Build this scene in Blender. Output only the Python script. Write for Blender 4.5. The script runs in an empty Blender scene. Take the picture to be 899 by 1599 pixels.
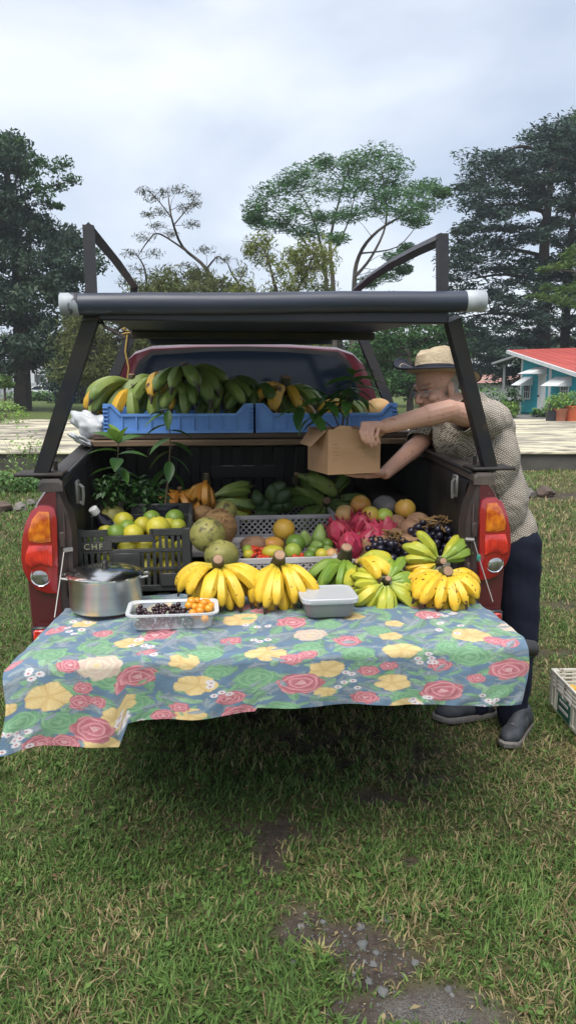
import bpy, math, random
import numpy as np
from mathutils import Matrix, Vector, Euler, noise as mnoise
random.seed(7)
RNG = np.random.default_rng(7)
R_ = math.radians
sc = bpy.context.scene
COL = sc.collection

# ------------------------------------------------------------------ camera, sky, sun, exposure
FPX, PITCH, CAMH = 1170.0, R_(9.7), 1.6
cam_d = bpy.data.cameras.new('camera')
cam = bpy.data.objects.new('camera', cam_d)
COL.objects.link(cam)
cam.location = (0, 0, CAMH)
cam.rotation_euler = (math.pi / 2 - PITCH, 0, 0)
cam_d.sensor_fit = 'HORIZONTAL'
cam_d.angle_x = 2 * math.atan(449.5 / FPX)
cam_d.clip_start, cam_d.clip_end = 0.05, 3000
sc.camera = cam

SUN_EL, SUN_AZ = R_(62), R_(200)          # azimuth clockwise from +Y
wd = bpy.data.worlds.new('World')
sc.world = wd
wd.use_nodes = True
nt = wd.node_tree
nt.nodes.clear()
def wn(t, **k):
    n = nt.nodes.new(t)
    for a, b in k.items(): setattr(n, a, b)
    return n
w_out = wn('ShaderNodeOutputWorld')
w_bg = wn('ShaderNodeBackground')
w_bg.inputs['Strength'].default_value = 0.1
w_sky = wn('ShaderNodeTexSky', sky_type='NISHITA', sun_disc=False, sun_elevation=SUN_EL, sun_rotation=SUN_AZ)
w_tc = wn('ShaderNodeTexCoord')
w_map = wn('ShaderNodeMapping')
w_map.inputs['Scale'].default_value = (1.0, 1.0, 2.2)
w_map.inputs['Location'].default_value = (0.35, 0.2, 0.1)
w_n = wn('ShaderNodeTexNoise')
w_n.inputs['Scale'].default_value = 2.0
w_n.inputs['Detail'].default_value = 5
w_n.inputs['Roughness'].default_value = 0.48
w_n.inputs['Distortion'].default_value = 0.35
w_r = wn('ShaderNodeValToRGB')
w_r.color_ramp.elements[0].position = 0.36
w_r.color_ramp.elements[0].color = (1.75, 2.0, 2.42, 1)
w_r.color_ramp.elements[1].position = 0.66
w_r.color_ramp.elements[1].color = (3.15, 3.27, 3.5, 1)
w_mix = wn('ShaderNodeMixRGB')
w_mix.inputs['Fac'].default_value = 0.9       # cloud cover
L = nt.links.new
L(w_tc.outputs['Generated'], w_map.inputs['Vector'])
L(w_map.outputs[0], w_n.inputs['Vector'])
L(w_n.outputs['Fac'], w_r.inputs[0])
L(w_sky.outputs[0], w_mix.inputs[1])
L(w_r.outputs[0], w_mix.inputs[2])
L(w_mix.outputs[0], w_bg.inputs['Color'])
L(w_bg.outputs[0], w_out.inputs[0])

sun_d = bpy.data.lights.new('sun', 'SUN')
sun_d.energy = 1.5
sun_d.angle = R_(45)
sun_d.color = (1.0, 0.95, 0.88)
sun = bpy.data.objects.new('sun', sun_d)
COL.objects.link(sun)
sdir = Vector((math.sin(SUN_AZ) * math.cos(SUN_EL), math.cos(SUN_AZ) * math.cos(SUN_EL), math.sin(SUN_EL)))
sun.rotation_euler = sdir.to_track_quat('Z', 'Y').to_euler()
vs = sc.view_settings
vs.view_transform, vs.look, vs.exposure, vs.gamma = 'Standard', 'None', 1.75, 1.0

# ------------------------------------------------------------------ where things stand
CF = np.array([0, math.cos(PITCH), -math.sin(PITCH)])
CU = np.array([0, math.sin(PITCH), math.cos(PITCH)])
CR = np.array([1.0, 0, 0])
CC = np.array([0, 0, CAMH])
def ray(px, py): return (px - 449.5) / FPX * CR - (py - 799.5) / FPX * CU + CF
def at(px, py, d):
    r = ray(px, py); return CC + r * d / r[1]
def on(px, py, z=0.0):
    r = ray(px, py); return CC + r * (z - CAMH) / r[2]
YAW = R_(6.8)
TO = np.array([-.046, 2.6, 0])
TR = np.array([math.cos(YAW), math.sin(YAW), 0])
TF = np.array([-math.sin(YAW), math.cos(YAW), 0])
def W(u, v, z): return TO + TR * u + TF * v + np.array([0, 0, z])
def T(w):
    q = np.asarray(w, float) - TO
    return np.array([q @ TR, q @ TF, w[2]])
def tz(px, py, z): return T(on(px, py, z))       # truck coordinates of a point at height z
def tv(px, py, v):
    r = ray(px, py); k = (v - (CC - TO) @ TF) / (r @ TF)
    return T(CC + r * k)

# ------------------------------------------------------------------ materials
def new_mat(name):
    m = bpy.data.materials.new(name); m.use_nodes = True
    return m, m.node_tree, m.node_tree.nodes['Principled BSDF']
def node(t, ty, **k):
    n = t.nodes.new(ty)
    for a, b in k.items(): setattr(n, a, b)
    return n
def c4(c): return (c[0], c[1], c[2], 1)
def mat(name, c1, c2=None, scale=8, rough=.6, metal=0, bump=0, bscale=40, c3=None, spec=.5, coat=0,
        detail=4, lo=.35, hi=.65, stretch=(1, 1, 1), spots=None, tip=None, trans=0, rrough=0, sheen=0):
    """c1/c2 mixed by noise, c3 mixed by a random value per object; spots = (colour, scale, amount); tip = colours along attribute t"""
    m, t, b = new_mat(name)
    b.inputs['Roughness'].default_value = rough
    b.inputs['Metallic'].default_value = metal
    b.inputs['Specular IOR Level'].default_value = spec
    if coat:
        b.inputs['Coat Weight'].default_value = coat
        b.inputs['Coat Roughness'].default_value = .08
    if sheen: b.inputs['Sheen Weight'].default_value = sheen
    tc = node(t, 'ShaderNodeTexCoord'); mp = node(t, 'ShaderNodeMapping'); oi = node(t, 'ShaderNodeObjectInfo')
    mp.inputs['Scale'].default_value = stretch
    t.links.new(tc.outputs['Object'], mp.inputs['Vector'])
    mul = node(t, 'ShaderNodeMath', operation='MULTIPLY'); mul.inputs[1].default_value = 57.0
    t.links.new(oi.outputs['Random'], mul.inputs[0])
    def nz(s, d=detail):
        n = node(t, 'ShaderNodeTexNoise', noise_dimensions='4D')
        n.inputs['Scale'].default_value = s; n.inputs['Detail'].default_value = d
        t.links.new(mp.outputs[0], n.inputs['Vector']); t.links.new(mul.outputs[0], n.inputs['W'])
        return n
    def mix(f, a, bb):
        x = node(t, 'ShaderNodeMixRGB')
        for i, s in ((0, f), (1, a), (2, bb)):
            if hasattr(s, 'links'): t.links.new(s, x.inputs[i])
            elif i == 0: x.inputs[0].default_value = s
            else: x.inputs[i].default_value = c4(s)
        return x.outputs[0]
    def ramp(s, a, bb):
        r = node(t, 'ShaderNodeMapRange'); r.inputs[1].default_value = a; r.inputs[2].default_value = bb
        t.links.new(s, r.inputs[0]); return r.outputs[0]
    col = c1
    if c3 is not None: col = mix(oi.outputs['Random'], c1, c3)
    if c2 is not None: col = mix(ramp(nz(scale).outputs['Fac'], lo, hi), col, c2)
    if spots:
        col = mix(ramp(nz(spots[1], 3).outputs['Fac'], spots[2], spots[2] + .05), col, spots[0])
    if tip:
        a = node(t, 'ShaderNodeAttribute', attribute_name='t')
        if tip[0] is not None: col = mix(ramp(a.outputs['Fac'], .3, .0), col, tip[0])
        col = mix(ramp(a.outputs['Fac'], .93, .985), col, tip[1])
    if hasattr(col, 'links'): t.links.new(col, b.inputs['Base Color'])
    else: b.inputs['Base Color'].default_value = c4(col)
    if rrough:
        n = nz(scale * 2).outputs['Fac']
        r = node(t, 'ShaderNodeMapRange'); r.inputs[3].default_value = rough - rrough; r.inputs[4].default_value = rough + rrough
        t.links.new(n, r.inputs[0]); t.links.new(r.outputs[0], b.inputs['Roughness'])
    if bump:
        bp = node(t, 'ShaderNodeBump'); bp.inputs['Strength'].default_value = bump; bp.inputs['Distance'].default_value = .004
        t.links.new(nz(bscale).outputs['Fac'], bp.inputs['Height']); t.links.new(bp.outputs[0], b.inputs['Normal'])
    if trans:
        tr = node(t, 'ShaderNodeBsdfTranslucent'); mx = node(t, 'ShaderNodeMixShader'); mx.inputs[0].default_value = trans
        if hasattr(col, 'links'): t.links.new(col, tr.inputs['Color'])
        else: tr.inputs['Color'].default_value = c4(col)
        t.links.new(b.outputs[0], mx.inputs[1]); t.links.new(tr.outputs[0], mx.inputs[2])
        t.links.new(mx.outputs[0], t.nodes['Material Output'].inputs[0])
    return m
def attr_mat(name, attr, rough=.8, trans=0, bump=0, bscale=60, stops=None, vec=False, spec=.3, sheen=0):
    m, t, b = new_mat(name)
    b.inputs['Roughness'].default_value = rough; b.inputs['Specular IOR Level'].default_value = spec
    if sheen: b.inputs['Sheen Weight'].default_value = sheen
    a = node(t, 'ShaderNodeAttribute', attribute_name=attr)
    out = a.outputs['Color']
    if stops:
        r = node(t, 'ShaderNodeValToRGB')
        while len(r.color_ramp.elements) < len(stops): r.color_ramp.elements.new(.5)
        for e, (p, c) in zip(r.color_ramp.elements, stops): e.position = p; e.color = c4(c)
        t.links.new(a.outputs['Fac'], r.inputs[0]); out = r.outputs[0]
    t.links.new(out, b.inputs['Base Color'])
    if bump:
        tc = node(t, 'ShaderNodeTexCoord'); n = node(t, 'ShaderNodeTexNoise'); n.inputs['Scale'].default_value = bscale; n.inputs['Detail'].default_value = 4
        bp = node(t, 'ShaderNodeBump'); bp.inputs['Strength'].default_value = bump; bp.inputs['Distance'].default_value = .004
        t.links.new(tc.outputs['Object'], n.inputs['Vector']); t.links.new(n.outputs['Fac'], bp.inputs['Height']); t.links.new(bp.outputs[0], b.inputs['Normal'])
    if trans:
        tr = node(t, 'ShaderNodeBsdfTranslucent'); mx = node(t, 'ShaderNodeMixShader'); mx.inputs[0].default_value = trans
        t.links.new(out, tr.inputs['Color']); t.links.new(b.outputs[0], mx.inputs[1]); t.links.new(tr.outputs[0], mx.inputs[2])
        t.links.new(mx.outputs[0], t.nodes['Material Output'].inputs[0])
    return m
def clear_mat(name, col, alpha, rough=.2):
    m, t, b = new_mat(name)
    b.inputs['Base Color'].default_value = c4(col); b.inputs['Alpha'].default_value = alpha; b.inputs['Roughness'].default_value = rough
    return m

MT = dict(
    red_paint=mat('burgundy_paint', (.080, .007, .014), (.058, .005, .012), 5, .32, coat=.8, rrough=.08, spots=((.10, .05, .045), 30, .68)),
    dark_metal=mat('black_painted_steel', (.014, .017, .028), (.030, .025, .024), 9, .5, bump=.35, bscale=45, rrough=.15, spots=((.060, .040, .030), 18, .67)),
    rusty=mat('worn_brown_steel', (.035, .024, .018), (.012, .011, .012), 9, .6, bump=.3, bscale=60),
    pipe=mat('navy_plastic_pipe', (.036, .045, .072), (.020, .024, .040), 6, .42, bump=.15, bscale=30, stretch=(.4, 3, 3), rrough=.1),
    pipe_end=mat('scuffed_white_plastic', (.40, .43, .46), (.20, .22, .25), 12, .5, spots=((.04, .04, .05), 22, .60)),
    tarp=mat('dark_navy_panel', (.013, .017, .032), (.020, .022, .032), 4, .45, bump=.3, bscale=8),
    liner=mat('black_bed_liner', (.008, .008, .009), (.014, .013, .012), 6, .5, bump=.2, bscale=50, rrough=.1),
    jamb=mat('dusty_brown_jamb', (.045, .026, .022), (.020, .016, .015), 14, .6, bump=.3, bscale=40),
    black_trim=mat('black_trim', (.010, .010, .012), (.02, .018, .017), 10, .45, rrough=.1),
    steel=mat('brushed_steel', (.70, .67, .63), (.60, .58, .55), 5, .33, metal=1, stretch=(1, 1, 9)),
    polish=mat('polished_steel', (.78, .76, .73), None, 5, .17, metal=1),
    glass=mat('dark_tinted_glass', (.006, .010, .018), None, 5, .08, spec=.26),
    door_glass=mat('green_tinted_glass', (.02, .05, .05), None, 5, .06, spec=.8),
    rubber=mat('tyre_rubber', (.012, .012, .012), (.02, .018, .016), 10, .8, bump=.3),
    wood=mat('weathered_board', (.20, .135, .08), (.10, .065, .04), 7, .8, bump=.5, bscale=20, stretch=(.6, 8, 8)),
    wood_dark=mat('dark_weathered_board', (.085, .058, .042), (.05, .034, .026), 7, .8, bump=.5, bscale=20, stretch=(.6, 8, 8)),
    blue=mat('blue_crate_plastic', (.13, .29, .66), (.09, .22, .54), 9, .45, c3=(.14, .31, .68), rrough=.1),
    blackcrate=mat('charcoal_crate_plastic', (.020, .022, .022), (.038, .039, .037), 12, .5, rrough=.1),
    greycrate=mat('grey_crate_plastic', (.50, .48, .48), (.38, .36, .36), 10, .55),
    whitecrate=mat('white_crate_plastic', (.60, .58, .52), (.42, .40, .34), 9, .5, spots=((.18, .13, .08), 14, .66)),
    card=mat('cardboard', (.40, .235, .125), (.34, .195, .10), 3, .8, bump=.1, bscale=30, stretch=(1, 1, 5)),
    card_dark=mat('cardboard_print', (.26, .15, .08), None, 3, .8),
    banana=mat('ripe_banana_skin', (.70, .44, .025), (.60, .40, .03), 14, .45, c3=(.62, .42, .035), spots=((.11, .04, .01), 85, .645), tip=((.50, .42, .05), (.045, .025, .012)), bump=.1, bscale=30),
    banana_speck=mat('speckled_banana_skin', (.74, .46, .02), (.62, .38, .02), 14, .45, c3=(.66, .42, .03), spots=((.09, .03, .01), 80, .605), tip=((.50, .40, .05), (.045, .025, .012)), bump=.1, bscale=30),
    banana_lime=mat('half_ripe_banana_skin', (.42, .40, .03), (.27, .33, .035), 10, .45, c3=(.55, .44, .03), spots=((.09, .05, .02), 46, .68), tip=((.25, .31, .04), (.05, .03, .015)), bump=.1, bscale=30),
    banana_green=mat('green_banana_skin', (.17, .27, .03), (.11, .21, .025), 10, .45, c3=(.26, .33, .035), spots=((.06, .05, .02), 46, .69), tip=((.20, .29, .05), (.05, .035, .015)), bump=.1, bscale=30),
    banana_dark=mat('deep_green_banana_skin', (.05, .10, .016), (.075, .125, .02), 10, .5, c3=(.10, .16, .025), spots=((.03, .025, .01), 40, .64), tip=(None, (.03, .02, .012)), bump=.1, bscale=30),
    plantain=mat('green_plantain_skin', (.155, .215, .045), (.105, .165, .032), 9, .5, c3=(.21, .265, .06), spots=((.035, .032, .015), 32, .66), tip=((.15, .19, .06), (.03, .022, .014)), bump=.15, bscale=30),
    plantain_ripe=mat('ripe_plantain_skin', (.58, .30, .015), (.50, .30, .03), 9, .5, c3=(.52, .32, .03), spots=((.06, .03, .01), 32, .62), tip=((.40, .33, .05), (.04, .022, .012))),
    finger_orange=mat('orange_finger_banana_skin', (.50, .22, .02), (.36, .14, .015), 16, .5, c3=(.44, .24, .03), spots=((.08, .03, .01), 50, .62), tip=(None, (.04, .02, .01))),
    stub=mat('banana_stalk', (.075, .055, .028), (.04, .035, .018), 25, .7, bump=.5, bscale=40, c3=(.06, .065, .025)),
    stub_cut=mat('cut_stalk_face', (.34, .21, .13), (.22, .13, .08), 30, .8, bump=.5, bscale=60),
    orange_green=mat('green_yellow_citrus', (.26, .33, .035), (.48, .40, .03), 5, .42, c3=(.42, .38, .03), bump=.25, bscale=120, spots=((.10, .10, .03), 28, .70)),
    orange_yellow=mat('yellow_citrus', (.60, .42, .03), (.42, .42, .04), 4, .45, spots=((.26, .20, .06), 36, .66), c3=(.55, .46, .035), bump=.25, bscale=120),
    citrus_green=mat('green_citrus', (.10, .19, .025), (.17, .26, .03), 5, .42, c3=(.15, .25, .03), bump=.25, bscale=120),
    grapefruit=mat('golden_grapefruit', (.60, .33, .03), (.46, .30, .05), 5, .45, spots=((.30, .17, .05), 40, .67), bump=.25, bscale=120),
    melon=mat('mottled_green_melon', (.30, .27, .075), (.17, .17, .04), 22, .6, bump=.7, bscale=50, spots=((.10, .085, .03), 34, .56)),
    husk=mat('brown_husk', (.25, .145, .055), (.14, .075, .03), 22, .8, bump=.8, bscale=40, stretch=(1, 1, 3)),
    brownfruit=mat('brown_rough_fruit', (.27, .15, .085), (.20, .105, .06), 25, .75, bump=.5, bscale=60, c3=(.32, .19, .11)),
    greyfruit=mat('grey_gourd', (.20, .18, .17), (.15, .14, .135), 18, .7, bump=.4, bscale=40),
    mango=mat('blushed_papaya', (.42, .36, .05), (.55, .20, .05), 5, .42, c3=(.50, .36, .06), spots=((.20, .10, .04), 30, .70)),
    papaya_pink=mat('peach_papaya', (.60, .28, .12), (.52, .34, .12), 6, .45),
    dragon=mat('magenta_dragon_fruit', (.50, .03, .09), (.36, .05, .07), 9, .5, bump=.3, c3=(.60, .06, .13)),
    dragon_tip=mat('dragon_fruit_scale', (.48, .03, .09), (.36, .06, .08), 8, .5, tip=(None, (.30, .30, .10))),
    grape=mat('black_grape_skin', (.008, .007, .016), (.02, .02, .035), 30, .30, spec=.55, c3=(.014, .010, .022)),
    grape_stem=mat('grape_stem', (.22, .13, .04), (.14, .08, .03), 20, .7),
    berry=mat('dark_purple_berry', (.018, .007, .012), (.03, .012, .018), 30, .22, c3=(.03, .010, .014)),
    tomato=mat('red_tomato', (.58, .028, .012), (.50, .05, .015), 12, .25, c3=(.60, .06, .015)),
    tomato_orange=mat('orange_tomato', (.68, .20, .015), (.62, .27, .02), 12, .25, c3=(.66, .30, .02)),
    chayote=mat('pale_green_chayote', (.22, .31, .08), (.15, .25, .055), 9, .5, spots=((.26, .26, .12), 40, .64), c3=(.25, .34, .09), bump=.25, bscale=30),
    lime=mat('glossy_lime', (.085, .18, .022), (.16, .24, .04), 5, .38, spots=((.20, .19, .07), 34, .67), c3=(.11, .21, .03), bump=.2, bscale=120),
    apple=mat('light_green_apple', (.33, .42, .06), (.26, .36, .05), 7, .4),
    avocado=mat('dark_avocado', (.028, .055, .016), (.04, .07, .02), 25, .55, bump=.5, bscale=60, c3=(.04, .075, .022)),
    leaf=mat('glossy_leaf', (.065, .16, .026), (.045, .115, .02), 12, .4, c3=(.085, .19, .035), trans=.2),
    leaf_dark=mat('deep_green_leaf', (.022, .065, .014), (.03, .08, .018), 12, .42, c3=(.032, .085, .02), trans=.15),
    leaf_pale=mat('pale_young_leaf', (.20, .33, .06), (.15, .27, .05), 12, .45, trans=.25),
    stem=mat('woody_stem', (.10, .075, .04), (.07, .05, .03), 20, .8),
    stem_green=mat('green_stem', (.09, .13, .04), None, 20, .6),
    bottle=mat('dark_bottle_glass', (.010, .008, .014), None, 5, .12),
    white_plastic=mat('white_plastic', (.72, .72, .72), (.60, .60, .60), 8, .4),
    label_paper=mat('white_label', (.55, .55, .58), (.3, .3, .4), 20, .6),
    bag=mat('crumpled_white_bag', (.66, .68, .70), (.5, .52, .54), 8, .35, trans=.3, bump=.4, bscale=25),
    clear=clear_mat('clear_plastic', (.72, .74, .78), .30, .18),
    frost=clear_mat('frosted_lid', (.50, .52, .55), .82, .32),
    grey_box=mat('grey_plastic_box', (.22, .22, .225), (.19, .19, .195), 5, .4),
    cable=mat('steel_cable', (.20, .195, .19), None, 5, .45, metal=.6),
    yellow_cord=mat('yellow_cord', (.34, .22, .05), None, 5, .7),
    teal=mat('teal_tie', (.02, .16, .13), None, 5, .6),
    skin=mat('fair_skin', (.50, .27, .19), (.56, .32, .235), 10, .5, bump=.3, bscale=90, spots=((.40, .19, .125), 45, .64), lo=.3, hi=.7),
    hair=mat('grey_hair', (.36, .34, .32), (.22, .20, .18), 40, .7, bump=.6, bscale=90),
    straw=mat('woven_straw', (.50, .41, .28), (.36, .28, .18), 45, .75, bump=.8, bscale=70, stretch=(1, 1, 3)),
    navy=mat('navy_trouser_cloth', (.006, .008, .018), (.009, .012, .024), 6, .85, bump=.2, bscale=20, spec=.2),
    hatband=mat('navy_ribbon', (.012, .014, .028), None, 6, .7),
    shoe=mat('charcoal_shoe', (.030, .034, .042), (.055, .06, .07), 25, .7, bump=.3, bscale=70),
    shoe_sole=mat('grey_shoe_sole', (.22, .20, .185), (.15, .135, .125), 25, .7),
    lace=mat('dark_lace', (.20, .17, .18), None, 5, .8),
    wire=mat('thin_spectacle_wire', (.25, .22, .19), None, 5, .3, metal=.8),
    lens=clear_mat('spectacle_lens', (.8, .85, .9), .12, .05),
    eye=mat('eye', (.25, .22, .2), None, 5, .3),
    lip=mat('lip', (.35, .13, .10), None, 5, .5),
    rock=mat('grey_rock', (.17, .155, .14), (.10, .09, .08), 6, .85, bump=.8, bscale=20, c3=(.22, .20, .185)),
    rock_brown=mat('brown_rock', (.10, .07, .055), (.06, .045, .035), 6, .85, bump=.8, bscale=20),
    pebble=mat('pale_pebble', (.10, .105, .105), (.075, .078, .078), 9, .85, bump=.4, bscale=60, c3=(.17, .17, .165)),
    bark=mat('dark_bark', (.055, .042, .035), (.03, .025, .02), 3, .9, bump=.8, bscale=10),
    bark_pale=mat('pale_bark', (.12, .105, .085), (.08, .07, .055), 3, .9, bump=.8, bscale=10),
    concrete_edge=mat('dark_concrete', (.045, .042, .038), (.09, .083, .07), 3, .85, bump=.5, bscale=9),  # platform side: two dark grey browns mixed by noise, darker than the top
    asphalt=mat('grey_paving', (.16, .155, .15), (.11, .105, .10), 2, .85),
    turquoise=mat('turquoise_boards', (.008, .37, .45), (.008, .31, .39), 2, .6),
    white_paint=mat('white_house_paint', (.70, .72, .72), (.60, .62, .63), 3, .6),
    roof_red=mat('red_sheet_roof', (.42, .075, .060), (.34, .06, .05), .8, .55, c3=(.44, .085, .07)),
    house_glass=mat('house_window_glass', (.05, .06, .065), None, 3, .1),
    terracotta=mat('terracotta', (.34, .13, .075), (.28, .10, .06), 6, .8),
    orange_pot=mat('orange_pot', (.44, .09, .03), (.38, .08, .03), 6, .6),
    black_pot=mat('black_plastic_pot', (.018, .02, .028), None, 6, .5),
    car_white=mat('white_car_paint', (.68, .70, .72), None, 3, .3),
    wall_white=mat('white_render', (.62, .64, .66), (.5, .52, .54), 1, .7),
    zinc=mat('grey_sheet_metal', (.33, .35, .37), (.26, .28, .30), 1, .6),
    amber=mat('amber_lens', (.85, .26, .010), (.42, .055, .006), 34, .15, coat=1),
    lamp_red=mat('red_lens', (.34, .010, .008), (.66, .03, .016), 30, .18, coat=1),
    lamp_dark=mat('deep_red_lens', (.26, .008, .010), None, 14, .18, coat=1),
    lamp_clear=mat('silver_reflector', (.50, .50, .50), (.20, .20, .20), 26, .15, metal=.85, coat=1),
    chrome=mat('chrome', (.7, .7, .7), None, 5, .08, metal=1),
    green_label=mat('dark_green_label', (.012, .085, .06), None, 5, .6),
)
# tail lamp ribs
def rib(m, scale, strength):
    t = m.node_tree; b = t.nodes['Principled BSDF']
    tc = node(t, 'ShaderNodeTexCoord'); wv = node(t, 'ShaderNodeTexWave'); wv.inputs['Scale'].default_value = scale
    bp = node(t, 'ShaderNodeBump'); bp.inputs['Strength'].default_value = strength; bp.inputs['Distance'].default_value = .003
    t.links.new(tc.outputs['Object'], wv.inputs['Vector']); t.links.new(wv.outputs['Fac'], bp.inputs['Height']); t.links.new(bp.outputs[0], b.inputs['Normal'])
rib(MT['amber'], 60, .7); rib(MT['lamp_red'], 50, .5)

# shirt: beige cloth printed with small dark motifs
def shirt_mat():
    m, t, b = new_mat('beige_printed_shirt')
    b.inputs['Roughness'].default_value = .85
    tc = node(t, 'ShaderNodeTexCoord'); mp = node(t, 'ShaderNodeMapping'); mp.inputs['Rotation'].default_value = (.3, .5, .2)
    br = node(t, 'ShaderNodeTexBrick')
    br.inputs['Scale'].default_value = 34
    br.inputs['Color1'].default_value = c4((.52, .475, .405)); br.inputs['Color2'].default_value = c4((.60, .555, .48)); br.inputs['Mortar'].default_value = c4((.16, .13, .10))
    br.inputs['Mortar Size'].default_value = .09; br.inputs['Mortar Smooth'].default_value = .4
    n = node(t, 'ShaderNodeTexNoise'); n.inputs['Scale'].default_value = 30
    mx = node(t, 'ShaderNodeMixRGB', blend_type='LINEAR_LIGHT'); mx.inputs[0].default_value = .006
    t.links.new(tc.outputs['Object'], mp.inputs[0]); t.links.new(mp.outputs[0], n.inputs['Vector'])
    t.links.new(mp.outputs[0], mx.inputs[1]); t.links.new(n.outputs['Color'], mx.inputs[2])
    sp = node(t, 'ShaderNodeSeparateXYZ'); cb = node(t, 'ShaderNodeCombineXYZ'); ad = node(t, 'ShaderNodeMath', operation='ADD')
    t.links.new(mx.outputs[0], sp.inputs[0]); t.links.new(sp.outputs[0], ad.inputs[0]); t.links.new(sp.outputs[1], ad.inputs[1])
    t.links.new(ad.outputs[0], cb.inputs[0]); t.links.new(sp.outputs[2], cb.inputs[1])
    t.links.new(cb.outputs[0], br.inputs['Vector']); t.links.new(br.outputs['Color'], b.inputs['Base Color'])
    n2 = node(t, 'ShaderNodeTexNoise'); n2.inputs['Scale'].default_value = 16; n2.inputs['Detail'].default_value = 3
    bp = node(t, 'ShaderNodeBump'); bp.inputs['Strength'].default_value = .5; bp.inputs['Distance'].default_value = .01
    t.links.new(tc.outputs['Object'], n2.inputs['Vector']); t.links.new(n2.outputs['Fac'], bp.inputs['Height']); t.links.new(bp.outputs[0], b.inputs['Normal'])
    return m
MT['shirt'] = shirt_mat()

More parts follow.
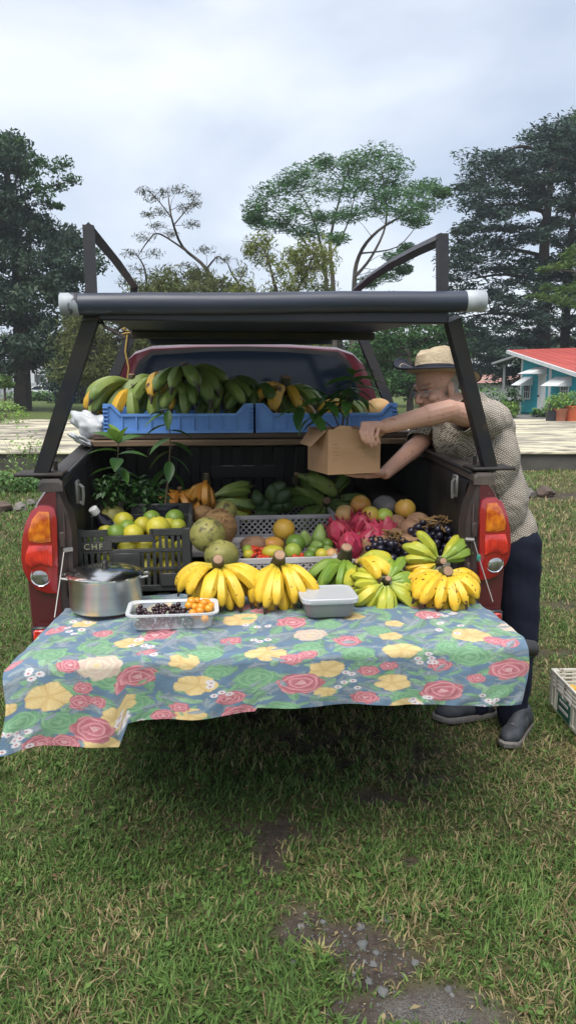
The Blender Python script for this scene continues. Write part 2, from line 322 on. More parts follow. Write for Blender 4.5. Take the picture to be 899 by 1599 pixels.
# ------------------------------------------------------------------ mesh building
class MB:
    def __init__(s): s.v, s.f, s.t = [], [], []
    def add(s, vs, fs, t=None):
        o = len(s.v); s.v += [tuple(map(float, p)) for p in vs]; s.f += [tuple(i + o for i in f) for f in fs]
        s.t += list(t) if t is not None else [0.0] * len(vs)
        return s
    def box(s, c, size, rot=None, bev=0.0):
        hx, hy, hz = size[0] / 2, size[1] / 2, size[2] / 2
        b = min(bev, hx * .9, hy * .9, hz * .9)
        if b <= 0:
            vs = [(x, y, z) for x in (-hx, hx) for y in (-hy, hy) for z in (-hz, hz)]
            fs = [(0, 1, 3, 2), (4, 6, 7, 5), (0, 4, 5, 1), (2, 3, 7, 6), (0, 2, 6, 4), (1, 5, 7, 3)]
        else:
            vs, idx = [], {}
            for sx in (-1, 1):
                for sy in (-1, 1):
                    for sz in (-1, 1):
                        for ax in range(3):
                            p = [sx * (hx - b), sy * (hy - b), sz * (hz - b)]
                            p[ax] = (sx * hx, sy * hy, sz * hz)[ax]
                            idx[(sx, sy, sz, ax)] = len(vs); vs.append(tuple(p))
            fs = []
            I = lambda *k: idx[k]
            for q in (-1, 1):
                fs.append([I(q, -1, -1, 0), I(q, 1, -1, 0), I(q, 1, 1, 0), I(q, -1, 1, 0)][::q])
                fs.append([I(-1, q, -1, 1), I(-1, q, 1, 1), I(1, q, 1, 1), I(1, q, -1, 1)][::q])
                fs.append([I(-1, -1, q, 2), I(1, -1, q, 2), I(1, 1, q, 2), I(-1, 1, q, 2)][::q])
            for a in (-1, 1):
                for c2 in (-1, 1):
                    fs.append([I(a, c2, -1, 0), I(a, c2, 1, 0), I(a, c2, 1, 1), I(a, c2, -1, 1)][::-a * c2])
                    fs.append([I(a, -1, c2, 0), I(a, 1, c2, 0), I(a, 1, c2, 2), I(a, -1, c2, 2)][::a * c2])
                    fs.append([I(-1, a, c2, 1), I(1, a, c2, 1), I(1, a, c2, 2), I(-1, a, c2, 2)][::-a * c2])
            for sx in (-1, 1):
                for sy in (-1, 1):
                    for sz in (-1, 1):
                        fs.append([I(sx, sy, sz, 0), I(sx, sy, sz, 1), I(sx, sy, sz, 2)][::sx * sy * sz])
        M = rot if rot is not None else Matrix.Identity(3)
        vs = [M @ Vector(p) + Vector(c) for p in vs]
        return s.add(vs, fs)
    def tube(s, path, rad, n=8, cap=True, sq=False, flat=1.0, tvals=None, up=None):
        P = [Vector(p) for p in path]
        if not hasattr(rad, '__len__'): rad = [rad] * len(P)
        vs, fs, tt = [], [], []
        prev = None
        for i, p in enumerate(P):
            d = (P[min(i + 1, len(P) - 1)] - P[max(i - 1, 0)]).normalized()
            if prev is None:
                a = Vector(up) if up else (Vector((0, 0, 1)) if abs(d.z) < .9 else Vector((0, 1, 0)))
                x = a.cross(d).normalized()
            else:
                x = prev - d * prev.dot(d); x.normalize()
            y = d.cross(x); prev = x
            for k in range(n):
                a = 2 * math.pi * (k + (.5 if sq else 0)) / n
                q = rad[i] * (math.sqrt(2) if sq else 1)
                vs.append(p + x * (q * math.cos(a)) + y * (q * math.sin(a) * flat))
                tt.append(tvals[i] if tvals else 0)
        for i in range(len(P) - 1):
            for k in range(n):
                fs.append((i * n + k, i * n + (k + 1) % n, (i + 1) * n + (k + 1) % n, (i + 1) * n + k))
        if cap:
            fs.append(tuple(range(n - 1, -1, -1))); fs.append(tuple((len(P) - 1) * n + k for k in range(n)))
        return s.add(vs, fs, tt)
    def lathe(s, prof, n=24, c=(0, 0, 0), sx=1, sy=1):
        vs, fs = [], []
        for r, z in prof:
            for k in range(n):
                a = 2 * math.pi * k / n
                vs.append((c[0] + r * sx * math.cos(a), c[1] + r * sy * math.sin(a), c[2] + z))
        for i in range(len(prof) - 1):
            for k in range(n):
                fs.append((i * n + k, i * n + (k + 1) % n, (i + 1) * n + (k + 1) % n, (i + 1) * n + k))
        if prof[0][0] > 1e-6: fs.append(tuple(range(n - 1, -1, -1)))
        if prof[-1][0] > 1e-6: fs.append(tuple((len(prof) - 1) * n + k for k in range(n)))
        return s.add(vs, fs)
    def ball(s, c, r, nu=14, nv=9, rot=None, lump=0, ls=3.0, seed=0):
        if not hasattr(r, '__len__'): r = (r, r, r)
        vs, fs = [], []
        M = rot if rot is not None else Matrix.Identity(3)
        def put(d):
            k = 1.0
            if lump: k += lump * mnoise.noise(Vector(d) * ls + Vector((seed * 7.3, seed * 3.1, 0)))
            vs.append(M @ Vector((d[0] * r[0] * k, d[1] * r[1] * k, d[2] * r[2] * k)) + Vector(c))
        put((0, 0, -1))
        for i in range(1, nv):
            th = math.pi * i / nv
            for k in range(nu):
                a = 2 * math.pi * k / nu
                put((math.sin(th) * math.cos(a), math.sin(th) * math.sin(a), -math.cos(th)))
        put((0, 0, 1))
        for k in range(nu): fs.append((0, 1 + (k + 1) % nu, 1 + k))
        for i in range(nv - 2):
            for k in range(nu):
                a = 1 + i * nu
                fs.append((a + k, a + (k + 1) % nu, a + nu + (k + 1) % nu, a + nu + k))
        a = 1 + (nv - 2) * nu
        for k in range(nu): fs.append((a + k, a + (k + 1) % nu, len(vs) - 1))
        return s.add(vs, fs)
    def cone(s, p0, r0, p1, r1, n=14):
        """capsule with a different radius at each end"""
        p0, p1 = Vector(p0), Vector(p1)
        d = (p1 - p0); ln = d.length; d.normalize()
        pts, rad = [], []
        for k in range(5):
            a = math.pi / 2 * k / 5
            pts.append(p0 - d * r0 * math.cos(a)); rad.append(max(r0 * math.sin(a), .0008))
        for k in range(5, -1, -1):
            a = math.pi / 2 * k / 5
            pts.append(p1 + d * r1 * math.cos(a)); rad.append(max(r1 * math.sin(a), .0008))
        return s.tube(pts, rad, n)
    def prism(s, poly, fn0, fn1):
        n = len(poly)
        vs = [fn0(*p) for p in poly] + [fn1(*p) for p in poly]
        fs = [tuple(range(n)), tuple(range(2 * n - 1, n - 1, -1))] + [(i, i + n, (i + 1) % n + n, (i + 1) % n) for i in range(n)]
        return s.add(vs, fs)
    def grid(s, P):
        """P: rows of points"""
        h, w = len(P), len(P[0])
        fs = [(i * w + k, i * w + k + 1, (i + 1) * w + k + 1, (i + 1) * w + k) for i in range(h - 1) for k in range(w - 1)]
        return s.add([p for r in P for p in r], fs)
    def mesh(s, name, m, smooth=True, sharp=40):
        me = bpy.data.meshes.new(name)
        me.from_pydata(s.v, [], s.f)
        me.validate(clean_customdata=False)
        if any(s.t) and len(me.vertices) == len(s.t):
            a = me.attributes.new('t', 'FLOAT', 'POINT'); a.data.foreach_set('value', np.array(s.t, np.float32))
        me.materials.append(m)
        if smooth:
            me.shade_smooth(); me.set_sharp_from_angle(angle=R_(sharp))
        return me
    def build(s, name, m, parent=None, smooth=True, sharp=40, loc=(0, 0, 0), rot=(0, 0, 0), fix=True):
        me = s.mesh(name, m, smooth, sharp)
        if fix: fix_normals(me)
        return put(name, me, parent, loc, rot)
import bmesh
def fix_normals(me):
    bm = bmesh.new(); bm.from_mesh(me); bmesh.ops.recalc_face_normals(bm, faces=bm.faces); bm.to_mesh(me); bm.free()
def put(name, me, parent=None, loc=(0, 0, 0), rot=(0, 0, 0), scale=None):
    o = bpy.data.objects.new(name, me); COL.objects.link(o)
    o.location = loc; o.rotation_euler = rot
    if scale is not None: o.scale = scale if hasattr(scale, '__len__') else (scale,) * 3
    if parent is not None: o.parent = parent
    return o
def tag(o, label=None, cat=None, group=None, kind=None):
    for k, v in (('label', label), ('category', cat), ('group', group), ('kind', kind)):
        if v: o[k] = v
    return o
def thing(name, label, cat, loc=(0, 0, 0), rotz=0.0, group=None):
    o = bpy.data.objects.new(name, None); COL.objects.link(o)
    o.empty_display_size = .05
    o.location = loc; o.rotation_euler = (0, 0, rotz)
    return tag(o, label, cat, group)
def TT(name, label, cat, u, v, z, rz=0.0, group=None):      # a thing placed in truck coordinates
    return thing(name, label, cat, W(u, v, z), YAW + rz, group)
def fast_mesh(name, V, F, m, attrs=None, smooth=False):
    """V (n,3), F (k,3|4) numpy"""
    me = bpy.data.meshes.new(name)
    V = np.ascontiguousarray(V, np.float32); F = np.ascontiguousarray(F, np.int32)
    k, w = F.shape
    me.vertices.add(len(V)); me.vertices.foreach_set('co', V.ravel())
    me.loops.add(k * w); me.loops.foreach_set('vertex_index', F.ravel())
    me.polygons.add(k); me.polygons.foreach_set('loop_start', np.arange(0, k * w, w, dtype=np.int32))
    if smooth: me.polygons.foreach_set('use_smooth', np.ones(k, bool))
    for nm, (ty, data) in (attrs or {}).items():
        a = me.attributes.new(nm, ty, 'POINT')
        a.data.foreach_set('value' if ty == 'FLOAT' else 'color', np.ascontiguousarray(data, np.float32).ravel())
    me.materials.append(m); me.update(calc_edges=True)
    return me
def remesh(name, mb, m, voxel, smooth_it=4, parent=None, disp=None):
    """fuses overlapping lumps into one continuous skin"""
    me = mb.mesh(name + '_src', m); fix_normals(me)
    o = bpy.data.objects.new(name + '_src', me); COL.objects.link(o)
    r = o.modifiers.new('r', 'REMESH'); r.mode = 'VOXEL'; r.voxel_size = voxel; r.use_smooth_shade = True
    if smooth_it:
        q = o.modifiers.new('s', 'SMOOTH'); q.iterations = smooth_it; q.factor = .5
    dg = bpy.context.evaluated_depsgraph_get()
    me2 = bpy.data.meshes.new_from_object(o.evaluated_get(dg)); me2.name = name
    bpy.data.objects.remove(o)
    if not me2.materials: me2.materials.append(m)
    if disp:
        n = len(me2.vertices); co = np.empty(n * 3, np.float32); me2.vertices.foreach_get('co', co)
        no = np.empty(n * 3, np.float32); me2.vertices.foreach_get('normal', no)
        co = co.reshape(-1, 3); no = no.reshape(-1, 3)
        d = np.array([disp(Vector(p)) for p in co], np.float32)
        me2.vertices.foreach_set('co', (co + no * d[:, None]).ravel())
    me2.shade_smooth()
    return put(name, me2, parent)

# ------------------------------------------------------------------ the ground and what is laid on it
def vnoise(x, y, s, seed=0):
    """smooth value noise on arrays"""
    x = np.asarray(x) / s + seed * 17.13; y = np.asarray(y) / s + seed * 9.71
    xi, yi = np.floor(x).astype(np.int64), np.floor(y).astype(np.int64)
    fx, fy = x - xi, y - yi
    fx = fx * fx * (3 - 2 * fx); fy = fy * fy * (3 - 2 * fy)
    def h(a, b):
        q = (a * 374761393 + b * 668265263 + seed * 1442695) & 0x7fffffff
        q = ((q ^ (q >> 13)) * 1274126177) & 0x7fffffff
        return ((q ^ (q >> 16)) & 0xffff) / 65535.0
    return (h(xi, yi) * (1 - fx) + h(xi + 1, yi) * fx) * (1 - fy) + (h(xi, yi + 1) * (1 - fx) + h(xi + 1, yi + 1) * fx) * fy
BARE = []          # (x, y, rx, ry, strength) worn patches of soil
for px, py, rx, ry, s in ((470, 1435, .10, .09, .92), (540, 1470, .15, .12, .98), (610, 1510, .14, .09, .98), (690, 1560, .15, .09, 1.1), (760, 1585, .09, .05, 1.0),
                          (450, 1290, .20, .11, .80), (590, 1245, .20, .08, .74), (420, 1345, .10, .10, .66), (560, 1575, .12, .06, .9), (870, 1020, .3, .1, .7), (860, 945, .4, .10, .8), (830, 1160, .25, .06, .6),
                          (680, 1215, .16, .05, .7), (885, 775, 1.2, .4, .8), (500, 1150, .8, .35, .50), (640, 1350, .1, .05, .5)):
    w = on(px, py); BARE.append((w[0], w[1], rx, ry, s))
def bare(x, y):
    b = np.zeros_like(x)
    for cx, cy, rx, ry, s in BARE:
        b = np.maximum(b, s * np.exp(-(((x - cx) / rx) ** 2 + ((y - cy) / ry) ** 2)))
    return np.clip((b + .62 * (vnoise(x, y, .09, 3) - .5) + .50 * (vnoise(x, y, .035, 4) - .5) - .32) * 3.0, 0, 1)
def gravelly(x, y):
    w = on(690, 1575)
    return np.clip(1.2 * np.exp(-(((x - w[0]) / .18) ** 2 + ((y - w[1]) / .075) ** 2)) - .3 + .7 * (vnoise(x, y, .05, 8) - .5), 0, .85)
xs = np.unique(np.concatenate([np.linspace(-4, 4, 230), np.linspace(-30, 30, 61), np.array([-1500, -700, -300, -150, -80, -50, 50, 80, 150, 300, 700, 1500.])]))
ys = np.unique(np.concatenate([np.linspace(1.0, 4.5, 130), np.linspace(4.5, 16, 80), np.linspace(16, 60, 40), np.array([-1500, -600, -200, -50, -10, -2, 0, 80, 120, 200, 350, 700, 1500.])]))
GX, GY = np.meshgrid(xs, ys)
def ground_z(x, y):
    near = np.clip((14 - y) / 4, 0, 1)
    return near * (.030 * (vnoise(x, y, .5, 1) - .5) + .016 * (vnoise(x, y, .12, 2) - .5) - .018 * bare(x, y))
GZ = ground_z(GX, GY)
nx, ny = len(xs), len(ys)
ii = np.arange(nx * ny).reshape(ny, nx)
GF = np.stack([ii[:-1, :-1], ii[:-1, 1:], ii[1:, 1:], ii[1:, :-1]], -1).reshape(-1, 4)
def ground_mat():
    m, t, b = new_mat('turf_and_soil')
    b.inputs['Roughness'].default_value = .95; b.inputs['Specular IOR Level'].default_value = .15
    tc = node(t, 'ShaderNodeTexCoord')
    def nz(s, d=5):
        n = node(t, 'ShaderNodeTexNoise'); n.inputs['Scale'].default_value = s; n.inputs['Detail'].default_value = d; n.inputs['Roughness'].default_value = .65
        t.links.new(tc.outputs['Object'], n.inputs['Vector']); return n.outputs['Fac']
    def mr(s, a, bb):
        r = node(t, 'ShaderNodeMapRange'); r.inputs[1].default_value = a; r.inputs[2].default_value = bb; t.links.new(s, r.inputs[0]); return r.outputs[0]
    def mix(f, a, bb):
        x = node(t, 'ShaderNodeMixRGB')
        for i, s in ((0, f), (1, a), (2, bb)):
            if hasattr(s, 'links'): t.links.new(s, x.inputs[i])
            else: x.inputs[i].default_value = c4(s)
        return x.outputs[0]
    turf = mix(mr(nz(1.2), .35, .65), (.085, .135, .032), (.13, .155, .05))
    turf = mix(mr(nz(14), .45, .62), turf, (.045, .052, .022))
    soil = mix(mr(nz(30), .35, .65), (.042, .033, .028), (.080, .064, .054))
    grav = mix(mr(nz(160), .4, .6), (.075, .068, .062), (.19, .18, .17))
    a = node(t, 'ShaderNodeAttribute', attribute_name='bare'); g = node(t, 'ShaderNodeAttribute', attribute_name='gravel')
    u = node(t, 'ShaderNodeAttribute', attribute_name='under')
    c = mix(u.outputs['Fac'], turf, (.075, .075, .034))
    c = mix(a.outputs['Fac'], c, soil); c = mix(g.outputs['Fac'], c, grav)
    t.links.new(c, b.inputs['Base Color'])
    bp = node(t, 'ShaderNodeBump'); bp.inputs['Strength'].default_value = .9; bp.inputs['Distance'].default_value = .012
    t.links.new(nz(70), bp.inputs['Height']); t.links.new(bp.outputs[0], b.inputs['Normal'])
    return m
under = np.clip((14.5 - GY.ravel()) / 2, 0, 1) * (GY.ravel() > 0)      # where blades grow out of it the sheet is thatch and earth
g_me = fast_mesh('ground', np.stack([GX.ravel(), GY.ravel(), GZ.ravel()], 1), GF, ground_mat(),
                 dict(bare=('FLOAT', bare(GX.ravel(), GY.ravel()) * (GY.ravel() < 14)), gravel=('FLOAT', gravelly(GX.ravel(), GY.ravel())), under=('FLOAT', under)), True)
tag(put('ground', g_me), 'rough lawn ground with worn patches of dark soil', kind='structure')

def grass_blades():
    V, F, C = [], [], []
    n0 = 0
    for d0, d1, dens, ln, wd_ in ((1.35, 2.4, 19000, .043, .0052), (2.4, 4.0, 12000, .040, .0056), (4.0, 7.5, 3300, .046, .0085), (7.5, 14.2, 650, .065, .015)):
        hw = .44 * d1 + .5
        n = int(dens * (d1 - d0) * 2 * hw)
        x = RNG.uniform(-hw, hw, n); y = RNG.uniform(d0, d1, n)
        keep = (np.abs(x) < .44 * y + .45)
        bb = bare(x, y); gg = gravelly(x, y)
        clump = vnoise(x, y, .16, 11) * .6 + vnoise(x, y, .05, 12) * .4
        keep &= RNG.uniform(0, 1, n) > np.clip(bb * .90 + gg, 0, .985)
        keep &= RNG.uniform(0, 1, n) < .45 + .9 * clump
        tx, ty = (x - TO[0]) * TR[0] + (y - TO[1]) * TR[1], (x - TO[0]) * TF[0] + (y - TO[1]) * TF[1]
        keep &= ~((np.abs(tx) < .75) & (ty > 1.6) & (RNG.uniform(0, 1, n) < .7))
        x, y, clump, bb = x[keep], y[keep], clump[keep], bb[keep]; n = len(x)
        z = ground_z(x, y) - .004
        tall = vnoise(x, y, .35, 14)
        l = ln * RNG.uniform(.45, 1.45, n) * (.65 + .7 * tall) * (1 - .5 * np.clip(bb, 0, 1))
        w = wd_ * RNG.uniform(.6, 1.3, n)
        az = RNG.uniform(0, 2 * np.pi, n) * .9 + vnoise(x, y, .18, 15) * 4
        lean = RNG.uniform(.40, 1.50, n)
        dx, dy = np.cos(az), np.sin(az)
        face = az + np.pi / 2 + RNG.normal(0, .5, n)
        sx, sy = np.cos(face) * w / 2, np.sin(face) * w / 2
        a1, a2 = lean * .55, lean * 1.35
        mx_, mz = np.sin(a1) * l * .5, np.cos(a1) * l * .5
        ex, ez = mx_ + np.sin(a2) * l * .5, mz + np.cos(a2) * l * .5
        ez = np.maximum(ez, .004)
        P = np.zeros((n, 5, 3))
        P[:, 0] = np.stack([x - sx, y - sy, z], 1); P[:, 1] = np.stack([x + sx, y + sy, z], 1)
        P[:, 2] = np.stack([x + dx * mx_ - sx * .85, y + dy * mx_ - sy * .85, z + mz], 1); P[:, 3] = np.stack([x + dx * mx_ + sx * .85, y + dy * mx_ + sy * .85, z + mz], 1)
        P[:, 4] = np.stack([x + dx * ex, y + dy * ex, z + ez], 1)
        dry = vnoise(x, y, .28, 21) * .55 + vnoise(x, y, .07, 22) * .35 + bb * .25 + .14 * np.clip((x - .1) / .9, -1, 1) + .05 * np.clip((y - 2) / 8, 0, 1)
        q = RNG.uniform(0, 1, n) * .42 + RNG.normal(0, .05, n)
        isdry = RNG.uniform(0, 1, n) < np.clip((dry - .27) * 1.25, .06, .78)
        tint = np.where(isdry, .62 + .38 * RNG.uniform(0, 1, n), np.clip(q + (clump - .5) * .22 + .05, 0, .52))
        b0 = n0 + np.arange(n) * 5
        F.append(np.stack([b0, b0 + 1, b0 + 3], 1)); F.append(np.stack([b0, b0 + 3, b0 + 2], 1)); F.append(np.stack([b0 + 2, b0 + 3, b0 + 4], 1))
        V.append(P.reshape(-1, 3)); C.append(np.repeat(tint, 5)); n0 += n * 5
    m = attr_mat('grass_blades', 'tint', .65, .3, stops=((0, (.050, .095, .024)), (.28, (.095, .180, .042)), (.52, (.170, .255, .070)), (.60, (.22, .235, .085)), (.72, (.30, .26, .12)), (.86, (.37, .30, .17)), (1, (.17, .115, .065))), spec=.25)
    return fast_mesh('grass', np.concatenate(V), np.concatenate(F), m, dict(tint=('FLOAT', np.concatenate(C))))
tag(put('grass', grass_blades()), 'short patchy lawn grass, green and straw coloured', kind='stuff')

# loose gravel too small to count, and the stones one can pick out
def gravel():
    mb = MB()
    k = 0
    while k < 420:
        px, py = random.uniform(380, 800), random.uniform(1380, 1598)
        w = on(px, py)
        if bare(np.array([w[0]]), np.array([w[1]]))[0] + gravelly(np.array([w[0]]), np.array([w[1]]))[0] < .45: continue
        r = random.uniform(.0012, .0045)
        z = float(ground_z(np.array([w[0]]), np.array([w[1]]))[0])
        mb.ball((w[0], w[1], z + r * .3), (r, r * random.uniform(.7, 1.1), r * .7), 6, 4, lump=.4, seed=k); k += 1
    return mb.build('gravel', MT['pebble'], smooth=False)
tag(gravel(), 'fine grit scattered over the bare soil', kind='stuff')
PEB = [(563, 1443, 17, 'wedge shaped pale stone, largest on the bare soil'), (566, 1471, 19, 'rounded blue grey stone below the wedge shaped stone'), (587, 1484, 11, 'small round white stone right of the blue grey stone'),
       (583, 1502, 13, 'pale oval stone on the soil under the small round white one'), (597, 1546, 19, 'round whitish stone nearest the grey gravel patch'), (505, 1440, 12, 'grey pebble above the dry grass tuft'),
       (457, 1462, 9, 'pale pebble left of the dry grass tuft'), (470, 1440, 12, 'brownish pebble on dark soil left of the grey one'), (648, 1502, 15, 'flat grey stone at the grass edge'), (576, 1527, 13, 'angular bluish stone beside the gravel'),
       (521, 1494, 9, 'dull grey chip right beside the dry grass tuft'), (606, 1440, 20, 'flat slate stone half buried at the top of the bare patch'), (700, 1536, 14, 'dark flat stone at the rim of the grey gravel'), (706, 1543, 8, 'turquoise tinted chip by the rim of the gravel'),
       (458, 1503, 13, 'dusty stone below the dry tuft in the soil'), (539, 1456, 7, None), (515, 1424, 6, None), (500, 1425, 6, None), (569, 1497, 8, None), (476, 1420, 6, None), (460, 1483, 6, None), (590, 1560, 6, None), (734, 1555, 5, None), (553, 1518, 6, None), (630, 1520, 6, None)]
for i, (px, py, s, lab) in enumerate(PEB):
    w = on(px, py); r = s * .5 * 2.1 / FPX * 1.05
    z = float(ground_z(np.array([w[0]]), np.array([w[1]]))[0])
    mb = MB(); mb.ball((0, 0, 0), (r, r * random.uniform(.75, 1), r * .62), 12, 8, lump=.35, ls=1.6, seed=i)
    o = mb.build('pebble', MT['pebble'], loc=(w[0], w[1], z + r * .22), rot=(0, 0, random.uniform(0, 6)))
    tag(o, lab or 'tiny pale pebble lying on the bare dark soil', 'stone', 'stones on the bare soil' if lab else 'tiny pebbles on the bare soil')
# weeds and fallen leaves among the blades
def litter():
    V, F, C = [], [], []
    rg = random.Random(77)
    for k in range(900):
        y = 1.5 + 5.5 * rg.random() ** 1.6; x = rg.uniform(-.45 * y - .2, .45 * y + .2); z = float(ground_z(np.array([x]), np.array([y]))[0])
        weed = rg.random() < .6
        if weed and bare(np.array([x]), np.array([y]))[0] > .5: continue
        for j in range(rg.randint(3, 7) if weed else 1):
            a = rg.uniform(0, 6.28); ln = rg.uniform(.012, .026) if weed else rg.uniform(.014, .034); w = ln * (.36 if weed else .22)
            c, s_ = math.cos(a), math.sin(a); h = z + (rg.uniform(.015, .030) if weed else rg.uniform(.006, .028)); up = rg.uniform(-.004, .008)
            o = len(V); V += [(x, y, h - .004), (x + c * ln * .5 - s_ * w, y + s_ * ln * .5 + c * w, h + up), (x + c * ln, y + s_ * ln, h + up * .4), (x + c * ln * .5 + s_ * w, y + s_ * ln * .5 - c * w, h + up)]
            F.append((o, o + 1, o + 2, o + 3)); t = rg.uniform(.05, .45) if weed else rg.choice([.75, .9, 1.0, .98])
            C += [t] * 4
    return fast_mesh('weeds', np.array(V), np.array(F), bpy.data.materials['grass_blades'], dict(tint=('FLOAT', np.array(C))))
tag(put('weeds', litter()), 'small broad leaved weeds and dead leaves in the lawn', kind='stuff')
# a straw coloured tuft in the soil
mb = MB(); w = on(497, 1492)
for k in range(70):
    a, ln, le = random.uniform(0, 6.28), random.uniform(.03, .075), random.uniform(.1, 1.1)
    c, s_ = math.cos(a), math.sin(a); q = .0016
    p = [(0, 0, 0), (c * ln * .4 * le, s_ * ln * .4 * le, ln * .55), (c * ln * le, s_ * ln * le, ln * (1 - .35 * le))]
    ox, oy = random.gauss(0, .012), random.gauss(0, .012)
    mb.add([(ox + p[0][0] - s_ * q, oy + p[0][1] + c * q, 0), (ox + s_ * q, oy - c * q, 0), (ox + p[1][0] + s_ * q, oy + p[1][1] - c * q, p[1][2]), (ox + p[1][0] - s_ * q, oy + p[1][1] + c * q, p[1][2]), (ox + p[2][0], oy + p[2][1], p[2][2])], [(0, 1, 2, 3), (3, 2, 4)])
tag(mb.build('grass_tuft', mat('straw_tuft', (.42, .37, .17), (.24, .26, .07), 60, .7, trans=.2), loc=(w[0], w[1], -.015), smooth=False), 'dry straw coloured grass tuft alone in the bare soil', 'grass tuft')

# raised painted concrete platform behind the truck, paving beyond it
def slab_mat():
    m, t, b = new_mat('worn_cream_paint')
    b.inputs['Roughness'].default_value = .8
    tc = node(t, 'ShaderNodeTexCoord'); mp = node(t, 'ShaderNodeMapping'); mp.inputs['Scale'].default_value = (.36, .8, 1)
    n1 = node(t, 'ShaderNodeTexNoise'); n1.inputs['Scale'].default_value = 1.7; n1.inputs['Detail'].default_value = 8; n1.inputs['Distortion'].default_value = .9; n1.inputs['Roughness'].default_value = .68
    n2 = node(t, 'ShaderNodeTexNoise'); n2.inputs['Scale'].default_value = .7; n2.inputs['Detail'].default_value = 3
    r = node(t, 'ShaderNodeValToRGB')
    e = r.color_ramp.elements; e[0].position = .40; e[0].color = c4((.10, .09, .075)); e[1].position = .60; e[1].color = c4((.56, .51, .36))
    x = e.new(.50); x.color = c4((.30, .27, .21))
    mx = node(t, 'ShaderNodeMath', operation='MULTIPLY_ADD'); mx.inputs[1].default_value = .35; 
    t.links.new(tc.outputs['Object'], mp.inputs[0]); t.links.new(mp.outputs[0], n1.inputs[0]); t.links.new(tc.outputs['Object'], n2.inputs[0])
    sb = node(t, 'ShaderNodeMath', operation='SUBTRACT'); sb.inputs[1].default_value = .15
    t.links.new(n2.outputs['Fac'], mx.inputs[0]); t.links.new(n1.outputs['Fac'], mx.inputs[2]); t.links.new(mx.outputs[0], sb.inputs[0]); t.links.new(sb.outputs[0], r.inputs[0]); t.links.new(r.outputs[0], b.inputs['Base Color'])
    return m
mb = MB(); mb.box((0, 20.4, .335), (44, 13.0, .05), bev=.012)
tag(mb.build('pavement', slab_mat()), 'raised concrete platform with worn cream paint', kind='structure')
mb = MB(); mb.box((0, 20.4, .145), (43.8, 12.86, .33))
tag(mb.build('pavement_edge', MT['concrete_edge']), 'dark side of the concrete platform', kind='structure')
mb = MB(); mb.grid([[(2, 26.8, .02), (30, 26.8, .02)], [(2, 40, .02), (30, 40, .02)]])
tag(mb.build('path', MT['asphalt'], smooth=False), 'grey paving in front of the turquoise house', kind='structure')
mb = MB(); mb.grid([[(-60, 84, .02), (-8, 84, .02)], [(-60, 96, .02), (-8, 96, .02)]])
tag(mb.build('road', MT['asphalt'], smooth=False), 'grey road far behind the lawn', kind='structure')

# ------------------------------------------------------------------ the pickup truck
truck = thing('pickup_truck', 'burgundy pickup truck with its tailgate down and black pipe rack, loaded with fruit', 'pickup truck', W(0, 0, 0), YAW)
mirror = lambda pts: [(-x, z) for x, z in pts][::-1]
def side_profile(v):
    """outer skin of the bed side from the sill up to the rail, as (u, z)"""
    zr = 1.270 + .055 * v
    bul = .012 * math.exp(-((v - .95) / .5) ** 2)
    pts = [(.835, .52), (.852, .64), (.858, .78), (.862 + bul, .90), (.866 + bul, .98), (.862 + bul, 1.06), (.845, 1.14), (.815, 1.205), (.790, 1.24), (.775, zr)]
    zc, rr = .37, .43
    cut = max(0, rr * rr - (v - 1.0) ** 2)
    lo = zc + math.sqrt(cut) if cut > 0 else .52
    out = []
    for x, z in pts: out.append((x, max(z, min(lo, 1.0))))
    return out
VS = [0.0, .02, .06] + [.1 + .075 * k for k in range(20)]
